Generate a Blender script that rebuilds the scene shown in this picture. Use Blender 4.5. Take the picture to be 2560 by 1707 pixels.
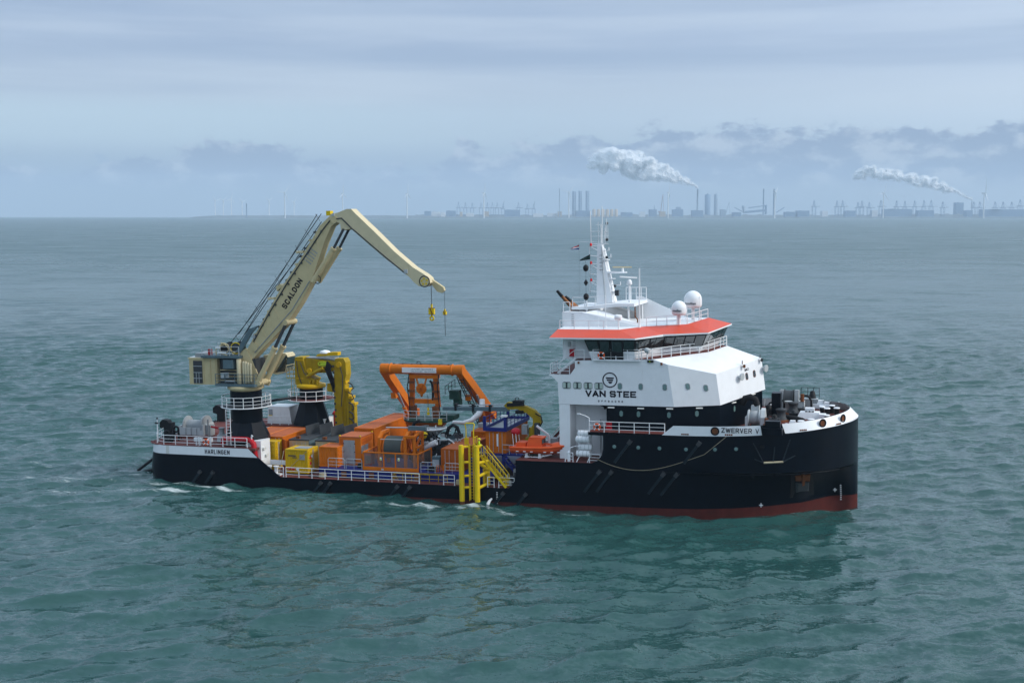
import bpy, bmesh, math, random
import numpy as np
from mathutils import Vector, Matrix
random.seed(7); RNG = np.random.default_rng(11)
for o in list(bpy.data.objects): bpy.data.objects.remove(o)
SC = bpy.context.scene
COL = SC.collection
R = math.radians
# ------------------------------------------------------------------ camera
YAW = math.atan(3200/9980); PITCH = math.atan(319.5/3200)
CAM = Vector((38.15, -121.47, 29.4))
HEAD = Vector((-math.sin(YAW), math.cos(YAW), 0)); RIGHT = Vector((math.cos(YAW), math.sin(YAW), 0))
fwd = HEAD*math.cos(PITCH) - Vector((0,0,1))*math.sin(PITCH)
cd = bpy.data.cameras.new('camera'); cam = bpy.data.objects.new('camera', cd); COL.objects.link(cam)
cam.location = CAM; cam.rotation_euler = fwd.to_track_quat('-Z', 'Y').to_euler()
cd.sensor_width = 36; cd.lens = 45.0; cd.clip_start = 1; cd.clip_end = 60000
SC.camera = cam
# ------------------------------------------------------------------ world, sun, exposure
SUN_AZ = (math.cos(R(4)), math.sin(R(4)))          # horizontal direction towards the sun: off the bow, slightly to port
SUN_EL = R(36)
wd = bpy.data.worlds.new('World'); SC.world = wd; wd.use_nodes = True
N = wd.node_tree.nodes; L = wd.node_tree.links; N.clear()
def nd(t, **k):
    n = N.new(t)
    for a, b in k.items(): setattr(n, a, b)
    return n
def wmath(op, a, b=None, c=None, clamp=False):
    n = nd('ShaderNodeMath', operation=op, use_clamp=clamp)
    for i, v in enumerate((a, b, c)):
        if v is None: continue
        if isinstance(v, (int, float)): n.inputs[i].default_value = v
        else: L.new(v, n.inputs[i])
    return n.outputs[0]
def wstep(v, a, b, lo=0.0, hi=1.0):
    n = nd('ShaderNodeMapRange', interpolation_type='SMOOTHSTEP'); L.new(v, n.inputs[0])
    for i, x in enumerate((a, b, lo, hi)): n.inputs[i+1].default_value = x
    return n.outputs[0]
def wmix(f, a, b):
    n = nd('ShaderNodeMix', data_type='RGBA'); 
    if isinstance(f, float): n.inputs[0].default_value = f
    else: L.new(f, n.inputs[0])
    for i, v in ((6, a), (7, b)):
        if isinstance(v, tuple): n.inputs[i].default_value = (*v, 1)
        else: L.new(v, n.inputs[i])
    return n.outputs[2]
sky = nd('ShaderNodeTexSky', sky_type='NISHITA', sun_disc=False, sun_elevation=SUN_EL,
         sun_rotation=math.atan2(SUN_AZ[0], SUN_AZ[1]), altitude=0, air_density=1, dust_density=2, ozone_density=1)
tc = nd('ShaderNodeTexCoord'); sep = nd('ShaderNodeSeparateXYZ'); L.new(tc.outputs['Generated'], sep.inputs[0])
def wdot(v):
    n = nd('ShaderNodeVectorMath', operation='DOT_PRODUCT'); L.new(tc.outputs['Generated'], n.inputs[0]); n.inputs[1].default_value = v
    return n.outputs['Value']
ELEV = wmath('MULTIPLY', wmath('ARCSINE', sep.outputs[2]), 57.2958)           # degrees
AZI = wmath('MULTIPLY', wmath('ARCTAN2', wdot(RIGHT), wdot(HEAD)), 57.2958)    # degrees, 0 = north-west over the ship
def wnoise(sx, sy, seed, scale=1.0, detail=6, rough=.55):
    cb = nd('ShaderNodeCombineXYZ'); L.new(wmath('MULTIPLY', AZI, sx), cb.inputs[0]); L.new(wmath('MULTIPLY', ELEV, sy), cb.inputs[1]); cb.inputs[2].default_value = seed
    n = nd('ShaderNodeTexNoise'); n.inputs['Scale'].default_value = scale; n.inputs['Detail'].default_value = detail; n.inputs['Roughness'].default_value = rough
    L.new(cb.outputs[0], n.inputs['Vector']); return n.outputs['Fac']
ramp = nd('ShaderNodeValToRGB'); L.new(wmath('DIVIDE', ELEV, 90.0, clamp=True), ramp.inputs[0])
stops = [(0, (.29,.40,.53)), (1.8, (.31,.42,.56)), (3.3, (.45,.56,.68)), (4.2, (.46,.57,.70)), (5.2, (.45,.54,.665)), (7.2, (.325,.415,.58)), (11, (.345,.44,.61)), (30, (.43,.63,.87)), (90, (.92,1.24,1.60))]
el = ramp.color_ramp.elements
while len(el) < len(stops): el.new(.5)
for e_, (p, cval) in zip(el, stops): e_.position = p/90; e_.color = (*cval, 1)
base = ramp.outputs[0]
# brighter veil towards the sun side (right of the view)
base = wmix(wmath('MULTIPLY', wstep(wdot((SUN_AZ[0]*math.cos(SUN_EL), SUN_AZ[1]*math.cos(SUN_EL), math.sin(SUN_EL))), -.25, 1.0), .72), base, (1.12,1.26,1.42))
# long soft streaks of stratus
st = wnoise(.05, .55, 3.1, 1.0, 5, .55)
base = wmix(wmath('MULTIPLY', wmath('MULTIPLY', wstep(st, .38, .66), wstep(ELEV, 3.6, 4.8)), .42), base, (.60,.69,.80))
st2 = wnoise(.03, .8, 9.3, 1.0, 4, .5)
base = wmix(wmath('MULTIPLY', wmath('MULTIPLY', wstep(st2, .42, .66), wstep(ELEV, 4.2, 5.6)), .42), base, (.27,.37,.55))
base = wmix(wmath('MULTIPLY', wmath('MULTIPLY', wstep(AZI, 6, -12), wmath('MULTIPLY', wstep(ELEV, 2.3, 3.4), wstep(ELEV, 5.2, 4.2))), .6), base, (.50,.65,.755))
# bank of distant cumulus: ragged tops, higher on the right, a smaller group on the left
puff = wnoise(.42, 1.0, 5.5, 1.0, 8, .60)
fine = wnoise(1.9, 2.6, 8.1, 1.0, 6, .6)
def hump(c_, w_, h_):
    d_ = wmath('DIVIDE', wmath('SUBTRACT', AZI, c_), w_); return wmath('MULTIPLY', wmath('POWER', 2.718, wmath('MULTIPLY', wmath('MULTIPLY', d_, d_), -1.0)), h_)
top = wmath('ADD', wmath('ADD', 2.0, wmath('MULTIPLY', wstep(AZI, -4, 3.0), 1.5)), wmath('ADD', hump(-12.3, 2.8, 1.15), hump(-2.2, .7, .9)))
top = wmath('ADD', top, wmath('MULTIPLY', wmath('SUBTRACT', puff, .5), 3.6))
top = wmath('ADD', top, wmath('MULTIPLY', wmath('SUBTRACT', fine, .5), .9))
bank = wstep(wmath('SUBTRACT', top, ELEV), -.16, .34)
bank = wmath('MULTIPLY', bank, wstep(ELEV, .8, 1.9))
lit = wnoise(.6, 1.1, 14.2, 1.0, 6, .6)
bcol = wmix(wmath('MULTIPLY', wstep(lit, .44, .64), .85), (.235,.32,.49), (.54,.62,.74))
base = wmix(wmath('MULTIPLY', bank, .95), base, bcol)
small = wmath('MULTIPLY', wstep(wmath('ADD', hump(-17.6, .55, .62), wmath('MULTIPLY', wmath('SUBTRACT', fine, .5), .9)), .42, .6), wstep(wmath('ABSOLUTE', wmath('SUBTRACT', ELEV, 2.3)), .28, .1))
base = wmix(wmath('MULTIPLY', small, .6), base, (.27,.39,.58))
# a thin share of clear sky behind the veil
skys = nd('ShaderNodeVectorMath', operation='SCALE'); L.new(sky.outputs[0], skys.inputs[0]); skys.inputs['Scale'].default_value = .1
final = wmix(.90, skys.outputs[0], base)
mul = nd('ShaderNodeVectorMath', operation='SCALE'); L.new(final, mul.inputs[0]); mul.inputs['Scale'].default_value = 9.3
bg = nd('ShaderNodeBackground'); bg.inputs[1].default_value = .1; L.new(mul.outputs[0], bg.inputs[0])
ow = nd('ShaderNodeOutputWorld'); L.new(bg.outputs[0], ow.inputs[0])
sl = bpy.data.lights.new('sun', 'SUN'); sun = bpy.data.objects.new('sun', sl); COL.objects.link(sun)
sl.energy = 2.0; sl.angle = R(14); sl.color = (1, .96, .9)
sun.rotation_euler = (-Vector((SUN_AZ[0]*math.cos(SUN_EL), SUN_AZ[1]*math.cos(SUN_EL), math.sin(SUN_EL)))).to_track_quat('-Z', 'Y').to_euler()
SC.view_settings.view_transform = 'Standard'; SC.view_settings.look = 'None'; SC.view_settings.exposure = .34; SC.view_settings.gamma = 1
SC.cycles.max_bounces = 10; SC.cycles.volume_bounces = 7; SC.cycles.diffuse_bounces = 3; SC.cycles.glossy_bounces = 3
SC.cycles.transparent_max_bounces = 12; SC.cycles.use_denoising = True; SC.cycles.sample_clamp_indirect = 8

# ------------------------------------------------------------------ materials
MATS = {}
def srgb(h):
    v = [int(h[i:i+2], 16)/255 for i in (0, 2, 4)]
    return tuple(x/12.92 if x <= .04045 else ((x+.055)/1.055)**2.4 for x in v)
def paint(name, col, rough=.45, var=.12, wear=None, metal=0.0, spec=.16, bump=.0, scale=1.2, wamt=.5, streak=0.0):
    """painted steel: base colour with slow variation, optional rust or dirt blotches and vertical runs"""
    m = bpy.data.materials.new(name); m.use_nodes = True; t = m.node_tree; n = t.nodes; l = t.links
    b = n['Principled BSDF']; b.inputs['Roughness'].default_value = rough; b.inputs['Metallic'].default_value = metal
    b.inputs['Specular IOR Level'].default_value = spec
    co = n.new('ShaderNodeTexCoord')
    n1 = n.new('ShaderNodeTexNoise'); n1.inputs['Scale'].default_value = scale; n1.inputs['Detail'].default_value = 6; l.new(co.outputs['Object'], n1.inputs['Vector'])
    mr = n.new('ShaderNodeMapRange'); l.new(n1.outputs[0], mr.inputs[0])
    mr.inputs[1].default_value = .3; mr.inputs[2].default_value = .7; mr.inputs[3].default_value = 1-var; mr.inputs[4].default_value = 1+var
    sc = n.new('ShaderNodeVectorMath'); sc.operation = 'SCALE'; sc.inputs[0].default_value = col; l.new(mr.outputs[0], sc.inputs['Scale'])
    out = sc.outputs[0]
    if wear:
        mp = n.new('ShaderNodeMapping'); mp.inputs['Scale'].default_value = (1.6, 1.6, .28 if streak else 1.2); l.new(co.outputs['Object'], mp.inputs[0])
        n2 = n.new('ShaderNodeTexNoise'); n2.inputs['Scale'].default_value = 2.3; n2.inputs['Detail'].default_value = 8; n2.inputs['Roughness'].default_value = .65; l.new(mp.outputs[0], n2.inputs['Vector'])
        r2 = n.new('ShaderNodeMapRange'); r2.interpolation_type = 'SMOOTHSTEP'; l.new(n2.outputs[0], r2.inputs[0]); r2.inputs[1].default_value = .56; r2.inputs[2].default_value = .74; r2.inputs[4].default_value = wamt
        mx = n.new('ShaderNodeMix'); mx.data_type = 'RGBA'; l.new(r2.outputs[0], mx.inputs[0]); l.new(out, mx.inputs[6]); mx.inputs[7].default_value = (*wear, 1); out = mx.outputs[2]
    l.new(out, b.inputs['Base Color'])
    rr = n.new('ShaderNodeMapRange'); l.new(n1.outputs[0], rr.inputs[0]); rr.inputs[3].default_value = rough-.08; rr.inputs[4].default_value = rough+.12; l.new(rr.outputs[0], b.inputs['Roughness'])
    if bump:
        n3 = n.new('ShaderNodeTexNoise'); n3.inputs['Scale'].default_value = .9; n3.inputs['Detail'].default_value = 3; l.new(co.outputs['Object'], n3.inputs['Vector'])
        bp = n.new('ShaderNodeBump'); bp.inputs['Strength'].default_value = bump; bp.inputs['Distance'].default_value = .06; l.new(n3.outputs[0], bp.inputs['Height']); l.new(bp.outputs[0], b.inputs['Normal'])
    MATS[name] = m; return m
RUST = (.16, .055, .02); DIRT = (.10, .085, .07)
paint('hull_black', (.0008, .0035, .0080), .30, .2, (.003,.006,.010), bump=.22, streak=1, wamt=.6, spec=.11)
paint('boot_red', (.075, .014, .011), .6, .2, (.05,.03,.025), streak=1, wamt=.55)
paint('white', (.80, .81, .82), .38, .03, (.55,.52,.46), streak=1, wamt=.22, bump=.2)
paint('white_rail', (.78, .79, .80), .4, .04, RUST, wamt=.25)
paint('white_worn', (.74, .75, .75), .45, .05, (.35,.28,.2), streak=1, wamt=.4)
paint('off_white', (.62, .62, .58), .5, .08, RUST, wamt=.35)
paint('deck_red', (.14, .042, .036), .7, .18, (.08,.05,.045), wamt=.6)
paint('roof_red', (.64, .065, .022), .40, .05, spec=.5)
paint('orange', (.60, .148, .005), .45, .08, (.30,.070,.010), streak=1, wamt=.45)
paint('orange_dark', (.44, .095, .006), .5, .12, (.22,.06,.02), streak=1, wamt=.6)
paint('orange_roof', (.46, .125, .045), .6, .15, (.30,.13,.08), wamt=.6)
paint('rescue_orange', (.72, .10, .022), .4, .06, (.5,.12,.06), wamt=.3)
paint('yellow', (.60, .37, .006), .42, .07, (.30,.18,.02), streak=1, wamt=.3)
paint('yellow_dark', (.37, .25, .006), .48, .14, (.12,.08,.02), streak=1, wamt=.6)
paint('bright_yellow', (.72, .50, .012), .4, .06, (.4,.25,.03), streak=1, wamt=.3)
paint('cream', (.56, .46, .26), .45, .06, (.28,.19,.08), streak=1, wamt=.35)
paint('cream_light', (.62, .53, .34), .45, .05, (.34,.25,.13), streak=1, wamt=.25)
paint('grey', (.30, .32, .33), .5, .1, DIRT, wamt=.5)
paint('light_grey', (.45, .48, .49), .5, .08, RUST, wamt=.35, streak=1)
paint('teal_grey', (.10, .15, .17), .5, .12, DIRT, wamt=.5)
paint('dark_grey', (.05, .055, .06), .55, .15, DIRT, wamt=.3)
paint('black', (.012, .013, .015), .5, .2)
paint('rubber', (.015, .015, .016), .75, .2)
paint('blue', (.012, .022, .16), .45, .12, (.02,.02,.05), wamt=.5)
paint('red', (.42, .012, .02), .4, .08)
paint('red_lamp', (.75, .02, .02), .3, .03)
paint('rust', (.17, .06, .025), .8, .25, (.07,.03,.02), wamt=.6)
paint('copper_pipe', (.20, .085, .035), .45, .2, (.02,.015,.012), wamt=.8, metal=.6)
paint('steel', (.42, .44, .46), .4, .08, metal=.7)
paint('wire', (.06, .065, .07), .5, .1, metal=.5)
paint('letter', (.012, .010, .022), .4, .02)
paint('green_dark', (.015, .05, .04), .5, .15)
paint('fender_dark', (.010, .019, .026), .4, .2)
paint('cable_grey', (.075, .085, .08), .6, .15)
paint('rope_beige', (.42, .36, .24), .8, .15)
paint('blue_flag', (.02, .04, .22), .8, .05)
paint('tank_beige', (.50, .40, .30), .7, .05)
paint('far_steel', (.30, .38, .47), .7, .1)  # far steel, blue and land: some distance haze is mixed into the colour
paint('far_blue', (.19, .29, .42), .7, .1)  # paler and bluer than the bare paint, standing in for haze
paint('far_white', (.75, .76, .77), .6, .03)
paint('far_land', (.14, .17, .19), .9, .2, scale=.01)  # ground tone lightened with painted haze
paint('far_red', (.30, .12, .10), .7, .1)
paint('hi_vis', (.60, .85, .02), .7, .05)
paint('hi_vis_yellow', (.75, .75, .02), .45, .03)
paint('skin', (.42, .25, .18), .6, .05)
paint('trousers_red', (.30, .03, .04), .8, .1)
paint('dark_cloth', (.015, .016, .02), .85, .1)
paint('label_white', (.8, .8, .8), .5, .02)
paint('label_red', (.55, .03, .03), .5, .02)
paint('lime', (.55, .75, .05), .5, .02)
paint('curtain', (.42, .50, .45), .8, .1)
def glass(name, col, rough=.06, spec=.9):
    m = bpy.data.materials.new(name); m.use_nodes = True; b = m.node_tree.nodes['Principled BSDF']
    b.inputs['Base Color'].default_value = (*col, 1); b.inputs['Roughness'].default_value = rough; b.inputs['Specular IOR Level'].default_value = spec
    b.inputs['Coat Weight'].default_value = .5; b.inputs['Coat Roughness'].default_value = .03
    MATS[name] = m
glass('window_glass', (.012, .022, .024)); glass('port_glass', (.13, .22, .21), .1); glass('lamp_glass', (.75, .75, .7), .15)
def mesh_panel(name, col, a):
    """expanded-metal guard: fine wires with open gaps, too small to model wire by wire"""
    m = bpy.data.materials.new(name); m.use_nodes = True; t = m.node_tree; n = t.nodes; l = t.links
    b = n['Principled BSDF']; b.inputs['Base Color'].default_value = (*col, 1); b.inputs['Roughness'].default_value = .6
    co = n.new('ShaderNodeTexCoord'); sp = n.new('ShaderNodeSeparateXYZ'); l.new(co.outputs['Object'], sp.inputs[0])
    outs = []
    for i in (0, 1, 2):
        a1 = n.new('ShaderNodeMath'); a1.operation = 'MULTIPLY'; l.new(sp.outputs[i], a1.inputs[0]); a1.inputs[1].default_value = 14.0
        a2 = n.new('ShaderNodeMath'); a2.operation = 'FRACT'; l.new(a1.outputs[0], a2.inputs[0])
        a3 = n.new('ShaderNodeMath'); a3.operation = 'LESS_THAN'; l.new(a2.outputs[0], a3.inputs[0]); a3.inputs[1].default_value = a
        outs.append(a3.outputs[0])
    g = n.new('ShaderNodeNewGeometry'); sn = n.new('ShaderNodeSeparateXYZ'); l.new(g.outputs['True Normal'], sn.inputs[0])
    hx = n.new('ShaderNodeMath'); hx.operation = 'ABSOLUTE'; l.new(sn.outputs[0], hx.inputs[0])
    gt = n.new('ShaderNodeMath'); gt.operation = 'GREATER_THAN'; l.new(hx.outputs[0], gt.inputs[0]); gt.inputs[1].default_value = .7
    mxv = n.new('ShaderNodeMix'); l.new(gt.outputs[0], mxv.inputs[0]); l.new(outs[0], mxv.inputs[2]); l.new(outs[1], mxv.inputs[3])
    mm = n.new('ShaderNodeMath'); mm.operation = 'MAXIMUM'; l.new(mxv.outputs[0], mm.inputs[0]); l.new(outs[2], mm.inputs[1])
    l.new(mm.outputs[0], b.inputs['Alpha']); MATS[name] = m
mesh_panel('guard_mesh', (.20, .16, .14), .24)

# ------------------------------------------------------------------ mesh helpers
BASE = {}          # object -> ship-frame origin its vertices are measured from
SHIP_THINGS = []   # top-level things that ride on the ship
class MB:
    def __init__(s): s.v = []; s.f = []; s.m = []; s.s = []
    def add(s, vs, fs, mat=0, smooth=False):
        k = len(s.v); s.v += [tuple(v) for v in vs]
        for f in fs: s.f.append([i+k for i in f]); s.m.append(mat); s.s.append(smooth)
        return s
    def box(s, x0, x1, y0, y1, z0, z1, mat=0):
        vs = [(x, y, z) for x in (x0, x1) for y in (y0, y1) for z in (z0, z1)]
        return s.add(vs, [(0,1,3,2), (4,6,7,5), (0,4,5,1), (2,3,7,6), (0,2,6,4), (1,5,7,3)], mat)
    def hexa(s, lo, hi, mat=0):
        """solid between two polygons with the same number of corners"""
        n = len(lo); fs = [tuple(reversed(range(n))), tuple(range(n, 2*n))]
        fs += [(i, (i+1) % n, n+(i+1) % n, n+i) for i in range(n)]
        return s.add(list(lo)+list(hi), fs, mat)
    def prism(s, poly, axis, a, b, mat=0):
        """2-D outline swept along an axis; poly is (x,z) for axis y, (y,z) for axis x, (x,y) for axis z"""
        def p3(u, w, t): return (t, u, w) if axis == 'x' else (u, t, w) if axis == 'y' else (u, w, t)
        return s.hexa([p3(u, w, a) for u, w in poly], [p3(u, w, b) for u, w in poly], mat)
    def bar(s, p, q, w, h=None, mat=0, up=None):
        """rectangular beam from p to q; w across, h in the up direction"""
        p, q = Vector(p), Vector(q); h = h or w; d = (q-p).normalized(); u = Vector(up or (0,0,1))
        if abs(d.dot(u)) > .98: u = Vector((1,0,0))
        a = d.cross(u).normalized(); u = a.cross(d).normalized()
        e = [a*w/2+u*h/2, -a*w/2+u*h/2, -a*w/2-u*h/2, a*w/2-u*h/2]
        return s.hexa([p+x for x in e], [q+x for x in e], mat)
    def taper(s, p, q, w0, h0, w1, h1, mat=0, up=None):
        p, q = Vector(p), Vector(q); d = (q-p).normalized(); u = Vector(up or (0,0,1))
        if abs(d.dot(u)) > .98: u = Vector((1,0,0))
        a = d.cross(u).normalized(); u = a.cross(d).normalized()
        def e(w, h): return [a*w/2+u*h/2, -a*w/2+u*h/2, -a*w/2-u*h/2, a*w/2-u*h/2]
        return s.hexa([p+x for x in e(w0,h0)], [q+x for x in e(w1,h1)], mat)
    def tube(s, p, q, r, r2=None, n=12, mat=0, cap=True):
        p, q = Vector(p), Vector(q); r2 = r if r2 is None else r2; d = (q-p).normalized()
        u = Vector((0,0,1)) if abs(d.z) < .95 else Vector((1,0,0)); a = d.cross(u).normalized(); b = d.cross(a).normalized()
        vs = []
        for c_, rr in ((p, r), (q, r2)):
            vs += [c_ + a*rr*math.cos(2*math.pi*i/n) + b*rr*math.sin(2*math.pi*i/n) for i in range(n)]
        s.add(vs, [(i, (i+1) % n, n+(i+1) % n, n+i) for i in range(n)], mat, True)
        if cap: s.add(vs, [tuple(reversed(range(n))), tuple(range(n, 2*n))], mat)
        return s
    def pipe(s, pts, r, n=8, mat=0):
        pts = [Vector(p) for p in pts]; k = len(pts); vs = []; ref = None
        for i, p in enumerate(pts):
            d = (pts[min(i+1, k-1)] - pts[max(i-1, 0)]).normalized()
            if ref is None: ref = Vector((0,0,1)) if abs(d.z) < .9 else Vector((1,0,0))
            a = d.cross(ref); a = a.normalized() if a.length > 1e-5 else d.orthogonal().normalized()
            b = a.cross(d).normalized(); ref = b
            rr = r[i] if isinstance(r, (list, tuple)) else r
            vs += [p + a*rr*math.cos(2*math.pi*j/n) + b*rr*math.sin(2*math.pi*j/n) for j in range(n)]
        fs = [(i*n+j, i*n+(j+1) % n, (i+1)*n+(j+1) % n, (i+1)*n+j) for i in range(k-1) for j in range(n)]
        s.add(vs, fs, mat, True); s.add(vs, [tuple(reversed(range(n))), tuple(range((k-1)*n, k*n))], mat)
        return s
    def lathe(s, o, prof, axis=(0,0,1), n=20, mat=0, smooth=True):
        """profile of (radius, height) turned round an axis through o"""
        o = Vector(o); d = Vector(axis).normalized(); a = d.orthogonal().normalized(); b = d.cross(a); vs = []
        for r, h in prof: vs += [o + d*h + a*r*math.cos(2*math.pi*j/n) + b*r*math.sin(2*math.pi*j/n) for j in range(n)]
        k = len(prof)
        fs = [(i*n+j, i*n+(j+1) % n, (i+1)*n+(j+1) % n, (i+1)*n+j) for i in range(k-1) for j in range(n)]
        s.add(vs, fs, mat, smooth); s.add(vs, [tuple(reversed(range(n))), tuple(range((k-1)*n, k*n))], mat)
        return s
    def torus(s, o, R_, r, axis=(0,0,1), n=24, k=8, mat=0, a0=0, a1=2*math.pi):
        o = Vector(o); d = Vector(axis).normalized(); a = d.orthogonal().normalized(); b = d.cross(a)
        if abs(d.z) < .5: a = Vector((0,0,1)).cross(d).normalized(); b = Vector((0,0,1))
        full = abs(a1-a0-2*math.pi) < 1e-4; m = n if full else n+1; vs = []
        for i in range(m):
            t = a0+(a1-a0)*i/n; e = a*math.cos(t)+b*math.sin(t)
            vs += [o + e*(R_+r*math.cos(2*math.pi*j/k)) + d*r*math.sin(2*math.pi*j/k) for j in range(k)]
        fs = [(i*k+j, i*k+(j+1) % k, ((i+1) % m)*k+(j+1) % k, ((i+1) % m)*k+j) for i in range(n) for j in range(k)]
        return s.add(vs, fs, mat, True)
    def ball(s, o, rx, ry=None, rz=None, n=16, k=10, mat=0):
        ry = ry or rx; rz = rz or rx; o = Vector(o); vs = []
        for i in range(k+1):
            t = math.pi*i/k
            vs += [o + Vector((rx*math.sin(t)*math.cos(2*math.pi*j/n), ry*math.sin(t)*math.sin(2*math.pi*j/n), rz*math.cos(t))) for j in range(n)]
        return s.add(vs, [(i*n+j, (i+1)*n+j, (i+1)*n+(j+1) % n, i*n+(j+1) % n) for i in range(k) for j in range(n)], mat, True)
    def corr(s, p, q, z0, z1, out, pitch=.28, dep=.05, mat=0):
        """corrugated sheet between two ground points, standing from z0 to z1; out = outward normal"""
        p, q = Vector((*p, 0)), Vector((*q, 0)); L_ = (q-p).length; d = (q-p).normalized(); o = Vector((*out, 0))
        n = max(2, round(L_/pitch)); st = L_/n; pts = []
        for i in range(n): pts += [(i*st, 0), (i*st+st*.35, 0), (i*st+st*.5, -dep), (i*st+st*.85, -dep)]
        pts.append((L_, 0)); vs = []
        for t, h in pts:
            c_ = p+d*t+o*h; vs += [(c_.x, c_.y, z0), (c_.x, c_.y, z1)]
        return s.add(vs, [(2*i, 2*i+2, 2*i+3, 2*i+1) for i in range(len(pts)-1)], mat)
    def sheet(s, rows, mat=0, smooth=False, close=False):
        n = len(rows[0]); vs = [p for r in rows for p in r]
        return s.add(vs, [(i*n+j, i*n+(j+1) % n, (i+1)*n+(j+1) % n, (i+1)*n+j) for i in range(len(rows)-1) for j in range(n if close else n-1)], mat, smooth)
    def data(s, name, base=(0,0,0), fix=True):
        b = Vector(base); me = bpy.data.meshes.new(name)
        me.from_pydata([tuple(Vector(v)-b) for v in s.v], [], s.f); me.validate(); 
        if len(me.polygons) == len(s.f):
            me.polygons.foreach_set('material_index', s.m); me.polygons.foreach_set('use_smooth', s.s)
        if fix:
            bm = bmesh.new(); bm.from_mesh(me); bmesh.ops.recalc_face_normals(bm, faces=bm.faces); bm.to_mesh(me); bm.free()
        return me
    def build(s, name, mat, parent=None, base=None, label=None, fix=True):
        b = Vector(base) if base is not None else BASE.get(parent, Vector((0,0,0)))
        me = s.data(name, b, fix)
        for m in (mat if isinstance(mat, (list, tuple)) else [mat]): me.materials.append(MATS[m])
        o = bpy.data.objects.new(name, me); COL.objects.link(o); BASE[o] = b
        if parent is not None: o.parent = parent
        else: o.location = b
        if label: o['label'] = label
        return o
def tag(o, label, cat, group=None, ship=True):
    o['label'] = label; o['category'] = cat
    if group: o['group'] = group
    if ship: SHIP_THINGS.append(o)
    return o
def thing(name, label, cat, loc, group=None, ship=True):
    o = bpy.data.objects.new(name, None); o.empty_display_size = .3; COL.objects.link(o); o.location = loc; BASE[o] = Vector(loc)
    return tag(o, label, cat, group, ship)
def solo(mb, name, mat, loc, label, cat, group=None, ship=True):
    return tag(mb.build(name, mat, None, loc), label, cat, group, ship)
def copy_thing(root, loc, label, group=None, rotz=0, ship=True):
    r = root.copy(); COL.objects.link(r); r.location = loc; r.rotation_euler = (0, 0, rotz); r['label'] = label
    if group: r['group'] = group
    if ship: SHIP_THINGS.append(r)
    for ch in list(root.children):
        k = ch.copy(); COL.objects.link(k); k.parent = r
        for g in list(ch.children):
            e = g.copy(); COL.objects.link(e); e.parent = k
    return r
def lettering(body, x_dir, z_dir, origin, width, height, mat, parent, bold=0.0, spacing=1.0, thick=.012, name='lettering'):
    """writing as thin raised letters; origin = lower left corner on the surface"""
    cu = bpy.data.curves.new(name, 'FONT'); cu.body = body; cu.size = 1; cu.offset = bold; cu.space_character = spacing; cu.extrude = .01
    t = bpy.data.objects.new('t', cu); COL.objects.link(t); bpy.context.view_layer.update()
    dg = bpy.context.evaluated_depsgraph_get(); me = bpy.data.meshes.new_from_object(t.evaluated_get(dg)); bpy.data.objects.remove(t)
    co = np.array([v.co for v in me.vertices]); lo, hi = co.min(0), co.max(0)
    X, Z = Vector(x_dir).normalized(), Vector(z_dir).normalized(); Yn = X.cross(Z).normalized(); b = BASE.get(parent, Vector((0,0,0)))
    for v in me.vertices:
        u = (v.co.x-lo[0])/(hi[0]-lo[0])*width; w = (v.co.y-lo[1])/(hi[1]-lo[1])*height; d = thick if v.co.z > 0 else -.01
        v.co = Vector(origin) + X*u + Z*w + Yn*d - b
    me.materials.append(MATS[mat]); o = bpy.data.objects.new(name, me); COL.objects.link(o); o.parent = parent; BASE[o] = b
    return o
POSTS = {}
def railing(parent, pts, h=1.05, gap=1.5, mat='white_rail', rails=(1.0, .62, .28), r=.032, name='railing', posts=True):
    """guard rail along a path: horizontal bars as one part, every stanchion a sub-part of it"""
    mb = MB(); P_ = [Vector(p) for p in pts]
    for k in rails:
        for a, b in zip(P_, P_[1:]): mb.tube(a+Vector((0,0,h*k)), b+Vector((0,0,h*k)), r*(1.1 if k == 1 else .8), n=6)
    spots = []
    for i, (a, b) in enumerate(zip(P_, P_[1:])):
        n = max(1, round((b-a).length/gap)); spots += [a+(b-a)*j/n for j in range(n)]
    spots.append(P_[-1])
    if not posts:
        for p in spots: mb.tube(p, p+Vector((0,0,h)), r*1.2, n=6)
        return mb.build(name, mat, parent)
    o = mb.build(name, mat, parent); key = (h, mat, r)
    if key not in POSTS: POSTS[key] = MB().tube((0,0,0), (0,0,h), r*1.5, r*1.15, n=6).box(-.07,.07,-.07,.07,0,.02).data('post'); POSTS[key].materials.append(MATS[mat])
    for p in spots:
        q = bpy.data.objects.new('post', POSTS[key]); COL.objects.link(q); q.parent = o; q.location = p-BASE[o]
    return o
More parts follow.
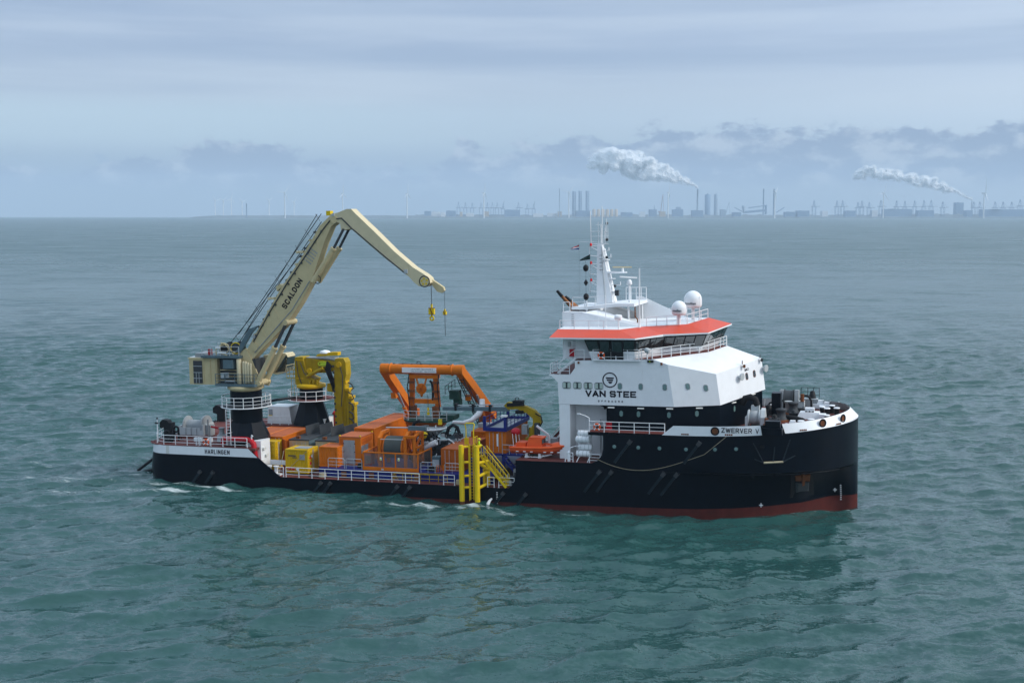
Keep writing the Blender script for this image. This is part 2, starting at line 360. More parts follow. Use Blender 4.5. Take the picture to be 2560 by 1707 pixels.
GLYPH = {'A': (((0,0),(.5,1),(1,0)), ((.2,.3),(.8,.3))), 'C': (((1,.8),(.8,1),(.2,1),(0,.8),(0,.2),(.2,0),(.8,0),(1,.2)),), 'D': (((0,0),(0,1),(.7,1),(1,.75),(1,.25),(.7,0),(0,0)),), 'E': (((1,0),(0,0),(0,1),(1,1)), ((0,.5),(.85,.5))), 'F': (((0,0),(0,1),(1,1)), ((0,.5),(.8,.5))),
    'G': (((1,.8),(.8,1),(.2,1),(0,.8),(0,.2),(.2,0),(.8,0),(1,.2),(1,.45),(.55,.45)),), 'H': (((0,0),(0,1)), ((1,0),(1,1)), ((0,.5),(1,.5))), 'I': (((.5,0),(.5,1)),), 'L': (((0,1),(0,0),(.9,0)),), 'N': (((0,0),(0,1),(1,0),(1,1)),), 'O': (((.25,0),(.75,0),(1,.25),(1,.75),(.75,1),(.25,1),(0,.75),(0,.25),(.25,0)),), 'R': (((0,0),(0,1),(.75,1),(1,.85),(1,.6),(.75,.46),(0,.46)), ((.5,.46),(1,0))),
    'S': (((1,.84),(.85,1),(.15,1),(0,.86),(0,.62),(.15,.52),(.85,.48),(1,.36),(1,.14),(.85,0),(.15,0),(0,.16)),), 'T': (((0,1),(1,1)), ((.5,0),(.5,1))), 'V': (((0,1),(.5,0),(1,1)),), 'W': (((0,1),(.25,0),(.5,.9),(.75,0),(1,1)),), 'Z': (((0,1),(1,1),(0,0),(1,0)),)}
def block_letters(body, x_dir, z_dir, origin, width, height, mat, parent, t=.2, gap=.28, wide=1.0):
    """bold grotesque lettering: every stroke a thin raised bar; t = stroke as a share of the height"""
    X, Z = Vector(x_dir).normalized(), Vector(z_dir).normalized(); Yn = X.cross(Z).normalized()
    if Yn.y > 0: Yn = -Yn
    adv = {'I': .35, ' ': .55, 'W': 1.45, 'L': .85, 'T': .95}; tot = sum(adv.get(ch, 1)+gap for ch in body)-gap; u = width/tot; x = 0; mb = MB(); k = t*height
    for ch in body:
        w = adv.get(ch, 1)*u
        if ch != ' ':
            for st in GLYPH[ch]:
                pts = [Vector(origin)+X*(x+k/2+(w-k)*p[0])+Z*(k/2+(height-k)*p[1]) for p in st]
                for p, q in zip(pts, pts[1:]):
                    d = (q-p).normalized(); mb.bar(p-d*k*.46, q+d*k*.46, k, .03, up=Yn)
        x += w+gap*u
    return mb.build('lettering', mat, parent)
def lerp_tab(tab, x):
    if x <= tab[0][0]: return tab[0][1]
    for (a, u), (b, v) in zip(tab, tab[1:]):
        if x <= b: return u+(v-u)*(x-a)/(b-a) if b > a else v
    return tab[-1][1]
# ================================================================== THE SETTING: sea
def make_sea():
    def grow(v, f, end):
        out = []; s = v[-1]-v[-2]; x = v[-1]
        while x < end: s *= f; x += s; out.append(x)
        return out
    dep = list(np.arange(55, 262, .40)); dep += grow(dep, 1.012, 9700); dep = [-12000, -5000, -1500, -400, -100, 0, 30, 45] + dep
    lat = list(np.arange(0, 112, .40)); lat += grow(lat, 1.04, 12000); lat = [-x for x in reversed(lat[1:])] + lat
    dep, lat = np.array(dep), np.array(lat)
    A, D = np.meshgrid(lat, dep)
    sp = np.maximum(np.gradient(lat)[None, :], np.gradient(dep)[:, None])
    X = CAM.x + RIGHT.x*A + HEAD.x*D; Y = CAM.y + RIGHT.y*A + HEAD.y*D; Z = np.zeros_like(X)
    x0, y0 = X.copy(), Y.copy()
    n = 130; lam = np.exp(RNG.uniform(math.log(1.3), math.log(14), n)); amp = lam**1.0*np.exp(-.5*(lam/6.2)**2)*RNG.uniform(.5, 1.4, n)
    amp *= .145/math.sqrt((amp**2).sum()/2)
    dirs = math.atan2(HEAD.y, HEAD.x) + math.pi + R(14) + RNG.normal(0, R(20), n) + np.where(RNG.random(n) < .25, R(55), 0); ph = RNG.uniform(0, 6.283, n)
    for l_, a, d, p in zip(lam, amp, dirs, ph):
        k = 2*math.pi/l_; w = np.clip((l_/sp-2.5)/2.5, 0, 1)*a
        if w.max() <= 0: continue
        t = k*(x0*math.cos(d)+y0*math.sin(d))+p; s_, c_ = np.sin(t), np.cos(t)
        Z += w*c_; X -= .98*w*math.cos(d)*s_; Y -= .98*w*math.sin(d)*s_
    # lee and wash alongside the hull
    rows, cols = X.shape; co = np.stack([X, Y, Z], -1).reshape(-1, 3).astype(np.float32)
    me = bpy.data.meshes.new('sea'); me.vertices.add(rows*cols); me.vertices.foreach_set('co', co.ravel())
    i = (np.arange(rows-1)[:, None]*cols + np.arange(cols-1)[None, :]).ravel()
    q = np.stack([i, i+1, i+cols+1, i+cols], -1).astype(np.int32); nf = len(q)
    me.loops.add(nf*4); me.loops.foreach_set('vertex_index', q.ravel()); me.polygons.add(nf)
    me.polygons.foreach_set('loop_start', np.arange(0, nf*4, 4, dtype=np.int32)); me.polygons.foreach_set('use_smooth', np.ones(nf, bool)); me.update()
    # where foam lies: wash of the thrusters and bow, and a few breaking crests
    foam = np.zeros_like(X)
    def blob(cx, cy, rx, ry, rot, amt):
        c_, s_ = math.cos(rot), math.sin(rot); u = (X-cx)*c_+(Y-cy)*s_; v = -(X-cx)*s_+(Y-cy)*c_
        np.maximum(foam, amt*np.exp(-((u/rx)**2+(v/ry)**2)), out=foam)
    for b_ in FOAM: blob(*b_)
    at_ = me.attributes.new('foam', 'FLOAT', 'POINT'); at_.data.foreach_set('value', foam.ravel().astype(np.float32))
    rr = np.hypot(x0-CAM.x, y0-CAM.y); fw = np.clip((rr-150)/900, 0, 1)**.6; at2 = me.attributes.new('open_water', 'FLOAT', 'POINT'); at2.data.foreach_set('value', fw.ravel().astype(np.float32))
    m = bpy.data.materials.new('sea_water'); m.use_nodes = True; t = m.node_tree; N_ = t.nodes; l = t.links; b = N_['Principled BSDF']
    b.inputs['IOR'].default_value = 1.333; b.inputs['Roughness'].default_value = .10; b.inputs['Specular IOR Level'].default_value = .5
    tc_ = N_.new('ShaderNodeTexCoord')
    def noise(scale, det, sx=1, sy=1, rot=0, rough=.55):
        mp = N_.new('ShaderNodeMapping'); mp.inputs['Scale'].default_value = (sx, sy, 1); mp.inputs['Rotation'].default_value = (0, 0, rot); l.new(tc_.outputs['Object'], mp.inputs[0])
        k = N_.new('ShaderNodeTexNoise'); k.inputs['Scale'].default_value = scale; k.inputs['Detail'].default_value = det; k.inputs['Roughness'].default_value = rough; l.new(mp.outputs[0], k.inputs['Vector']); return k.outputs[0]
    def bumpn(h, st, dist, prev=None):
        k = N_.new('ShaderNodeBump'); k.inputs['Strength'].default_value = st; k.inputs['Distance'].default_value = dist; l.new(h, k.inputs['Height'])
        if prev is not None: l.new(prev, k.inputs['Normal'])
        return k.outputs[0]
    rot = YAW
    # wavelets below the mesh's resolution: slopes added straight to the mesh normal, so they keep their mean effect far away
    geo = N_.new('ShaderNodeNewGeometry'); acc = geo.outputs['Normal']
    def slopes(scale, det, amt, sx, ang, rough=.6):
        mp = N_.new('ShaderNodeMapping'); mp.inputs['Rotation'].default_value = (0, 0, -rot+ang); l.new(tc_.outputs['Object'], mp.inputs[0])
        m2 = N_.new('ShaderNodeMapping'); m2.inputs['Scale'].default_value = (sx, 1, 1); l.new(mp.outputs[0], m2.inputs[0])
        k = N_.new('ShaderNodeTexNoise'); k.inputs['Scale'].default_value = scale; k.inputs['Detail'].default_value = det; k.inputs['Roughness'].default_value = rough; l.new(m2.outputs[0], k.inputs['Vector'])
        s1 = N_.new('ShaderNodeVectorMath'); s1.operation = 'SUBTRACT'; l.new(k.outputs['Color'], s1.inputs[0]); s1.inputs[1].default_value = (.5, .5, .5)
        s2 = N_.new('ShaderNodeVectorMath'); s2.operation = 'MULTIPLY'; l.new(s1.outputs[0], s2.inputs[0]); s2.inputs[1].default_value = (amt*.8, amt, 0)
        return s2.outputs[0]
    gust = noise(.02, 5, .6, 1.0, -rot, .6); gm = N_.new('ShaderNodeMapRange'); l.new(gust, gm.inputs[0]); gm.inputs[1].default_value = .35; gm.inputs[2].default_value = .65; gm.inputs[3].default_value = .65; gm.inputs[4].default_value = 1.35
    tot = None; fr_ = N_.new('ShaderNodeAttribute'); fr_.attribute_name = 'open_water'; nf_ = N_.new('ShaderNodeMapRange'); l.new(fr_.outputs['Fac'], nf_.inputs[0]); nf_.inputs[3].default_value = 1.0; nf_.inputs[4].default_value = .12
    for args in ((.045, 5, .50, .6, .1), (.25, 3, .45, .4, -.12), (.8, 4, .72, .4, .15), (2.9, 4, .85, .5, -.1), (8.0, 2, .45, .7, .3)):
        s_ = slopes(*args)
        if args[0] > .5:
            q_ = N_.new('ShaderNodeVectorMath'); q_.operation = 'SCALE'; l.new(s_, q_.inputs[0]); l.new(nf_.outputs[0], q_.inputs['Scale']); s_ = q_.outputs[0]
        if tot is None: tot = s_
        else:
            ad_ = N_.new('ShaderNodeVectorMath'); l.new(tot, ad_.inputs[0]); l.new(s_, ad_.inputs[1]); tot = ad_.outputs[0]
    gs_ = N_.new('ShaderNodeVectorMath'); gs_.operation = 'SCALE'; l.new(tot, gs_.inputs[0]); l.new(gm.outputs[0], gs_.inputs['Scale'])
    ad_ = N_.new('ShaderNodeVectorMath'); l.new(acc, ad_.inputs[0]); l.new(gs_.outputs[0], ad_.inputs[1]); nz = N_.new('ShaderNodeVectorMath'); nz.operation = 'NORMALIZE'; l.new(ad_.outputs[0], nz.inputs[0]); nb = nz.outputs[0]
    # wind patches: slow change of body colour (silt and depth) across the field
    pat = noise(.012, 3, .6, 1.0, -rot)
    mx = N_.new('ShaderNodeMix'); mx.data_type = 'RGBA'; mx.inputs[6].default_value = (.014, .058, .054, 1); mx.inputs[7].default_value = (.026, .080, .074, 1); l.new(pat, mx.inputs[0])
    fa = N_.new('ShaderNodeAttribute'); fa.attribute_name = 'foam'
    fn = noise(.8, 8, .4, 1.15, -rot-.1, .68); fn2 = noise(2.6, 5, .6, 1, -rot, .65)
    ad = N_.new('ShaderNodeMath'); ad.operation = 'MULTIPLY_ADD'; l.new(fn2, ad.inputs[0]); ad.inputs[1].default_value = .45; l.new(fn, ad.inputs[2])
    ad2 = N_.new('ShaderNodeMath'); ad2.operation = 'MULTIPLY_ADD'; l.new(fa.outputs['Fac'], ad2.inputs[0]); ad2.inputs[1].default_value = .42; l.new(ad.outputs[0], ad2.inputs[2])
    mr = N_.new('ShaderNodeMapRange'); mr.interpolation_type = 'SMOOTHSTEP'; l.new(ad2.outputs[0], mr.inputs[0]); mr.inputs[1].default_value = .93; mr.inputs[2].default_value = 1.26
    gate = N_.new('ShaderNodeMath'); gate.operation = 'MULTIPLY'; l.new(mr.outputs[0], gate.inputs[0])
    gs = N_.new('ShaderNodeMapRange'); l.new(fa.outputs['Fac'], gs.inputs[0]); gs.inputs[1].default_value = .04; gs.inputs[2].default_value = .3; l.new(gs.outputs[0], gate.inputs[1])
    mf = N_.new('ShaderNodeMix'); mf.data_type = 'RGBA'; l.new(gate.outputs[0], mf.inputs[0]); l.new(mx.outputs[2], mf.inputs[6]); mf.inputs[7].default_value = (.52, .58, .58, 1)
    l.new(mf.outputs[2], b.inputs['Base Color'])
    rg = N_.new('ShaderNodeMapRange'); l.new(gate.outputs[0], rg.inputs[0]); rg.inputs[3].default_value = .10; rg.inputs[4].default_value = .7; rf_ = N_.new('ShaderNodeMath'); rf_.operation = 'MULTIPLY_ADD'; l.new(fr_.outputs['Fac'], rf_.inputs[0]); gr_ = N_.new('ShaderNodeMapRange'); l.new(gust, gr_.inputs[0]); gr_.inputs[1].default_value = .35; gr_.inputs[2].default_value = .65; gr_.inputs[3].default_value = .17; gr_.inputs[4].default_value = .25; l.new(gr_.outputs[0], rf_.inputs[1]); l.new(rg.outputs[0], rf_.inputs[2]); l.new(rf_.outputs[0], b.inputs['Roughness'])
    l.new(nb, b.inputs['Normal'])
    me.materials.append(m); o = bpy.data.objects.new('sea', me); COL.objects.link(o); o['kind'] = 'structure'; o['label'] = 'choppy green grey sea with small wind waves'
    return o
# (x, y, length, width, rotation, amount) of foam on the water
FOAM = [(-47, 1, 5, 1.0, .1, .6), (-39, -1.1, 6, 1.0, .05, 1.0), (-33, -2.3, 5, .7, -.1, 1.0), (-53, -3, 11, 2.2, .15, .62), (-46, -8, 10, 1.6, .3, .6), (-60, 3, 12, 3.0, 0, .5), (-38, -4.6, 6, .8, .22, .95),
        (-66, -5, 14, 3, .1, .4), (-4.5, -2.0, 4, 1.3, 0, 1.0), (-10, -3.0, 6, 1.1, .1, .85), (-1, -2.8, 5.0, .6, -.1, .7), (6, -2.3, 6, .6, 0, .55), (-17, -3.2, 5, .7, 0, .5), (23.2, 2.9, 2.4, .7, .3, .8), (31.5, 7.0, 2, .7, .5, .55),
        (14, -1.0, 8, .5, 0, .45), (27, 4.2, 3, .6, .6, .5), (13, -42, 1.6, .25, .5, .7), (-45, -27, 3.0, .4, .2, .55), (62, 40, 2, .5, .1, .6), (-15, 60, 2, .6, .1, .6), (45, 5, 2, .4, .3, .5)]
sea = make_sea()

# ================================================================== THE SHIP (ship frame: x forward, y to port, z up)
c = 10.0; B = 20.0
SHIP_M = Matrix.Translation((10, 0, 0)) @ Matrix.Rotation(-R(1.015), 4, 'Y') @ Matrix.Translation((-10, 0, 0))
ship = thing('offshore_vessel', 'black hulled offshore work vessel with white deckhouse, trimmed by the stern', 'ship', (0, 10, 0))
def z_band(x): return 7.93 + .0028*max(0, x-15)**2          # foot of the forward bulwark
def y_up(x, x0=19.5, xt=32.6):                                # near side of the flared upper hull
    if x <= x0: return 0.0
    return c - c*math.sqrt(max(0, 1-min(1, (x-x0)/(xt-x0))**2.2))
LOW = [(-50, 0), (14, 0), (18, .25), (21.5, 1.2), (24.6, 2.75), (27.6, 4.9), (29.3, 7.3), (30.1, 8.45), (30.7, 8.75), (31.4, 8.85), (32.0, 9.1), (32.4, 9.5), (32.6, 10)]
def y_hull(x, z):
    if x < -41.2:                                             # rounded stern quarter
        k = min(1, (-41.2-x)/3.2); return 3.4*(1-math.sqrt(max(0, 1-k*k)))
    s = 0 if z <= 1 else .5*(z-1)/3.1 if z < 4.1 else .5+.5*min(1, (z-4.1)/.35)
    return y_up(x)*s + lerp_tab(LOW, x)*(1-s)
TOP = [(-50, 4.85), (-30.78, 4.85), (-26.9, 1.9), (-1.15, 1.9), (-.75, 2.25), (-.45, 2.75), (-.36, 3.2), (-.34, 4.8), (7.6, 4.86), (8.2, 5.15), (8.6, 5.65), (8.74, 6.3), (8.75, 7.93)]
def hull_side(sgn):
    xs = sorted(set([-44.4, -44.35, -44.2, -43.9, -43.4, -42.8, -42.0, -41.2] + list(np.arange(-39, 20, 1.5)) + [t[0] for t in TOP[1:]] + list(np.arange(20, 31, .5)) + [31, 31.3, 31.6, 31.85, 32.05, 32.2, 32.33, 32.43, 32.5, 32.55, 32.58, 32.6]))
    rows = []
    for x in xs:
        top = lerp_tab(TOP, x) if x < 8.76 else z_band(x); zb = .46+.5*max(0, min(1, (x-3)/29))
        col = []
        for z in (-2.5, -.6, zb, 1.5, 2.2, 3.0, 3.87, 4.1, 4.45, 4.85, 5.6, 6.8, 99):
            zz = min(z, top); xx = x
            if x < -41.2: xx = x + .22*max(0, zz-2.6)*(-41.2-x)/3.2 + .25*max(0, 1.6-zz)*(-41.2-x)/3.2
            y = y_hull(x, zz); col.append((xx, y if sgn < 0 else B-y, zz))
        rows.append(col)
    if True:
        x = rows[0]; rows.insert(0, [(p[0], c, p[2]) for p in x])
    return rows
hb = MB()
for sgn in (-1, 1):
    rows = hull_side(sgn); n = len(rows[0])
    for i in range(len(rows)-1):
        for j in range(n-1):
            a, b_, c_, d_ = rows[i][j], rows[i+1][j], rows[i+1][j+1], rows[i][j+1]
            if abs(a[2]-d_[2]) < 1e-6 and abs(b_[2]-c_[2]) < 1e-6: continue
            pts = [a, b_, c_, d_]; pts = [p for k, p in enumerate(pts) if p != pts[k-1]]
            if len(pts) >= 3: hb.add(pts, [tuple(range(len(pts)))], 1 if j < 2 else 0, True)
hull = hb.build('hull', ['hull_black', 'boot_red'], ship, fix=False)
bm = bmesh.new(); bm.from_mesh(hull.data); bmesh.ops.remove_doubles(bm, verts=bm.verts, dist=.002); bmesh.ops.recalc_face_normals(bm, faces=bm.faces)
for e in bm.edges: e.smooth = len(e.link_faces) == 2 and e.calc_face_angle(9) < R(22)
bm.to_mesh(hull.data); bm.free()
# thin weld line and rubbing ledge along the knuckle
MB().pipe([(x, y_hull(x, 4.5)-.03, 4.3) for x in np.arange(9.5, 31.2, .6)], .045, 6).build('knuckle_ledge', 'hull_black', hull)
# decks
def deck(x_list, zf, name='deck', inset=.02, y0=None, y1=None):
    rows = [[(x, (y_hull(x, 9)+inset) if y0 is None else y0, zf(x)), (x, (B-y_hull(x, 9)-inset) if y1 is None else y1, zf(x))] for x in x_list]
    return MB().sheet(rows).build(name, 'deck_red', ship, fix=False)
deck([-37.2, 0.5], lambda x: 1.88, 'main_deck')
deck([-44.15, -43.8, -42.8, -41.8, -41.2, -37], lambda x: 4.83, 'stern_deck')
MB().box(-37, -29.9, .02, 4.7, 4.6, 4.83).build('stern_deck', 'deck_red', ship); MB().box(-37, -29.9, 15.3, B-.02, 4.6, 4.83).build('stern_deck', 'deck_red', ship)
MB().box(-37.2, -37.0, .1, B-.1, 1.9, 4.82).box(-37.0, -30, 4.55, 4.7, 1.9, 4.6).box(-37, -30, 15.3, 15.45, 1.9, 4.6).build('bulkhead', 'white_worn', ship)
MB().box(-.35, 8.6, .02, B-.02, 4.55, 4.84).build('boat_deck', 'deck_red', ship)
MB().box(-.33, -.1, .1, 4.6, 1.9, 4.54).box(-.33, -.1, 15.4, B-.1, 1.9, 4.54).box(-.3, 0, 4.6, 15.4, 1.9, 4.54).build('bulkhead', 'white_worn', ship)
xs_f = [7.24] + list(np.arange(9, 30, 1.0)) + [30, 31, 31.6, 32, 32.3, 32.5]
fd = MB(); rows = [[(x, y_up(x)+.03, z_band(x)+.06), (x, B-y_up(x)-.03, z_band(x)+.06)] for x in xs_f]; fd.sheet(rows); fd.build('forecastle_deck', 'deck_red', ship, fix=False)
MB().box(7.24, 8.9, .0, 5.5, 7.66, 7.97).build('deck_edge', 'hull_black', ship); MB().box(7.24, 8.9, 14.5, B, 7.66, 7.97).build('deck_edge', 'hull_black', ship)
MB().box(8.7, 8.78, .05, B-.05, 4.85, 7.9).build('bulkhead', 'white_worn', ship)
# white bands and bulwarks
ab = MB(); pts = []
for x in [-44.4, -44.35, -44.2, -43.9, -43.4, -42.8, -42.0, -41.2, -36, -30.78]:
    pts.append((x, y_hull(x, 9)))
def aft_xy(x, y, z, s): 
    xx = x + .22*max(0, z-2.6)*max(0, -41.2-x)/3.2
    return (xx-.012 if x < -43.8 else xx, (y-.012) if s < 0 else B-y+.012, z)
for s in (-1, 1):
    pl = [(-44.4, c)]+pts
    ab.sheet([[aft_xy(x, y, 3.87, s) for x, y in pl]+[aft_xy(-29.62, 0, 3.87, s)], [aft_xy(x, y, 4.86, s) for x, y in pl]+[aft_xy(-30.78, 0, 4.86, s)]], smooth=True)
ab.build('white_band', 'white', ship, fix=False)
MB().box(-40.95, -40.55, -.022, -.012, 3.9, 4.84).build('rust_stain', 'off_white', ship)
MB().pipe([(x, y_hull(x, 9)+.0, 4.86) for x in (-44.1, -43.8, -43.2, -42.4, -41.2, -30.7)], .05, 6).build('deck_edge', 'deck_red', ship)
def rim(x):                                                   # where the bulwark top stands above hull station x
    xr = x if x < 22 else 22+(x-22)*(31.8-22)/(32.6-22)
    k = 0 if x < 22 else (x-22)/(10.6)
    return xr, y_up(x) + .10*k, z_band(x)+.93-.12*k
def bulwark(xs, side, mats, label=None, slant=False):
    mb = MB(); lo = []; hi = []; lo2 = []; hi2 = []
    for i, x in enumerate(xs):
        xr, yr, zr = rim(x); y0 = y_up(x)
        f = (lambda y: y) if side < 0 else (lambda y: B-y); t = .10 if side < 0 else -.10
        dx = -.05 if x > 28 else 0
        lo.append((x+ (.012 if x > 30 else 0), f(y0-.012), z_band(x)-.02)); hi.append((xr, f(yr), zr)); hi2.append((xr+dx*2, f(yr)+t, zr)); lo2.append((x+dx*2, f(y0)+t, z_band(x)))
    if slant: hi[0] = (xs[0]+1.12, hi[0][1], hi[0][2]); hi2[0] = (xs[0]+1.12, hi2[0][1], hi2[0][2])
    mb.sheet([lo, hi], 0, True); mb.sheet([hi, hi2], 1); mb.sheet([hi2, lo2], 2)
    for k in (0, -1): mb.add([lo[k], hi[k], hi2[k], lo2[k]], [(0, 1, 2, 3)], 0)
    return mb.build('bulwark', mats, ship, fix=False, label=label)
tail = [31, 31.4, 31.7, 31.95, 32.15, 32.3, 32.42, 32.5, 32.56, 32.6]
bulwark([14.65]+list(np.arange(16, 24.1, 1.0))+[24.2], -1, ['white', 'black', 'light_grey'], slant=True)
bulwark([24.2, 25.2, 26.3], -1, ['hull_black', 'black', 'light_grey'], 'black section of bulwark around the chain stopper')
bulwark([26.3]+list(np.arange(27, 30.9, .5))+tail, -1, ['white', 'black', 'light_grey'])
bulwark([14.65]+list(np.arange(16, 24.1, 1.0))+[24.2, 25.2]+list(np.arange(26.2, 30.9, .5))+tail, 1, ['white', 'black', 'light_grey'], slant=True)
stay = MB().hexa([(-.03,0,0), (.03,0,0), (.03,-.45,0), (-.03,-.45,0)], [(-.03,0,.8), (.03,0,.8), (.03,-.08,.8), (-.03,-.08,.8)]).data('bulwark_stay'); stay.materials.append(MATS['light_grey'])
for x in np.arange(17, 31.6, 1.05):
    q = bpy.data.objects.new('bulwark_stay', stay); COL.objects.link(q); q.parent = ship; q.location = Vector((x-.06*max(0, x-27), B-y_up(x)-.16, z_band(x)+.07))-BASE[ship]
    q.rotation_euler = (0, 0, -math.atan2(y_up(x+.2)-y_up(x-.2), .4))
# mooring holes through the bulwark
for x, sx in ((19.8, .42), (29.75, .38), (31.55, .3)):
    y0 = y_up(x); d = Vector((1, (y_up(x+.1)-y_up(x-.1))/.2, 0)).normalized(); nrm = Vector((d.y, -d.x, 0)); kk = 0 if x < 22 else .5
    o_ = Vector((x-.03*max(0, x-24)*kk*1.6, y0, z_band(x)+.48)) + nrm*(.03 if x < 22 else .0)
    mb = MB().torus(o_, .36, .07, nrm, 20, 6); mb.lathe(o_-nrm*.06, [(.34, 0), (.34, .04)], nrm, 20, 1)
    mb.build('mooring_hole', ['hull_black', 'rust'], ship)
# freeing ports: four small dark slots low on the band
for x in (16.9, 21.1, 25.2, 27.9, 31.0):
    d = Vector((1, (y_up(x+.1)-y_up(x-.1))/.2, 0)).normalized(); nrm = Vector((d.y, -d.x, 0))
    for k in range(4):
        p = Vector((x, y_up(x), z_band(x)+.13))+d*(k-1.5)*.19+nrm*.022
        MB().bar(p-d*.075, p+d*.075, .02, .15).build('freeing_port', 'rust', ship)
# draught marks, load marks
for k in range(9): MB().box(-2.45, -2.3, -.02, -.008, .1+k*.16, .17+k*.16).build('draught_mark', 'label_white', ship)
def on_hull(x, z): return Vector((x, y_hull(x, z), z))
for k in range(8):
    p = on_hull(31.05, .5+k*.22); MB().box(p.x-.07, p.x+.07, p.y-.09, p.y-.03, p.z, p.z+.1).build('draught_mark', 'label_white', ship)
for x, z in ((30.5, 1.62), (23.9, .98)):
    p = on_hull(x, z); MB().box(p.x-.18, p.x+.18, p.y-.14, p.y-.06, p.z-.04, p.z+.04).box(p.x-.04, p.x+.04, p.y-.142, p.y-.06, p.z-.2, p.z+.2).build('thruster_mark', 'label_white', ship)
# fender bars, portholes
for x, z, L_ in ((11.6, 7.3, 2.8), (18.4, 7.4, 2.7), (8.5, 4.2, 2.8), (9.7, 4.2, 2.7), (14.9, 4.25, 2.7), (16.2, 4.25, 2.8)):
    p = Vector((x, -.14, z)); d = Vector((-.60, 0, -.80)); f = MB().bar(p, p+d*L_, .26, .3, up=(0,1,0)).bar(p+d*.0, p+d*.45, .38, .36, up=(0,1,0), mat=1).build('fender_bar', ['fender_dark', 'dark_grey'], ship)
for x, z in ((-36.6, 2.15), (-35.0, 2.15), (-22.0, 1.6), (-20.9, 1.6), (-13.2, 1.62), (-11.8, 1.62), (-1.6, 1.5), (.8, 1.5)):
    p = Vector((x, -.14, z)); d = Vector((-.62, 0, -.78)); MB().bar(p, p+d*1.7, .26, .3, up=(0,1,0)).bar(p, p+d*.35, .36, .36, up=(0,1,0), mat=1).build('fender_bar', ['fender_dark', 'dark_grey'], ship)
for x, z, g in ((9.9, 6.6, 1), (12.3, 6.6, 1), (14.4, 6.6, 1), (17, 6.6, 1), (19.8, 6.7, 1), (21.8, 6.8, 1), (24.2, 7.0, 0), (23.2, 4.0, 0), (25.1, 4.15, 0)):
    y = y_hull(x, z)-.02; mb = MB().lathe((x, y+.04, z), [(.24, 0), (.24, .05), (.18, .07)], (0,-1,0), 16)
    po = mb.build('porthole', 'hull_black', ship); MB().lathe((x, y-.03, z), [(.18, 0), (.16, .012)], (0,-1,0), 16).build('pane', 'port_glass' if g else 'black', po)
# anchor housed in its pocket, and the rub frame above
pk = [on_hull(26.7, 4.0), on_hull(28.6, 4.0), on_hull(28.6, 1.5), on_hull(26.5, 1.5)]
nrm = (pk[1]-pk[0]).cross(pk[3]-pk[0]).normalized(); nrm = nrm if nrm.y < 0 else -nrm
MB().hexa([p+nrm*.05 for p in pk], [p-nrm*.3 for p in pk]).build('anchor_pocket', 'black', ship)
anc = MB(); m0 = (pk[0]+pk[1])/2; m1 = (pk[2]+pk[3])/2; dn = (m1-m0).normalized(); sd = (pk[1]-pk[0]).normalized()
anc.bar(m0+nrm*.2, m0+dn*1.3+nrm*.2, .28, .25, up=nrm, mat=1); anc.hexa([m0+nrm*.12-sd*.9+dn*.1, m0+nrm*.12+sd*.9+dn*.1, m0+nrm*.12+sd*.85+dn*.95, m0+nrm*.12-sd*.85+dn*.75], [m0+nrm*.22-sd*.85+dn*.15, m0+nrm*.22+sd*.85+dn*.15, m0+nrm*.22+sd*.8+dn*.9, m0+nrm*.22-sd*.8+dn*.7])
anc.hexa([m0+nrm*.1-sd*.8+dn*1.0, m0+nrm*.1+sd*.8+dn*1.0, m0+nrm*.1+sd*.75+dn*2.2, m0+nrm*.1-sd*.9+dn*2.3], [m0+nrm*.3-sd*.6+dn*1.05, m0+nrm*.3+sd*.6+dn*1.05, m0+nrm*.25+sd*.5+dn*2.0, m0+nrm*.25-sd*.6+dn*2.0], 2)
anc.build('anchor', ['rust', 'rust', 'dark_grey'], ship)
def Q(x, z, d=.35): return Vector((x, y_hull(x, z)-d, z))
fr = MB(); fr.tube(Q(24.4, 5.55), Q(26.15, 5.6), .1, n=10, mat=1)
for a, b_ in (((23.4, 7.4), (24.35, 5.6)), ((26.75, 7.7), (26.1, 5.65)), ((25.35, 7.0), (25.25, 5.65)), ((23.5, 5.85), (24.4, 5.55)), ((27.2, 6.1), (26.15, 5.6))):
    fr.tube(Q(*a, d=.02), Q(*b_), .05, n=8)
fr.build('anchor_guard', ['fender_dark', 'rope_beige'], ship)
solo(MB().pipe([(8.2-0+10.6*t, -.12, 5.3-2.2*math.sin(math.pi*min(1, t*1.25)*.5)*(1-t)*1.15+.9*t*t) for t in np.linspace(0, 1, 24)] + [(20.9, -.1, 8.0)], .022, 5), 'mooring_rope', 'rope_beige', (8.2, -.12, 5.3), 'thin pale rope slung in a loop along the black hull side', 'rope')
block_letters('HARLINGEN', (1,0,0), (0,0,1), (-36.05, -.02, 4.08), 3.05, .48, 'letter', ship, .165, .30)
block_letters('ZWERVER V', (1,0,0), (0,0,1), (20.42, -.02, z_band(21)+.34), 3.55, .46, 'letter', ship, .15, .26)
# outlet water
solo(MB().pipe([(-2.95, -.05, .75), (-3.05, -.45, .6), (-3.2, -.7, .2), (-3.3, -.8, -.5)], [.10, .14, .2, .26], 8), 'cooling_water', 'label_white', (-2.95, -.05, .75), 'white jet of cooling water pouring from the hull beside the yellow landing frame', 'water jet')
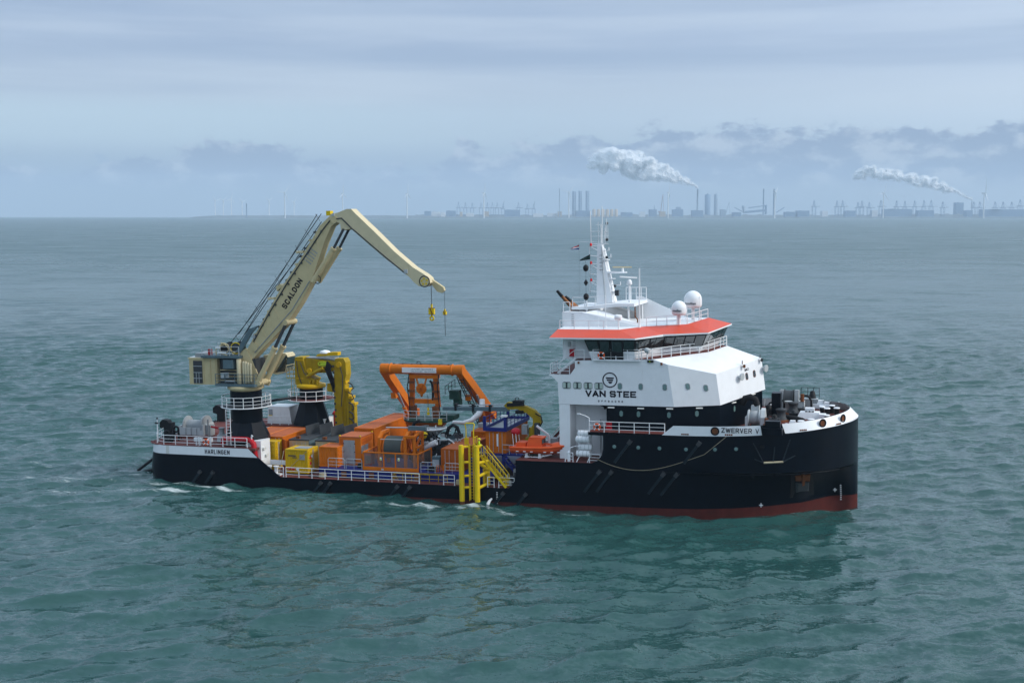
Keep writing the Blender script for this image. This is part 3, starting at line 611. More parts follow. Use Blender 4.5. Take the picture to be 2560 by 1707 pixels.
# stern push frame and rollers
sf = MB(); sf.tube((-48.2, 4.2, .45), (-43.4, 3.2, .35), .14, n=10); sf.tube((-48.2, 4.2, .45), (-43.5, 3.4, 3.5), .16, n=10); sf.tube((-48.2, 4.2, .45), (-43.6, 3.2, 1.55), .16, .2, n=10)
sf.tube((-48.2, 4.2, .45), (-48.2, 16.6, .45), .14, n=10); sf.tube((-48.2, 16.6, .45), (-43.5, 16.6, 3.5), .16, n=10); sf.tube((-48.2, 16.6, .45), (-43.4, 16.6, .35), .14, n=10)
sf.build('stern_frame', 'black', ship)
for y in (4.6, 16.2):
    k = MB().prism([(-44.7, 4.9), (-43.2, 4.9), (-43.2, 4.4), (-43.6, 3.1), (-44.0, 3.1), (-44.15, 4.2), (-44.7, 4.6)], 'y', y, y+1.0); k.build('stern_bracket', 'black', ship)
    MB().prism([(-44.75, 6.5), (-44.35, 6.85), (-43.75, 6.75), (-43.6, 6.5), (-43.2, 6.5), (-43.2, 4.9), (-44.2, 4.9), (-44.2, 5.75), (-44.75, 5.9)], 'y', y+.1, y+.9).build('tow_pin', 'black', ship)
# rails round the decks
railing(ship, [(-44.6, 5.5, 4.86), (-43.8, 3.6, 4.86), (-43.5, 2.3, 4.86), (-42.7, 1.0, 4.86), (-41.3, .15, 4.86), (-30.9, .12, 4.86)])
railing(ship, [(-40.5, 19.85, 4.86), (-30.9, 19.85, 4.86)])
railing(ship, [(-27.6, .1, 1.9), (-26.6, .1, 1.9)]); railing(ship, [(-26.3, .1, 1.9), (-10.9, .1, 1.9)]); railing(ship, [(-8.2, .1, 1.9), (-7.0, .1, 1.9)]); railing(ship, [(-3.4, .1, 1.9), (-2.7, .1, 1.9)]); railing(ship, [(-2.2, .1, 1.9), (-.55, .1, 1.9)])
railing(ship, [(-26.3, 19.9, 1.9), (-1.0, 19.9, 1.9)], gap=2)
railing(ship, [(7.35, .1, 7.97), (14.9, .1, 7.97)]); railing(ship, [(4.8, .25, 4.86), (5.6, .25, 4.86)], .9); railing(ship, [(7.3, .2, 4.86), (8.4, .2, 4.86)], .85)
# ================================================================== deckhouse, wheelhouse, roof and mast (parts of the ship)
def mir(p): return (p[0], B-p[1], p[2])
def both(mb, polys, mat=0):
    for poly in polys:
        mb.add(poly, [tuple(range(len(poly)))], mat); q = [mir(p) for p in reversed(poly)]; mb.add(q, [tuple(range(len(q)))], mat)
# black lower deckhouse
lo = [(8.7, 1.82), (15.5, 1.82), (19.8, 3.05), (23.1, 10)]; 
pl = lo + [(x, B-y) for x, y in reversed(lo[:-1])]
def zlow(x, y): return 10.42 if x < 16 else 10.52 if y < 5 or y > 15 else 11.2
house = MB().hexa([(x, y, 7.95) for x, y in pl], [(x, y, zlow(x, y)) for x, y in pl]).build('lower_deckhouse', 'hull_black', ship)
# white upper deckhouse
A_ = (13.4, 1.8, 15.1); B_ = (14.9, 1.8, 14.6); C_ = (19.45, 3.0, 13.62); D_ = (23.0, 10, 14.5); E_ = (19.5, 10, 15.72); F_ = (18.1, 7, 15.36)
b0 = (3.77, 1.8, 10.4); b1 = (15.5, 1.8, 10.44); b2 = (19.87, 3.0, 10.55); b3 = (23.4, 10, 11.3)
dh = MB()
both(dh, [[b0, b1, B_, A_, (5.5, 1.8, 14.85), (5.5, 1.8, 14.1), (5.0, 1.8, 13.42), (2.8, 1.8, 13.42), (2.8, 1.8, 13.28), (3.1, 1.8, 13.2), (3.7, 1.8, 12.6)],
          [b1, b2, C_, B_], [b2, b3, D_, C_], [A_, B_, C_, F_], [F_, C_, D_, E_], [b0, (3.77, 10, 10.4), (15.5, 10, 10.44), b1], [b1, (15.5, 10, 10.44), b3, b2],
          [b0, (3.7, 1.8, 12.6), (3.7, 10, 12.6), (3.77, 10, 10.4)], [(3.7, 1.8, 12.6), (3.1, 1.8, 13.2), (3.1, 10, 13.2), (3.7, 10, 12.6)], [(3.1, 1.8, 13.2), (2.8, 1.8, 13.28), (2.8, 10, 13.28), (3.1, 10, 13.2)],
          [(5.0, 1.8, 13.42), (5.5, 1.8, 14.1), (5.5, 10, 14.1), (5.0, 10, 13.42)], [(5.5, 1.8, 14.1), (5.5, 1.8, 14.85), (5.5, 10, 14.85), (5.5, 10, 14.1)]])
deckh = dh.build('upper_deckhouse', 'white', ship)
wg = MB(); both(wg, [[(2.78, 1.85, 13.45), (5.0, 1.85, 13.45), (5.0, 10, 13.45), (2.78, 10, 13.45)]]); wg.build('wing_deck', 'deck_red', ship)
bd = MB(); both(bd, [[(5.45, 1.75, 14.88), (13.4, 1.75, 15.13), (18.12, 6.98, 15.39), (19.52, 10, 15.75), (5.45, 10, 15.1)]]); bd.build('bridge_deck', 'deck_red', ship, fix=False)
MB().box(7.4, 12.2, 1.5, 1.8, 14.9, 15.02).build('deck_edge', 'white', ship)
# lower white part round the boat deck recess
MB().box(3.8, 8.72, 4.2, 15.8, 4.85, 10.38).build('inner_house', 'white', ship)
for y in (1.83, 15.8): MB().box(3.8, 4.9, y, y+2.37, 4.85, 10.38).build('corner_pillar', 'white', ship)
MB().box(4.9, 8.7, 4.05, 4.2, 7.35, 7.5).build('ledge', 'white', ship); MB().box(6.0, 6.06, 4.12, 4.2, 4.9, 10.3).build('ledge', 'white', ship)
for p in ([(8.5, 10.37), (8.0, 10.37), (8.35, 10.25), (8.5, 9.95)], [(8.66, 7.64), (7.7, 7.64), (8.3, 7.5), (8.6, 7.15), (8.66, 6.6)]): MB().prism(p, 'y', 1.84, 3.2).build('bracket', 'hull_black', ship)
# windows
def window(parent, o, ux, uz, w, h, pane='window_glass', frame='grey', curtain=True, nrm=None):
    o, ux, uz = Vector(o), Vector(ux).normalized(), Vector(uz).normalized(); n_ = nrm or ux.cross(uz).normalized()
    def pt(u, v, d): return o+ux*u+uz*v+n_*d
    def oct_(hw, hh, d, r=.12): return [pt(a, b_, d) for a, b_ in ((-hw+r, -hh), (hw-r, -hh), (hw, -hh+r), (hw, hh-r), (hw-r, hh), (-hw+r, hh), (-hw, hh-r), (-hw, -hh+r))]
    f = MB().hexa(oct_(w/2+.05, h/2+.05, -.02), oct_(w/2+.05, h/2+.05, .03)).build('window', frame, parent)
    MB().hexa(oct_(w/2, h/2, .0), oct_(w/2, h/2, .036)).build('pane', pane, f)
    if curtain:
        k = .38*w
        for s in (-1, 1):
            cx = s*(w/2-k/2); MB().hexa([pt(cx-k/2, -h/2+.05, .03), pt(cx+k/2, -h/2+.05, .03), pt(cx+k/2, h/2-.05, .03), pt(cx-k/2, h/2-.05, .03)], [pt(cx-k/2, -h/2+.05, .04), pt(cx+k/2, -h/2+.05, .04), pt(cx+k/2, h/2-.05, .04), pt(cx-k/2, h/2-.05, .04)]).build('curtain', 'curtain', f)
    return f
NS = Vector((0, -1, 0))
for x in (4.62, 5.73, 6.84, 7.95): window(ship, (x, 1.8, 12.33), (1,0,0), (0,0,1), .80, .62, nrm=NS)
for x in (10.1, 12.2, 14.6): window(ship, (x, 1.8, 12.36), (1,0,0), (0,0,1), .36, .56, nrm=NS, pane='port_glass', curtain=False)
fx = Vector(b2)-Vector(b1); fn = Vector((fx.y, -fx.x, 0)).normalized()
for t in (.36, .74):
    top_ = Vector(B_).lerp(Vector(C_), t); bot = Vector(b1).lerp(Vector(b2), t); p = bot.lerp(top_, .52); window(ship, p, fx, top_-bot, .36, .56, nrm=fx.cross(top_-bot).normalized(), pane='port_glass', curtain=False)
gx = Vector(b3)-Vector(b2)
def front(u, v): return Vector(b2).lerp(Vector(b3), u).lerp(Vector(C_).lerp(Vector(D_), u), v)
gn = gx.cross(Vector(C_)-Vector(b2)).normalized()
for u, v in ((.63, .60), (.80, .60)): window(ship, front(u, v), gx, Vector(C_)-Vector(b2), .34, .62, nrm=gn, pane='window_glass', frame='rust', curtain=False)
for x in (10.2, 11.95, 15.0): window(ship, (x, 1.82, 9.62), (1,0,0), (0,0,1), .34, .58, nrm=NS, pane='port_glass', frame='hull_black', curtain=False)
hx = Vector((4.3, 1.23, 0)); hn = Vector((hx.y, -hx.x, 0)).normalized()
window(ship, Vector((15.5, 1.82, 9.75))+hx*.5, hx, (0,0,1), .34, .58, nrm=hn, curtain=False, frame='hull_black', pane='port_glass')
window(ship, (20.9, 5.35, 9.9), (3.3, 6.95, 0), (0,0,1), .34, .58, nrm=Vector((6.95, -3.3, 0)).normalized(), curtain=False, frame='hull_black', pane='port_glass')
for p, d in (((9.2, 1.7, 10.2), (1,0,0)), ((12.2, 1.7, 10.2), (1,0,0)), ((15.1, 1.7, 10.25), (1,0,0)), ((17.9, 2.4, 10.3), hx), ((20.9, 5.1, 10.55), (3.3, 6.95, 0)), ((22.4, 8.2, 11.0), (3.3, 6.95, 0))):
    p, d = Vector(p), Vector(d).normalized(); MB().tube(p-d*.33, p+d*.33, .07, n=8).build('deck_light', 'lamp_glass', ship)
# company name and emblem on the side
block_letters('VAN', (1,0,0), (0,0,1), (6.55, 1.795, 11.24), 2.1, .64, 'letter', deckh, .255, .12); block_letters('STEE', (1,0,0), (0,0,1), (9.06, 1.795, 11.24), 2.68, .64, 'letter', deckh, .235, .15)
block_letters('OFFSHORE', (1,0,0), (0,0,1), (7.85, 1.795, 10.74), 2.55, .17, 'letter', deckh, .22, 1.5)
em = MB().torus((9.08, 1.795, 12.96), .71, .058, (0,-1,0), 40, 6)
for z0, z1, x0, x1, x2, x3 in ((13.07, 13.22, -.43, .43, .37, -.36), (12.86, 13.01, -.34, .35, .30, -.28), (12.60, 12.80, -.20, .28, .13, -.06)):
    em.hexa([(9.08+x0, 1.78, z1), (9.08+x1, 1.78, z1), (9.08+x2, 1.78, z0), (9.08+x3, 1.78, z0)], [(9.08+x0, 1.80, z1), (9.08+x1, 1.80, z1), (9.08+x2, 1.80, z0), (9.08+x3, 1.80, z0)])
em.build('emblem', 'letter', deckh)
lettering('IMO', gx, Vector(C_)-Vector(b2), front(.60, .77)+gn*.01, .75, .26, 'letter', deckh, .01)
# two horns with loops and two floodlights on the front
for u in (.57, .97):
    p = front(u, .95); MB().tube(p, p+gn*.35, .05, n=8).box(p.x-.1+.2, p.x+.1+.2, p.y-.35, p.y-.1, p.z-.12, p.z+.2).torus(p+Vector((0,-.25,.42)), .2, .03, (1,0,0), 14, 6).build('loop_antenna', 'rust' if u < .6 else 'dark_grey', ship)
for u in (.46, 1.0):
    p = front(u, .68)+gn*.3; MB().lathe(p-gn*.2, [(.12, 0), (.33, .15), (.38, .35)], gn+Vector((.2, 0, -.2)), 14).build('floodlight', 'light_grey', ship)
# wheelhouse
sill = [(7.0, 1.6, 15.82), (11.65, 1.6, 15.84), (13.86, 4.5, 15.95), (17.55, 6.2, 16.04), (19.0, 10, 16.45)]
head = [(6.6, 1.35, 16.98), (11.8, 1.3, 17.04), (14.2, 4.12, 17.15), (18.1, 5.75, 17.3), (19.6, 10, 17.75)]
foot = [(7.25, 1.75, 14.9), (11.6, 1.75, 15.05), (13.7, 4.7, 15.2), (17.2, 6.5, 15.33), (18.5, 10, 15.7)]
wl = MB(); both(wl, [[foot[i], foot[i+1], sill[i+1], sill[i]] for i in range(4)]); both(wl, [[(3.95, 3, 14.88), (7.25, 3, 14.9), (7.0, 3, 15.82), (6.6, 3, 17.0), (3.95, 3, 17.1)], [(7.25, 3, 14.9), foot[0], sill[0], (7.0, 3, 15.82)], [(3.95, 3, 14.88), (3.95, 10, 14.88), (3.95, 10, 17.1), (3.95, 3, 17.1)]])
wh = wl.build('wheelhouse', 'white', ship)
wb = MB(); both(wb, [[sill[i], sill[i+1], head[i+1], head[i]] for i in range(4)]); both(wb, [[(7.0, 3, 15.82), sill[0], head[0], (6.6, 3, 17.0)]]); band = wb.build('window_band', 'black', ship)
def band_pane(i, u0, u1, side, name='window', v0=.07, v1=.90, mat='window_glass'):
    s0, s1, h0, h1 = (Vector(p) for p in (sill[i], sill[i+1], head[i], head[i+1])); n_ = (s1-s0).cross(h0-s0).normalized()
    if n_.y > 0 or n_.x < -.5: n_ = -n_
    q = []
    for u, v in ((u0, v0), (u1, v0), (u1, v1), (u0, v1)):
        p = s0.lerp(s1, u).lerp(h0.lerp(h1, u), v); q.append(p)
    lo_ = [p+n_*.0 for p in q]; hi_ = [p+n_*.035 for p in q]
    if side > 0: lo_ = [Vector(mir(p)) for p in lo_]; hi_ = [Vector(mir(p)) for p in hi_]
    MB().hexa(lo_, hi_).build(name, mat, band)
for side in (-1, 1):
    for i, n_ in ((1, 2), (2, 4), (3, 5)):
        for k in range(n_): band_pane(i, (k+.06)/n_, (k+.94)/n_, side)
    band_pane(0, .02, .24, side); band_pane(0, .77, .98, side)
for k, (x0, x1) in enumerate(((8.1, 9.2), (9.3, 10.5))):
    d_ = MB().hexa([(x0, 1.6, 14.98), (x1, 1.6, 15.0), (x1+.03, 1.2, 16.95), (x0+.03, 1.2, 16.95)], [(x0, 1.8, 14.98), (x1, 1.8, 15.0), (x1+.03, 1.5, 16.95), (x0+.03, 1.5, 16.95)]).build('door', 'black', ship)
    MB().hexa([(x0+.1, 1.57, 15.2), (x1-.1, 1.57, 15.2), (x1-.07, 1.2, 16.85), (x0+.13, 1.2, 16.85)], [(x0+.1, 1.62, 15.2), (x1-.1, 1.62, 15.2), (x1-.07, 1.25, 16.85), (x0+.13, 1.25, 16.85)]).build('pane', 'window_glass', d_)
# red sloping roof edge with white fascia
ev = [(3.1, 1.0, 17.2), (11.83, 1.0, 17.2), (14.06, 3.9, 17.37), (18.35, 5.3, 17.48), (20.0, 10, 18.0)]
ri = [(3.43, 3.0, 17.87), (9.81, 3.0, 17.88), (11.8, 5.5, 18.01), (15.93, 7.0, 18.16), (17.6, 10, 18.6)]
for i in range(4): 
    for s in (0, 1):
        poly = [ev[i], ev[i+1], ri[i+1], ri[i]]; poly = [mir(p) for p in reversed(poly)] if s else poly
        MB().add(poly, [(0, 1, 2, 3)]).build('roof_panel', 'roof_red', ship)
fa = MB(); dn_ = lambda p: (p[0], p[1], p[2]-.14); both(fa, [[ev[i], ev[i+1], dn_(ev[i+1]), dn_(ev[i])] for i in range(4)]); both(fa, [[dn_(ev[i]), dn_(ev[i+1]), head[i+1], head[i]] for i in range(4)]); both(fa, [[dn_(ev[0]), head[0], (6.6, 10, 17.0), (3.1, 10, 17.06)], [ev[0], dn_(ev[0]), (3.1, 10, 17.06), (3.1, 10, 17.2)]])
fa.build('fascia', 'white', ship)
ae = MB(); both(ae, [[ev[0], ri[0], (3.43, 10, 17.87), (3.1, 10, 17.2)]]); ae.build('roof_panel', 'roof_red', ship)
rt = MB(); both(rt, [[ri[0], ri[1], ri[2], ri[3], ri[4], (3.43, 10, 18.1)]]); rt.build('roof', 'white', ship, fix=False)
# casing on the roof: raised trunk with long sloping side plates
for s in (0, 1):
    f = (lambda p: p) if s == 0 else mir
    cs = MB(); cs.hexa([f(p) for p in ((3.3, 5.2, 17.8), (11.4, 5.2, 18.0), (11.4, 5.35, 18.0), (3.3, 5.35, 17.8))], [f(p) for p in ((3.3, 5.2, 19.45), (5.5, 5.2, 19.42), (11.4, 5.35, 18.35), (3.3, 5.35, 19.45))]); 
    cs.add([f(p) for p in ((5.5, 5.2, 19.42), (6.9, 6.6, 19.62), (11.6, 5.8, 18.15), (11.4, 5.2, 18.0))], [(0, 1, 2, 3)]); cs.build('casing_side', 'white', ship)
MB().box(3.3, 5.4, 5.36, 14.64, 17.9, 19.44).build('casing', 'white', ship)
bw = MB().prism([(9.4, 18.2), (15.2, 18.3), (14.6, 18.5), (10.0, 20.6), (9.4, 20.6)], 'y', 13.0, 13.12).build('screen_wall', 'white', ship)
MB().prism([(4.0, 19.62), (5.4, 19.62), (9.0, 19.95), (10.6, 19.95), (10.6, 20.25), (8.6, 20.25), (5.4, 19.9), (4.0, 19.9)], 'y', 6.3, 13.0).build('mast_platform', 'white', ship)
for x, y in ((9.9, 6.8), (10.1, 12.6)): MB().tube((x, y, 18.2), (x, y, 19.95), .1, n=10).build('pillar', 'white', ship)
MB().pipe([(10.55, 7.0, 19.9), (10.55, 7.0, 18.9), (10.8, 7.0, 18.6), (10.8, 7, 18.2)], .07, 6).build('drain_pipe', 'rust', ship)
# mast
mb = MB().hexa([(6.0, 8.9, 19.9), (7.75, 8.9, 20.2), (7.75, 10.9, 20.2), (6.0, 10.9, 19.9)], [(6.0, 9.5, 26.2), (6.5, 9.5, 26.2), (6.5, 10.3, 26.2), (6.0, 10.3, 26.2)])
mb.hexa([(7.3, 9.1, 20.2), (7.9, 9.4, 20.2), (7.9, 10.4, 20.2), (7.3, 10.7, 20.2)], [(6.4, 9.6, 25.9), (6.75, 9.7, 25.8), (6.75, 10.1, 25.8), (6.4, 10.2, 25.9)]); mast = mb.build('mast', 'white', ship)
for z in np.arange(23.6, 25.5, .38): MB().pipe([(6.35, 9.2, z), (6.35, 9.05, z), (6.62, 9.05, z), (6.62, 9.2, z)], .025, 5).build('rung', 'dark_grey', mast)
for z in (26.1, 24.2, 22.4):
    xm = 6.0; t = MB().tube((xm+.1, 9.3, z-.5), (xm-.75, 9.2, z), .05, n=6).tube((xm+.1, 9.3, z), (xm-.75, 9.2, z), .05, n=6).tube((xm-.75, 9.2, z), (xm-.75, 9.2, z-1.0), .03, n=6).tube((xm-.75, 9.2, z-1.0), (xm+.1, 9.3, z-1.1), .05, n=6).build('lamp_bracket', 'white_rail', mast)
    MB().lathe((xm-.6, 9.2, z+.02), [(.12, 0), (.13, .2), (.05, .28)], n=10).build('signal_lamp', 'red_lamp', mast)
for a, b_, r_ in (((5.35, 9.5, 26.2), (5.3, 9.5, 29.75), .055), ((6.5, 9.8, 26.2), (6.5, 9.8, 30.25), .055), ((6.9, 9.5, 26.4), (7.0, 9.5, 28.9), .06), ((6.1, 9.8, 26.2), (6.05, 9.8, 28.6), .045), ((6.3, 10.0, 26.2), (6.3, 10.0, 28.4), .07), ((6.75, 9.3, 26.0), (6.9, 9.3, 28.0), .035), ((7.15, 9.6, 26.6), (7.15, 9.6, 28.2), .03)):
    MB().tube(a, b_, r_, r_*.7, n=6).build('whip_antenna', 'white_rail', mast)
MB().tube((5.3, 9.5, 26.3), (7.2, 9.5, 26.3), .05, n=6).tube((5.3, 9.5, 27.1), (7.2, 9.5, 27.1), .03, n=6).tube((6.7, 9.5, 27.5), (7.2, 9.5, 27.6), .04, n=6).tube((4.1, 9.5, 26.55), (6.5, 9.5, 26.45), .025, n=6).build('yardarm', 'white_rail', mast)
for x, z in ((7.1, 28.45), (7.1, 26.75), (7.05, 24.9), (7.9, 21.9)): MB().lathe((x, 9.4, z-.15), [(.09, 0), (.14, .06), (.14, .22), (.05, .3)], n=8).build('signal_lamp', 'dark_grey', mast)
for z, x0, x1 in ((27.6, 5.35, 6.5), (28.3, 5.9, 7.1), (25.6, 6.4, 7.3), (24.9, 6.5, 7.5), (22.0, 7.3, 8.5)): MB().tube((x0, 9.5, z), (x1, 9.5, z), .04, n=6).tube((x1, 9.3, z), (x1, 9.3, z+.35), .06, n=6).build('crossbar', 'white_rail', mast)
for z in (21.3, 22.6, 24.6): MB().box(7.3-.25*(z-21.3), 8.1-.28*(z-21.3), 9.2, 10.4, z, z+.07).build('mast_landing', 'white', mast)
MB().box(8.0, 8.4, 8.8, 9.2, 20.9, 21.5).build('horn', 'dark_grey', mast); MB().pipe([(7.0, 8.85, 20.2), (6.75, 9.1, 23.0), (6.5, 9.4, 26.0)], .05, 6).build('cable_run', 'light_grey', mast)
# radars
MB().hexa([(6.7, 9.2, 23.2), (9.1, 9.2, 23.25), (9.1, 10.0, 23.25), (6.7, 10.0, 23.2)], [(6.7, 9.2, 23.42), (9.1, 9.3, 23.36), (9.1, 9.9, 23.36), (6.7, 10.0, 23.42)]).build('radar_arm', 'white', mast)
rd = thing('radar', 'radar with level cream scanner bar on the mast arm', 'radar', (8.7, 9.6, 23.36), 'radars'); MB().lathe((8.7, 9.6, 23.36), [(.16, 0), (.12, .12), (.10, .42)], n=10).build('pedestal', 'white', rd); MB().bar((7.7, 9.3, 23.87), (9.6, 9.9, 23.84), .16, .13).build('scanner', 'cream_light', rd)
rd = thing('radar', 'lower radar with tilted white scanner on its own post forward of the mast', 'radar', (9.75, 8, 20.25), 'radars'); MB().tube((9.75, 8, 20.25), (9.75, 8, 22.3), .11, n=10).lathe((9.75, 8, 22.1), [(.25, 0), (.3, .1), (.24, .4), (.12, .55)], n=12).build('pedestal', 'white', rd); MB().bar((8.85, 7.5, 22.95), (10.45, 8.4, 22.8), .3, .14).build('scanner', 'white', rd)
railing(ship, [(4.1, 6.4, 19.92), (5.4, 6.4, 19.92), (7.6, 6.4, 20.12)], .95, 1.1, rails=(1, .5)); railing(ship, [(8.3, 12.9, 20.26), (10.5, 12.9, 20.26)], 1.3, .55, rails=(1, .5)); railing(ship, [(3.4, 5.3, 19.46), (4.1, 5.3, 19.46)], 1.0, .6, rails=(1, .5))
# things on and around the roof
for i, (x, y, zb, r_, lab) in enumerate(((15.2, 6.4, 18.15, .76, 'smaller white satellite dome on a short post'), (16.25, 8.5, 18.5, .92, 'larger white satellite dome standing higher at the front of the roof'))):
    t = thing('satellite_dome', lab, 'radome', (x, y, zb), 'satellite domes'); z0 = zb+(1.0 if i == 0 else 1.25)
    MB().tube((x, y, zb), (x, y, z0+.05), .16, n=10).build('post', 'white', t)
    prof = [(r_*.82, 0), (r_*.95, .1), (r_, .3), (r_, r_*.85)] + [(r_*math.cos(a), r_*.85+r_*1.02*math.sin(a)) for a in np.linspace(.15, 1.55, 9)]
    MB().lathe((x, y, z0), prof, n=24).build('dome', 'white', t)
    tx = lettering('intellian', (1,0,0), (0,0,1), (x-r_*.72, y, z0+.33), r_*1.2, .26, 'letter', t, .01); b_ = BASE[tx]
    for v in tx.data.vertices:
        q = v.co+b_; d = math.sqrt(max(.01, r_*r_-(q.x-x)**2)); v.co.y = y-d-(.015 if q.y < y else -.01)-b_.y
for p, z1, r_ in (((11.55, 4.4, 18.0), 23.9, .06), ((7.25, 4.6, 17.9), 22.3, .018), ((8.05, 4.5, 17.9), 20.9, .045), ((9.9, 12.5, 18.2), 23.7, .03), ((17.0, 8.0, 18.5), 20.9, .05), ((15.3, 9.5, 18.4), 20.8, .015)):
    MB().tube(p, (p[0], p[1], z1), r_, r_*.6, n=8).lathe(p, [(r_*2.4, 0), (r_*1.2, .35)], n=8).build('antenna_pole', 'white_rail', ship)
sl_ = thing('searchlight', 'big white drum searchlight on a stalk behind the red roof edge', 'searchlight', (9.5, 4.0, 17.9), 'searchlights'); MB().tube((9.5, 4, 17.9), (9.5, 4, 18.75), .07, n=8).build('stalk', 'white', sl_); MB().lathe((9.15, 4, 19.05), [(.25, 0), (.3, .1), (.3, .65), (.24, .68)], (1, -.1, -.1), 16).build('drum', 'white', sl_)
sl_ = thing('searchlight', 'searchlight on the bridge deck rail beside the wheelhouse corner', 'searchlight', (12.9, 1.65, 15.1), 'searchlights'); MB().tube((12.9, 1.65, 15.1), (12.9, 1.65, 15.75), .06, n=8).build('stalk', 'white', sl_); MB().lathe((12.7, 1.65, 16.05), [(.2, 0), (.26, .1), (.26, .45), (.2, .48)], (1, -.2, -.3), 14).build('drum', 'light_grey', sl_)
t = thing('exhaust_stack', 'cluster of three browned exhaust pipes bent aft, blackened at the tips', 'exhaust', (3.9, 7, 19.45))
for k, (dx, top_) in enumerate(((0, (2.3, 7, 21.5)), (.25, (3.1, 7.3, 20.9)), (.5, (3.35, 7.2, 20.75)))):
    q = Vector((3.9+dx*.7, 7+k*.3, 19.4)); tp = Vector(top_); pi = MB().pipe([q, q+Vector((-.02, 0, .4)), q.lerp(tp, .55)+Vector((.1, 0, .05)), tp], [.22, .22, .19, .13], 10).build('exhaust_pipe', 'copper_pipe', t)
    MB().pipe([q.lerp(tp, .72)+Vector((.06, 0, .02)), tp+(tp-q)*.02], [.19, .145], 10).build('sooty_tip', 'black', pi)
for nm, z, kind, lab in (('day_shape', 23.9, 0, 'upper black ball hoisted aft of the mast'), ('day_shape', 22.4, 1, 'black diamond hoisted between two black balls'), ('day_shape', 20.95, 0, 'lowest black ball hoisted just above the casing rail')):
    mb = MB()
    if kind: mb.lathe((5.55, 6.4, z-.36), [(.01, 0), (.28, .36), (.01, .72)], n=4, smooth=False)
    else: mb.ball((5.55, 6.4, z), .29, .29, .36, 14, 10)
    solo(mb.tube((5.55, 6.4, z-.75), (5.55, 6.4, z+.75), .015, n=5), nm, 'black', (5.55, 6.4, z), lab, 'day shape', 'day shapes')
MB().tube((5.6, 6.4, 19.5), (5.6, 6.4, 20.55), .14, .06, n=8).build('halyard_post', 'white', ship)
def flag(pts, mats, name, label, cols):
    base_ = Vector(pts[0]); rows = []; mb = MB(); n = 8; m = len(cols)
    for i in range(n+1):
        u = i/n; w = 1-u*.85; row = []
        for j in range(m+1):
            v = j/m; p = Vector(pts[0])+(Vector(pts[1])-Vector(pts[0]))*u + Vector((0, .12*math.sin(u*7), 0)) + Vector((0, 0, -(pts[2])*(v*w+.2*u)+.0))
            row.append(p)
        rows.append(row)
    for i in range(n):
        for j in range(m): mb.add([rows[i][j], rows[i+1][j], rows[i+1][j+1], rows[i][j+1]], [(0,1,2,3)], cols[j])
    o = solo(mb, name, mats, base_, label, 'flag', 'flags'); sm = o.modifiers.new('cloth', 'SOLIDIFY'); sm.thickness = .01
flag([(4.3, 8.5, 26.25), (3.35, 8.5, 25.95), .5], ['red', 'label_white', 'blue_flag'], 'flag', 'worn red white and blue ensign flying aft of the mast top', [0, 1, 2])
flag([(5.35, 9.0, 25.25), (4.2, 9.0, 24.75), .55], ['dark_cloth', 'dark_cloth', 'green_dark'], 'flag', 'tattered dark pennant flying below the ensign', [0, 2, 0])
MB().tube((4.3, 8.5, 20.0), (4.3, 8.5, 26.4), .008, n=4).build('halyard', 'wire', ship); MB().tube((5.35, 9.0, 21.0), (5.35, 9.0, 26.4), .01, n=4).build('halyard', 'wire', ship)
# rails of the bridge deck and roof
railing(ship, [(5.5, 1.85, 14.9), (7.4, 1.85, 14.95), (7.45, 1.55, 15.0), (12.1, 1.55, 15.03), (12.3, 1.85, 15.1), (13.35, 1.85, 15.13), (18.05, 7.0, 15.38), (19.45, 9.9, 15.74)], 1.0, 1.25)
railing(ship, [(19.45, 10.1, 15.74), (18.05, 13.0, 15.38), (13.35, 18.15, 15.13), (5.5, 18.15, 14.9)], 1.0, 1.25)
railing(ship, [(2.9, 4.6, 13.45), (2.9, 1.95, 13.45), (4.9, 1.95, 13.45)], 1.0, .9); railing(ship, [(3.6, 3.15, 17.9), (9.7, 3.15, 17.92)], .85, 1.4, rails=(1, .5)); railing(ship, [(12.0, 5.7, 18.05), (15.9, 7.15, 18.2), (17.55, 9.9, 18.6)], .9, 1.0, rails=(1, .5)); railing(ship, [(10.5, 14.5, 18.2), (16.2, 12.9, 18.3)], 1.0, 1.4, rails=(1, .5))
for a, b_ in (((3.6, 2.5, 13.5), (5.4, 2.5, 14.9)), ((.9, 9.0, 4.9), (3.4, 9.0, 7.8))):
    st_ = MB(); a, b_ = Vector(a), Vector(b_)
    for dy in (-.4, .4): st_.bar(a+Vector((0, dy, 0)), b_+Vector((0, dy, 0)), .06, .2)
    for k in range(1, 8): p = a.lerp(b_, k/8); st_.box(p.x-.12, p.x+.12, p.y-.4, p.y+.4, p.z-.02, p.z+.02)
    for dy in (-.4, .4): st_.bar(a+Vector((0, dy, .95)), b_+Vector((0, dy, .95)), .05, .05)
    st_.build('stair', 'white_rail', ship)
# landings on the after face of the house
for z, x0 in ((7.6, 2.6), (9.4, 2.9)):
    MB().box(x0, 3.8, 9.5, 12.5, z, z+.12).build('landing', 'deck_red', ship); railing(ship, [(3.7, 9.55, z+.12), (x0+.05, 9.55, z+.12), (x0+.05, 12.4, z+.12)], .95, .8, rails=(1, .5))
MB().prism([(.9, 5.6), (3.8, 5.6), (3.8, 6.9), (2.2, 6.9)], 'y', 8.6, 12).build('hatch_cover', 'deck_red', ship)
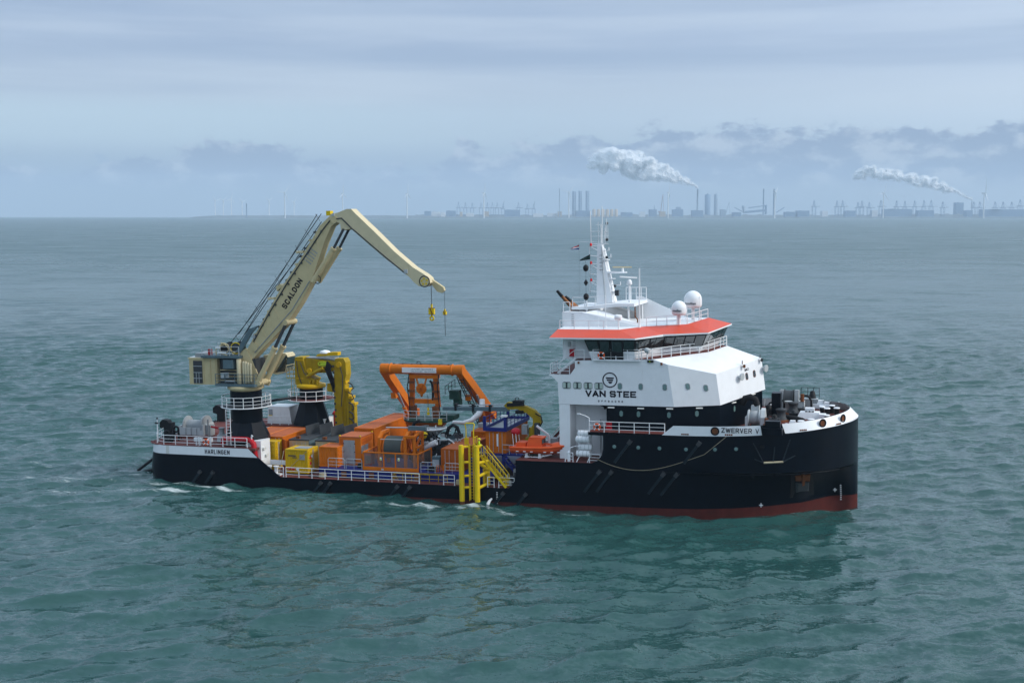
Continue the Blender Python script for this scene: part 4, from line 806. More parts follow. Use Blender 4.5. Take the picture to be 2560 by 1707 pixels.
# small fittings: lifebuoys, lockers, cabinets
def lifebuoy(p, nrm, label, cat='lifebuoy'):
    p = Vector(p); t = thing('lifebuoy', label, cat, p, 'lifebuoys'); MB().torus(p, .29, .085, nrm, 22, 8).build('ring', 'rescue_orange', t)
    n_ = Vector(nrm).normalized(); a = Vector((0, 0, 1)).cross(n_).normalized()
    for k in range(4):
        d = a*math.cos(k*math.pi/2+.78)+Vector((0, 0, 1))*math.sin(k*math.pi/2+.78); e_ = d.cross(n_); MB().bar(p+d*.29-e_*.05, p+d*.29+e_*.05, .2, .2, up=d).build('band', 'label_white', t)
lifebuoy((8.3, 1.48, 15.45), (0,-1,0), 'orange lifebuoy hung on the bridge deck rail outside the doors')
lifebuoy((8.15, .02, 8.5), (0,-1,0), 'orange lifebuoy on the forecastle rail above the liferafts')
lifebuoy((-35.9, .05, 5.35), (0,-1,0), 'orange lifebuoy on the stern rail above the harbour name')
for p, s, lab in (((9.0, 1.55, 8.35), (.55, .22, .75), 'red fire locker against the black deckhouse wall'), ((4.95, 2.85, 15.5), (.5, .3, .7), 'red cabinet on the white wall aft of the wheelhouse'), ((4.6, 4.0, 6.75), (.5, .2, .2), 'small red box on the white wall above the rescue boat bow')):
    x, y, z = p; mb = MB().box(x-s[0]/2, x+s[0]/2, y-s[1]/2, y+s[1]/2, z-s[2]/2, z+s[2]/2).box(x-s[0]/2-.02, x+s[0]/2+.02, y-s[1]/2-.02, y+s[1]/2+.02, z+s[2]/2, z+s[2]/2+.03); solo(mb, 'fire_locker', 'red', p, lab, 'locker', 'red lockers')
MB().tube((7.3, .3, 8.0), (7.3, .3, 9.35), .05, n=8).pipe([(7.3, .3, 9.3), (7.0, .25, 9.5), (6.4, .2, 9.7)], .045, 6).box(6.1, 6.45, .12, .28, 9.66, 9.76).build('lamp_post', 'white_rail', ship)
MB().box(4.5, 4.75, 2.84, 2.98, 16.1, 16.6).build('junction_box', 'light_grey', ship)
for z in np.arange(15.1, 16.9, .22): MB().tube((5.0, 2.92, z), (5.3, 2.92, z), .02, n=5).build('rung', 'dark_grey', ship)
for z in np.arange(18.1, 19.4, .22): MB().tube((4.3, 5.12, z), (4.55, 5.12, z), .02, n=5).build('rung', 'dark_grey', ship)
MB().box(12.9, 13.5, 1.62, 1.78, 14.78, 15.0).build('side_light', 'black', ship); MB().box(13.1, 13.2, 1.59, 1.625, 14.86, 14.93).build('side_light', 'lime', ship)
MB().lathe((14.3, 1.7, 14.55), [(.1, 0), (.1, .25)], n=8).lathe((5.9, 1.7, 14.55), [(.1, 0), (.1, .2)], n=8).build('horn', 'rust', ship)
# ================================================================== cream knuckle-boom crane on the starboard quarter
px, py = -32.55, 3.2
MB().box(-31.6, -29.75, 1.05, 3.1, 1.9, 5.5).build('crane_foundation', 'white_worn', ship); MB().box(-31.2, -29.5, 16.2, 18.9, 1.9, 5.6).build('crane_foundation', 'white_worn', ship)
for (x, y, z) in ((-29.68, 1.6, 4.6), (-29.68, 1.2, 3.3), (-29.68, 2.1, 3.8)): MB().box(x, x+.12, y-.25, y+.25, z-.12, z+.12).build('junction_box', 'off_white', ship)
crane = thing('knuckle_crane', 'tall cream knuckle boom crane with its jib bent over the cargo deck', 'crane', (px, py, 4.85), 'deck cranes')
MB().lathe((px, py, 0), [(2.62, 5.2), (2.55, 5.6), (1.72, 7.4), (1.72, 10.7)], n=8, smooth=False).build('pedestal', 'hull_black', crane)
MB().lathe((px, py, 0), [(1.73, 7.3), (1.73, 10.75)], n=28).build('column', 'hull_black', crane)
pf = MB().lathe((px, py, 0), [(1.72, 8.95), (2.72, 8.95), (2.72, 9.08), (1.72, 9.08)], n=28).build('ring_platform', 'dark_grey', crane)
ring = [(px+2.68*math.cos(a), py+2.68*math.sin(a), 9.08) for a in np.linspace(0, 2*math.pi, 17)]
railing(pf, ring, 1.1, 1.2, posts=False); MB().torus((px, py, 9.02), 2.74, .06, n=32, k=6).build('kick_rim', 'white_rail', pf)
MB().lathe((px, py, 0), [(1.5, 10.7), (2.0, 11.0), (2.0, 11.3), (1.7, 11.35)], n=28).build('slew_ring', 'cream', crane)
lad = MB()
for dx in (-.25, .25): lad.tube((px-.75+dx, py-2.75, 5.0), (px-.75+dx, py-2.75, 8.95), .045, n=6)
for z in np.arange(5.3, 8.8, .35): lad.tube((px-1.0, py-2.75, z), (px-.5, py-2.75, z), .025, n=5)
for z in (6.3, 7.6, 8.8): lad.tube((px-1.0, py-2.75, z), (px-.8, py-1.7, z), .03, n=5)
lad.build('ladder', 'white_rail', crane)
# slewing house: lower platform, machinery block, engine box aft
MB().box(-35.3, -30.4, 1.35, 5.1, 11.35, 11.6).build('lower_platform', 'teal_grey', crane)
mh = MB().box(-38.85, -35.35, 2.0, 5.4, 11.42, 14.25).box(-38.95, -35.3, 1.94, 5.46, 14.22, 14.36).build('engine_house', 'cream', crane)
for x in (-37.05, -36.2, -35.55): MB().box(x, x+.07, 1.93, 2.0, 11.5, 14.2).build('panel_rib', 'cream', mh)
MB().box(-38.3, -37.2, 1.93, 2.02, 11.55, 14.05).build('louvre', 'dark_grey', mh)
for z in (13.45, 12.75, 12.1): MB().box(-38.3, -37.2, 1.9, 1.935, z-.03, z+.03).build('louvre_bar', 'light_grey', mh)
for x in (-37.95, -37.6): MB().box(x-.02, x+.02, 1.9, 1.934, 11.55, 12.75).build('louvre_bar', 'light_grey', mh)
MB().box(-38.9, -36.6, 2.2, 5.2, 14.37, 14.42).build('roof_panel', 'white_worn', mh)
MB().box(-35.2, -30.8, 2.4, 4.6, 11.6, 14.3).build('machinery_block', 'dark_grey', crane)
MB().box(-34.3, -33.1, 1.5, 2.3, 13.3, 14.25).build('control_cabinet', 'teal_grey', crane)
for x, z, w in ((-34.4, 12.5, .4), (-33.9, 12.55, .5), (-33.5, 11.95, 1.1)): MB().box(x-w/2, x+w/2, 1.45, 1.6, z-.1 if w > 1 else z-.3, z+.05 if w > 1 else z+.3).build('hydraulic_block', 'light_grey' if w != .5 else 'grey', crane)
for z in (11.9, 12.35, 12.7, 13.05): MB().tube((-35.1, 2.2, z), (-32.8, 2.2, z), .05, n=6).build('hydraulic_pipe', 'cream', crane)
for x, r_, z0, z1 in ((-32.55, .28, 11.6, 14.4), (-32.0, .13, 11.7, 14.1), (-31.72, .15, 11.7, 14.1), (-31.42, .14, 11.7, 14.0), (-31.1, .13, 11.8, 13.9)):
    MB().lathe((x, 1.9, 0), [(r_*.6, z0), (r_, z0+.1), (r_, z1-.1), (r_*.5, z1)], n=10).build('accumulator', 'cream_light', crane)
railing(crane, [(-35.25, 1.4, 11.6), (-30.45, 1.4, 11.6), (-30.45, 2.2, 11.6)], 1.1, 1.2, 'teal_grey', posts=False)
tp = MB().box(-37.1, -32.3, 1.6, 5.2, 14.42, 14.68).build('upper_platform', 'teal_grey', crane)
railing(tp, [(-37.0, 1.7, 14.68), (-32.4, 1.7, 14.68)], 1.0, 1.3, 'light_grey', rails=(1, .5), posts=False); railing(tp, [(-37.0, 5.1, 14.68), (-32.4, 5.1, 14.68)], 1.0, 1.3, 'light_grey', rails=(1, .5), posts=False)
MB().box(-38.2, -37.05, 2.2, 4.6, 14.44, 14.85).build('hatch', 'grey', crane)
for x, y, r_, w in ((-34.5, 2.9, .62, 1.4), (-33.2, 3.0, .68, 1.0)):
    dr = MB().lathe((x, y-w/2, 15.45), [(r_, 0), (r_, .08), (r_*.75, .1), (r_*.75, w-.1), (r_, w-.08), (r_, w)], (0, 1, 0), 20, smooth=False).build('winch_drum', 'black' if r_ < .65 else 'dark_grey', crane)
    MB().torus((x, y-w/2, 15.45), r_*.9, .06, (0,1,0), 20, 6).build('drum_flange', 'cream' if r_ < .65 else 'bright_yellow', dr)
for p in ([(-35.4, 2.0, 14.7), (-35.4, 2.0, 15.3), (-34.9, 2.0, 15.7), (-34.2, 1.9, 15.9), (-33.6, 1.9, 15.3), (-33.2, 1.9, 14.8)], [(-35.3, 1.8, 15.0), (-34.4, 1.8, 14.85), (-33.9, 1.8, 14.7)], [(-34.6, 1.7, 16.1), (-33.8, 1.8, 15.9), (-33.4, 1.8, 15.2), (-33.0, 2, 15.0)]): MB().pipe(p, .06, 6).build('hose', 'cream', crane)
for x0, x1, z in ((-35.0, -33.9, 14.95), (-35.2, -34.6, 15.5)): MB().box(x0, x1, 1.55, 1.62, z, z+.16).build('sign_board', 'label_white', crane)
for x in (-36.4, -36.1): MB().tube((x, 2.2, 14.7), (x, 2.2, 15.35), .12, n=8).build('filter', 'red', crane)
# tower bracket and boom (boom lies in the ship's fore-and-aft plane)
for y in (2.35, 3.85): MB().prism([(-32.4, 11.6), (-30.6, 11.3), (-30.1, 11.2), (-29.9, 11.6), (-30.4, 12.2), (-31.1, 14.0), (-31.9, 15.5), (-32.6, 15.0)], 'y', y, y+.2).build('tower_plate', 'cream', crane)
y0, y1 = 2.55, 3.85
boom = MB().prism([(-32.0, 15.1), (-30.5, 17.4), (-27.5, 22.0), (-25.2, 24.9), (-22.6, 28.7), (-21.4, 29.7), (-20.6, 29.75), (-20.4, 29.2), (-21.3, 28.6), (-22.15, 26.9), (-23.35, 23.9), (-23.7, 22.9), (-25.2, 20.5), (-27.0, 18.1), (-29.8, 15.6), (-31.3, 14.2)], 'y', y0, y1).build('boom', 'cream', crane)
MB().pipe([(-31.0, y0-.05, 16.2), (-29.0, y0-.05, 19.3), (-26.6, y0-.05, 22.7), (-24.0, y0-.05, 26.0), (-22.3, y0-.05, 28.2), (-21.4, y0-.05, 29.2), (-20.6, y0-.05, 29.35)], .07, 6).build('hose_run', 'wire', boom)
MB().pipe([(-30.9, y0-.04, 15.0), (-28.6, y0-.04, 17.3), (-26.2, y0-.04, 19.7), (-24.0, y0-.04, 22.8)], .05, 6).build('hose_run', 'grey', boom)
MB().prism([(-32.5, 15.0), (-31.0, 17.2), (-30.2, 18.0), (-31.4, 17.6), (-33.0, 15.2)], 'y', 2.2, 2.5).build('walkway', 'teal_grey', boom)
lw = MB()
for dz in (0, .95): lw.tube((-33.2, 3.2, 16.0+dz), (-22.7, 3.2, 29.1+dz*.9), .045, n=5)
lw.tube((-33.0, 2.6, 15.8), (-22.9, 2.6, 29.9), .04, n=5); lw.tube((-34.2, 3.0, 15.9), (-25.2, 3.0, 25.6), .045, n=5); lw.tube((-25.2, 3, 25.6), (-21.2, 3, 30.0), .045, n=5)
for k in range(9): t_ = k/8; p = Vector((-33.1, 3.2, 16.1)).lerp(Vector((-22.9, 3.2, 29.2)), t_); lw.tube(p, p+Vector((-.35, -.3, .75)), .02, n=5)
lw.build('boom_rope', 'wire', crane)
for p in ((-28.6, 3.0, 20.9), (-25.0, 3.0, 25.9)): MB().box(p[0]-.35, p[0]+.2, p[1]-.3, p[1]+.3, p[2]-.1, p[2]+.15).tube((p[0]-.4, p[1], p[2]), (p[0]-.4, p[1]-.5, p[2]), .14, n=10).build('rope_guide', 'cream_light', boom)
MB().prism([(-28.0, 21.7), (-27.3, 22.3), (-27.6, 22.5), (-28.1, 22.2)], 'y', 2.6, 3.8).build('sheave_bracket', 'cream', boom)
MB().box(-31.05, -30.75, y0-.12, y0-.02, 16.6, 16.95).build('lamp_box', 'light_grey', boom)
d_ = Vector((2.1, 0, 3.0)).normalized(); block_letters('SCALDON', d_, Vector((-d_.z, 0, d_.x)), (-26.95, y0-.01, 19.75), 3.75, .62, 'letter', boom, .2, .25)
for k in range(5): # faded load table: rows of small print
    for j in range(6):
        p = Vector((-24.55, y0-.015, 25.3))+d_*(k*.34-.1)+Vector((d_.z, 0, -d_.x))*(j*.2-.1); MB().bar(p, p+Vector((d_.z, 0, -d_.x))*.13, .02, .16, up=d_).build('load_table', 'grey', boom)
for k in range(11):
    p = Vector((-30.6, y0-.07, 16.9)).lerp(Vector((-22.4, y0-.07, 28.1)), k/10); MB().box(p.x-.09, p.x+.09, p.y-.07, p.y+.03, p.z-.09, p.z+.09).build('hose_clamp', 'dark_grey', boom)
for k in range(14):
    p = Vector((-31.0, 2.9, 16.6)).lerp(Vector((-22.8, 2.9, 28.5)), (k+.3)/14); MB().box(p.x-.22, p.x+.02, p.y-.25, p.y+.25, p.z-.02, p.z+.2).build('roller_bracket', 'dark_grey' if k % 3 else 'cream', boom)
for t_ in (.12, .3, .52, .74, .9):
    p, q = Vector((-31.2, 0, 16.2)).lerp(Vector((-22.3, 0, 29.1)), t_), Vector((-30.4, 0, 15.0)).lerp(Vector((-21.9, 0, 27.4)), t_); MB().bar((p.x, y0-.012, p.z), (q.x, y0-.012, q.z), .02, .07, up=(0,1,0)).build('weld_seam', 'cream_light', boom)
MB().tube((-30.9, y0-.12, 15.6), (-30.9, y1+.12, 15.6), .42, n=18).build('foot_pin', 'cream', boom); MB().tube((-20.9, y0-.12, 29.3), (-20.9, y1+.12, 29.3), .4, n=18).build('knuckle_pin', 'cream', boom)
MB().torus((-22.9, 2.2, 23.0), .45, .05, (.3,1,0), 16, 6).build('hose_loop', 'black', boom)
# luffing cylinders and jib cylinders
for y in (2.15, 4.05):
    a, m_, b_ = Vector((-30.45, y, 11.75)), Vector((-28.25, y, 15.55)), Vector((-26.75, y, 18.3)); cy = MB().tube(a, m_, .30, n=14).tube(m_-(m_-a)*.02, m_+(m_-a)*.03, .36, n=14).build('luffing_cylinder', 'cream', crane); MB().tube(m_, b_, .18, n=12).build('rod', 'dark_grey', cy)
MB().tube((-26.8, 1.95, 18.35), (-26.8, 4.3, 18.35), .3, n=14).build('boom_pin', 'cream', boom); MB().tube((-30.4, 1.9, 11.7), (-30.4, 4.4, 11.7), .35, n=14).build('tower_pin', 'cream', crane)
for y in (2.35, 3.75):
    a, m_, b_ = Vector((-23.5, y, 22.7)), Vector((-21.0, y, 26.2)), Vector((-19.75, y, 28.3)); cy = MB().tube(a, m_, .30, n=14).tube(m_-(m_-a)*.02, m_+(m_-a)*.03, .34, n=14).build('jib_cylinder', 'cream', crane); MB().tube(m_, b_, .14, n=12).build('rod', 'dark_grey', cy)
jib = MB().prism([(-21.3, 29.9), (-20.4, 30.05), (-19.4, 30.4), (-18.9, 30.4), (-18.4, 29.9), (-16.2, 27.9), (-14.1, 25.9), (-12.0, 24.2), (-10.8, 23.5), (-10.3, 23.1), (-10.15, 22.6), (-10.6, 22.2), (-11.4, 22.25), (-12.0, 22.7), (-12.5, 23.25), (-15.1, 25.15), (-17.2, 26.85), (-19.0, 28.35), (-19.6, 28.2), (-20.1, 28.15), (-20.2, 28.9), (-20.8, 29.1), (-21.4, 29.3)], 'y', 2.5, 3.9).build('jib', 'cream_light', crane)
MB().pipe([(-20.6, 2.46, 29.4), (-20.0, 2.46, 29.45), (-18.9, 2.46, 28.4), (-15.2, 2.46, 25.4), (-12.9, 2.46, 23.6)], .07, 6).build('hose_run', 'wire', jib); MB().box(-13.0, -12.6, 2.38, 2.5, 23.6, 24.0).build('lamp_box', 'light_grey', jib)
sh = MB().lathe((-10.75, 2.45, 22.75), [(.55, 0), (.55, .06)], (0,1,0), 24).torus((-10.75, 2.47, 22.75), .55, .06, (0,1,0), 24, 6, 1).build('sheave', ['cream_light', 'black'], jib)
for k in range(5): a = k*1.257+.4; MB().lathe((-10.75+.3*math.cos(a), 2.42, 22.75+.3*math.sin(a)), [(.12, 0), (.12, .04)], (0,1,0), 10).build('sheave_hole', 'bright_yellow', jib)
MB().prism([(-10.4, 23.0), (-9.0, 22.1), (-8.9, 21.75), (-9.2, 21.5), (-9.7, 21.65), (-10.4, 22.5)], 'y', 3.3, 3.75).build('fly_tip', 'cream', jib)
MB().box(-21.9, -21.4, 2.7, 3.4, 29.75, 30.25).build('tip_lamp', 'bright_yellow', jib); MB().box(-21.1, -20.8, 2.4, 2.5, 29.7, 29.95).build('lamp_box', 'light_grey', jib)
for x, y, z, zt, lab in ((-10.3, 3.2, 19.6, 22.7, 'main'), (-8.95, 3.5, 19.4, 21.7, 'whip')):
    k = 1.0 if lab == 'main' else .55
    MB().tube((x, y, z+.4*k), (x, y, zt), .035 if k == 1 else .02, n=6).build('hoist_rope', 'wire', crane)
    hk = MB().box(x-.30*k, x+.30*k, y-.18, y+.18, z-.32*k, z+.32*k).box(x-.08, x+.08, y-.08, y+.08, z+.3*k, z+.75*k).build('hook_block', 'bright_yellow', crane)
    MB().bar((x-.1*k, y-.2, z+.3*k), (x+.12*k, y-.2, z-.3*k), .02, .12*k).box(x-.33*k, x+.33*k, y-.19, y+.19, z-.36*k, z-.3*k).box(x-.33*k, x+.33*k, y-.19, y+.19, z+.3*k, z+.35*k).build('stripe', 'rust', hk)
    if k == 1: MB().torus((x, y, z-.75), .2, .09, (0,1,0), 16, 8).tube((x, y, z-.55), (x, y, z-.3), .1, n=8).build('hook', 'bright_yellow', crane)
    else: MB().tube((x, y, z-.2), (x, y, z-2.4), .03, n=6).build('pennant', 'wire', crane)
# operator's cab on the far side
cab = MB().prism([(-31.0, 14.5), (-28.3, 14.75), (-28.0, 14.4), (-28.4, 12.7), (-29.4, 12.35), (-30.6, 12.6), (-31.0, 13.2)], 'y', 4.6, 6.4).build('operator_cab', 'cream_light', crane)
MB().hexa([(-28.2, 4.55, 14.55), (-28.0, 4.55, 14.3), (-28.35, 4.55, 12.75), (-29.6, 4.55, 12.6)], [(-28.2, 4.62, 14.55), (-28.0, 4.62, 14.3), (-28.35, 4.62, 12.75), (-29.6, 4.62, 12.6)]).build('window', 'window_glass', cab)
for k in range(6): y = 4.6+k*.36; MB().bar((-28.1, y, 14.6), (-28.32, y, 12.7), .06).build('cab_guard', 'cream', cab)
for z in (14.1, 13.4): MB().bar((-28.12+.1*(z-14.1), 4.5, z), (-28.12+.1*(z-14.1), 6.4, z), .05).build('cab_guard', 'cream', cab)
MB().hexa([(-28.06, 4.65, 14.3), (-28.06, 6.35, 14.3), (-28.38, 6.35, 12.75), (-28.38, 4.65, 12.75)], [(-28.0, 4.65, 14.3), (-28.0, 6.35, 14.3), (-28.32, 6.35, 12.75), (-28.32, 4.65, 12.75)]).build('window', 'window_glass', cab)

# ================================================================== yellow folded crane on the port quarter
qx, qy = -31.55, 17.0
yc = thing('folding_crane', 'yellow knuckle crane folded with its arm hanging down on the far side', 'crane', (qx, qy, 4.85), 'deck cranes')
MB().lathe((qx, qy, 0), [(2.35, 4.85), (2.3, 5.2), (1.4, 7.9), (1.4, 9.2)], n=8, smooth=False).build('pedestal', 'hull_black', yc); MB().lathe((qx, qy, 0), [(1.42, 7.9), (1.42, 9.2)], n=24).build('column', 'hull_black', yc)
pf = MB().lathe((qx, qy, 0), [(1.4, 7.85), (2.8, 7.85), (2.8, 7.97), (1.4, 7.97)], n=28).build('ring_platform', 'deck_red', yc); MB().torus((qx, qy, 7.92), 2.82, .06, n=32, k=6).build('kick_rim', 'white_rail', pf)
railing(pf, [(qx+2.76*math.cos(a), qy+2.76*math.sin(a), 7.97) for a in np.linspace(0, 2*math.pi, 15)], 1.1, 1.4, posts=False, rails=(1, .5))
MB().lathe((qx, qy, 0), [(1.3, 9.2), (1.75, 9.35), (1.75, 9.7), (1.4, 9.8)], n=26).build('slew_ring', 'yellow', yc)
MB().prism([(-33.2, 9.7), (-31.0, 9.7), (-30.6, 10.4), (-31.6, 10.8), (-32.1, 13.05), (-33.2, 13.0)], 'y', 16.1, 17.9).build('tower', 'yellow_dark', yc)
bm_ = MB().prism([(-31.9, 12.95), (-27.9, 12.55), (-27.2, 12.6), (-26.7, 12.2), (-28.8, 11.2), (-31.4, 11.1), (-31.9, 11.6)], 'y', 16.3, 17.6).build('main_boom', 'yellow_dark', yc)
MB().box(-31.8, -28.0, 16.35, 17.55, 12.85, 13.0).build('walkway', 'grey', bm_)
lg = MB(); n_ = 20
lg.torus((-29.55, 16.28, 12.25), .01, .01, (0,1,0)); v_ = [(-29.55+.62*math.cos(t), 16.28, 12.25+.24*math.sin(t)) for t in np.linspace(0, 2*math.pi, 21)]; em = MB().pipe(v_, .05, 6).build('emblem', 'lime', bm_)
MB().box(-29.85, -29.1, 16.26, 16.3, 12.12, 12.36).build('emblem', 'lime', bm_); MB().box(-30.1, -29.3, 16.26, 16.3, 11.72, 11.86).build('type_plate', 'dark_grey', bm_)
MB().tube((-31.6, 16.05, 10.7), (-29.4, 16.05, 11.75), .22, n=12).build('luffing_cylinder', 'yellow_dark', yc)
for x in (-31.2, -30.7, -30.2): MB().tube((x, 16.0, 9.7), (x, 16.0, 10.3), .18, n=10).build('valve', 'yellow_dark', yc)
MB().lathe((-29.75, 17.4, 13.4), [(.62, 0), (.66, .12), (.5, .3), (.1, .4)], n=20).build('satellite_dome', 'label_white', yc); MB().prism([(-30.8, 13.05), (-27.9, 13.2), (-27.9, 13.6), (-29.0, 13.55), (-30.6, 13.3)], 'y', 17.0, 17.9).build('work_cage', 'yellow', yc)
MB().prism([(-27.9, 12.9), (-26.8, 12.95), (-26.55, 12.5), (-26.5, 11.0), (-26.7, 10.2), (-27.2, 6.9), (-28.1, 6.9), (-28.2, 10.2), (-28.0, 11.5)], 'y', 16.2, 17.6).build('outer_arm', 'yellow_dark', yc)
for k in range(5):
    z = 6.95-k*.5; MB().prism([(-28.15, z), (-27.2, z+.1), (-27.15, z-.4), (-28.1, z-.55)], 'y', 16.25-.02*k, 17.5+.02*k).build('telescope_section', 'yellow_dark', yc)
for x0, x1, ztop in ((-27.15, -26.75, 10.2), (-26.7, -26.35, 9.3), (-26.3, -26.0, 8.4), (-25.95, -25.65, 7.6)):
    MB().box(x0, x1, 16.4, 17.2, 4.6, ztop).build('extension_beam', 'yellow_dark', yc); MB().box(x0-.06, x1+.12, 16.3, 17.3, ztop-.25, ztop+.05).build('end_collar', 'yellow', yc)
for z in (9.8, 8.6, 7.4, 6.3, 5.5): MB().pipe([(-26.3, 16.3, z+.3), (-25.8, 16.2, z+.1), (-25.6, 16.2, z-.4), (-25.9, 16.3, z-.6)], .075, 6).build('hose', 'dark_grey', yc)
MB().prism([(-29.0, 9.9), (-28.3, 10.0), (-28.2, 8.9), (-29.1, 9.0)], 'y', 16.2, 17.0).build('link_bracket', 'yellow_dark', yc)
for k in range(6): MB().pipe([(-28.9+.1*k, 16.2, 12.6-.1*k), (-29.1+.12*k, 16.05, 11.6), (-28.6+.1*k, 16.05, 10.4), (-28.3+.05*k, 16.1, 9.6), (-28.2, 16.15, 9.0)], .085, 6).build('hose', 'black', yc)
lad = MB()
for dx, dy in ((-.9, 0), (0, 0), (-.9, .7), (0, .7)): lad.tube((-33.5+dx, 16.3+dy, 10.4), (-33.5+dx, 16.3+dy, 11.9), .03, n=5)
for z in (10.4, 10.9, 11.4, 11.9): lad.pipe([(-34.4, 16.3, z), (-33.5, 16.3, z), (-33.5, 17, z), (-34.4, 17, z), (-34.4, 16.3, z)], .03, 5)
for dx in (0, .35): lad.tube((-33.75+dx, 16.2, 8.4), (-33.75+dx, 16.2, 10.5), .03, n=5)
lad.build('access_cage', 'yellow', yc)
for k in range(10): z = 12.0-k*.75; MB().box(-28.25+.02*k, -28.05+.02*k, 16.12, 16.22, z-.12, z+.12).build('hose_clamp', 'dark_grey', yc)
for p in ([(-32.4, 16.0, 12.4), (-31.9, 15.9, 11.2), (-31.3, 15.95, 10.6)], [(-32.9, 16.0, 12.6), (-32.7, 15.95, 11.0), (-32.3, 16.0, 9.8)], [(-27.3, 16.1, 12.3), (-26.9, 16.05, 10.9), (-27.0, 16.1, 9.2), (-27.2, 16.1, 7.2)]): MB().pipe(p, .05, 6).build('hydraulic_line', 'dark_grey', yc)
MB().tube((-31.3, 16.0, 11.4), (-31.3, 18.0, 11.4), .32, n=16).build('boom_pin', 'yellow', yc); MB().tube((-27.4, 16.05, 12.2), (-27.4, 17.75, 12.2), .34, n=16).build('elbow_pin', 'yellow', yc)
for z in (11.6, 10.7): MB().box(-33.25, -33.15, 16.2, 17.8, z, z+.08).build('tower_rib', 'yellow', yc)
for z in (10.4, 12.6): MB().box(-33.0, -32.1, 16.05, 16.11, z, z+.12).build('tower_rib', 'yellow', yc)
# stays of port quarter: white control cabin, red pipe
cb = thing('control_cabin', 'pale grey control cabin on the far quarterdeck beside the black pedestal', 'cabin', (-35.5, 17, 4.85)); MB().hexa([(-37.2, 16.2, 4.85), (-33.9, 16.2, 4.85), (-33.9, 18.6, 4.85), (-37.2, 18.6, 4.85)], [(-37.0, 16.2, 6.95), (-34.2, 16.2, 6.95), (-34.2, 18.6, 6.95), (-37.0, 18.6, 6.95)]).build('wall', 'white_worn', cb); MB().box(-36.9, -36.45, 16.1, 16.22, 5.9, 6.6).build('window', 'grey', cb); MB().box(-36.9, -36.45, 16.08, 16.11, 5.75, 5.9).build('warning_label', 'bright_yellow', cb)
MB().tube((-33.7, 12.5, 8.35), (-31.6, 15.7, 8.4), .16, n=10).build('strut', 'hull_black', ship); MB().tube((-34.5, 10, 8.35), (-33.7, 12.5, 8.35), .16, n=10).build('strut', 'hull_black', ship); MB().tube((-32.6, 4.9, 8.4), (-34.5, 10, 8.35), .16, n=10).build('strut', 'hull_black', ship)
MB().pipe([(-34.2, .75, 5.62), (-31.4, .7, 5.68), (-30.75, .68, 5.6), (-30.4, .66, 5.2), (-30.3, .65, 4.5), (-30.2, .65, 3.2)], .3, 12).build('vent_pipe', 'red', ship); MB().pipe([(-34.2, .75, 5.0), (-34.2, .75, 5.62)], .24, 12).build('vent_pipe', 'red', ship)
MB().pipe([(-29.6, 18.9, 6.0), (-29.3, 18.9, 5.8), (-29.2, 18.9, 4.0)], .3, 12).build('vent_pipe', 'red', ship)
railing(ship, [(-37.5, 15.6, 4.85), (-34, 15.6, 4.85)], 1.0, 1.2, rails=(1, .5))

# ================================================================== orange A-frame (launch gantry) leaning inboard from the port side
af = thing('launch_gantry', 'orange launch gantry with round top beam leaning in from the far side', 'gantry', (-14.7, 19.5, 1.9))
yb, zb_ = 11.3, 12.45
beam = MB().tube((-19.5, yb, zb_), (-10.3, yb, zb_), .56, n=22).build('cross_beam', 'orange', af)
for x in (-18.55, -11.15): MB().torus((x, yb, zb_), .58, .09, (1,0,0), 24, 8).build('flange', 'orange', beam)
MB().box(-17.0, -12.9, yb-.60, yb-.52, zb_-.32, zb_+.24).build('sign_board', 'label_white', beam)
for z, tx, x0, w in ((zb_+.0, 'LATCHED - SEA STATE 4', -15.9, 2.6), (zb_-.26, 'UNLATCHED - SEA STATE 5', -15.9, 2.9)): lettering(tx, (1,0,0), (0,0,1), (x0, yb-.605, z), w, .16, 'grey', beam, .01)
MB().tube((-17.6, yb, zb_+.62), (-11.2, yb, zb_+.62), .035, n=6).build('grab_rail', 'dark_grey', beam); MB().torus((-15.2, yb, zb_+.68), .22, .05, (0,1,0), 14, 6, 0, 0, math.pi).build('lifting_eye', 'dark_grey', beam)
for x, sg in ((-19.35, 1), (-10.25, -1)):
    a, b_ = Vector((x, yb-.1, zb_-.05)), Vector((x+(1.0 if sg < 0 else 0), 19.6, 6.1)); mid = a.lerp(b_, .33)
    lg = MB().taper(a, mid, .8, 1.0, .85, 1.1, up=(0,1,1)).taper(mid, b_, .85, 1.1, .75, .85, up=(0,1,1)).tube(Vector((x-.4, yb, zb_)), Vector((x+.4, yb, zb_)), .6, n=20).build('leg', 'orange', af)
    MB().prism([(mid.y-.5, mid.z-.9), (mid.y+.4, mid.z-1.5), (mid.y-.4, mid.z-1.6)], 'x', x-.3, x+.3).build('gusset', 'orange', lg)
    MB().prism([(18.8, 1.9), (20.0, 1.9), (20.0, 6.7), (19.0, 6.7)], 'x', x-.6, x+.6).build('foot', 'orange_dark', af)
    p, q = Vector((x+.9*sg*-1+ (0 if sg < 0 else 1.2), 14.2, 9.3)), Vector((x+(.9 if sg < 0 else .9), 18.6, 3.2)); cy = MB().tube(p.lerp(q, .3), q, .24, n=12).build('cylinder', 'orange', af); MB().tube(p, p.lerp(q, .32), .13, n=10).build('rod', 'steel', cy)
for x in (-19.35, -10.25):
    for k, off in enumerate((-.28, 0, .28)): MB().pipe([(x+off, yb-.55, zb_+.2), (x+off, 13.4, 11.3), (x+off+(.4 if x > -15 else 0), 16.5, 8.8), (x+off+(.8 if x > -15 else 0), 19.2, 6.7)], .05, 6).build('hydraulic_line', 'black' if k else 'steel', af)
for x in np.arange(-18.2, -11.3, 1.1): MB().box(x-.06, x+.06, yb-.1, yb+.1, zb_+.5, zb_+.66).build('rail_bracket', 'dark_grey', beam)
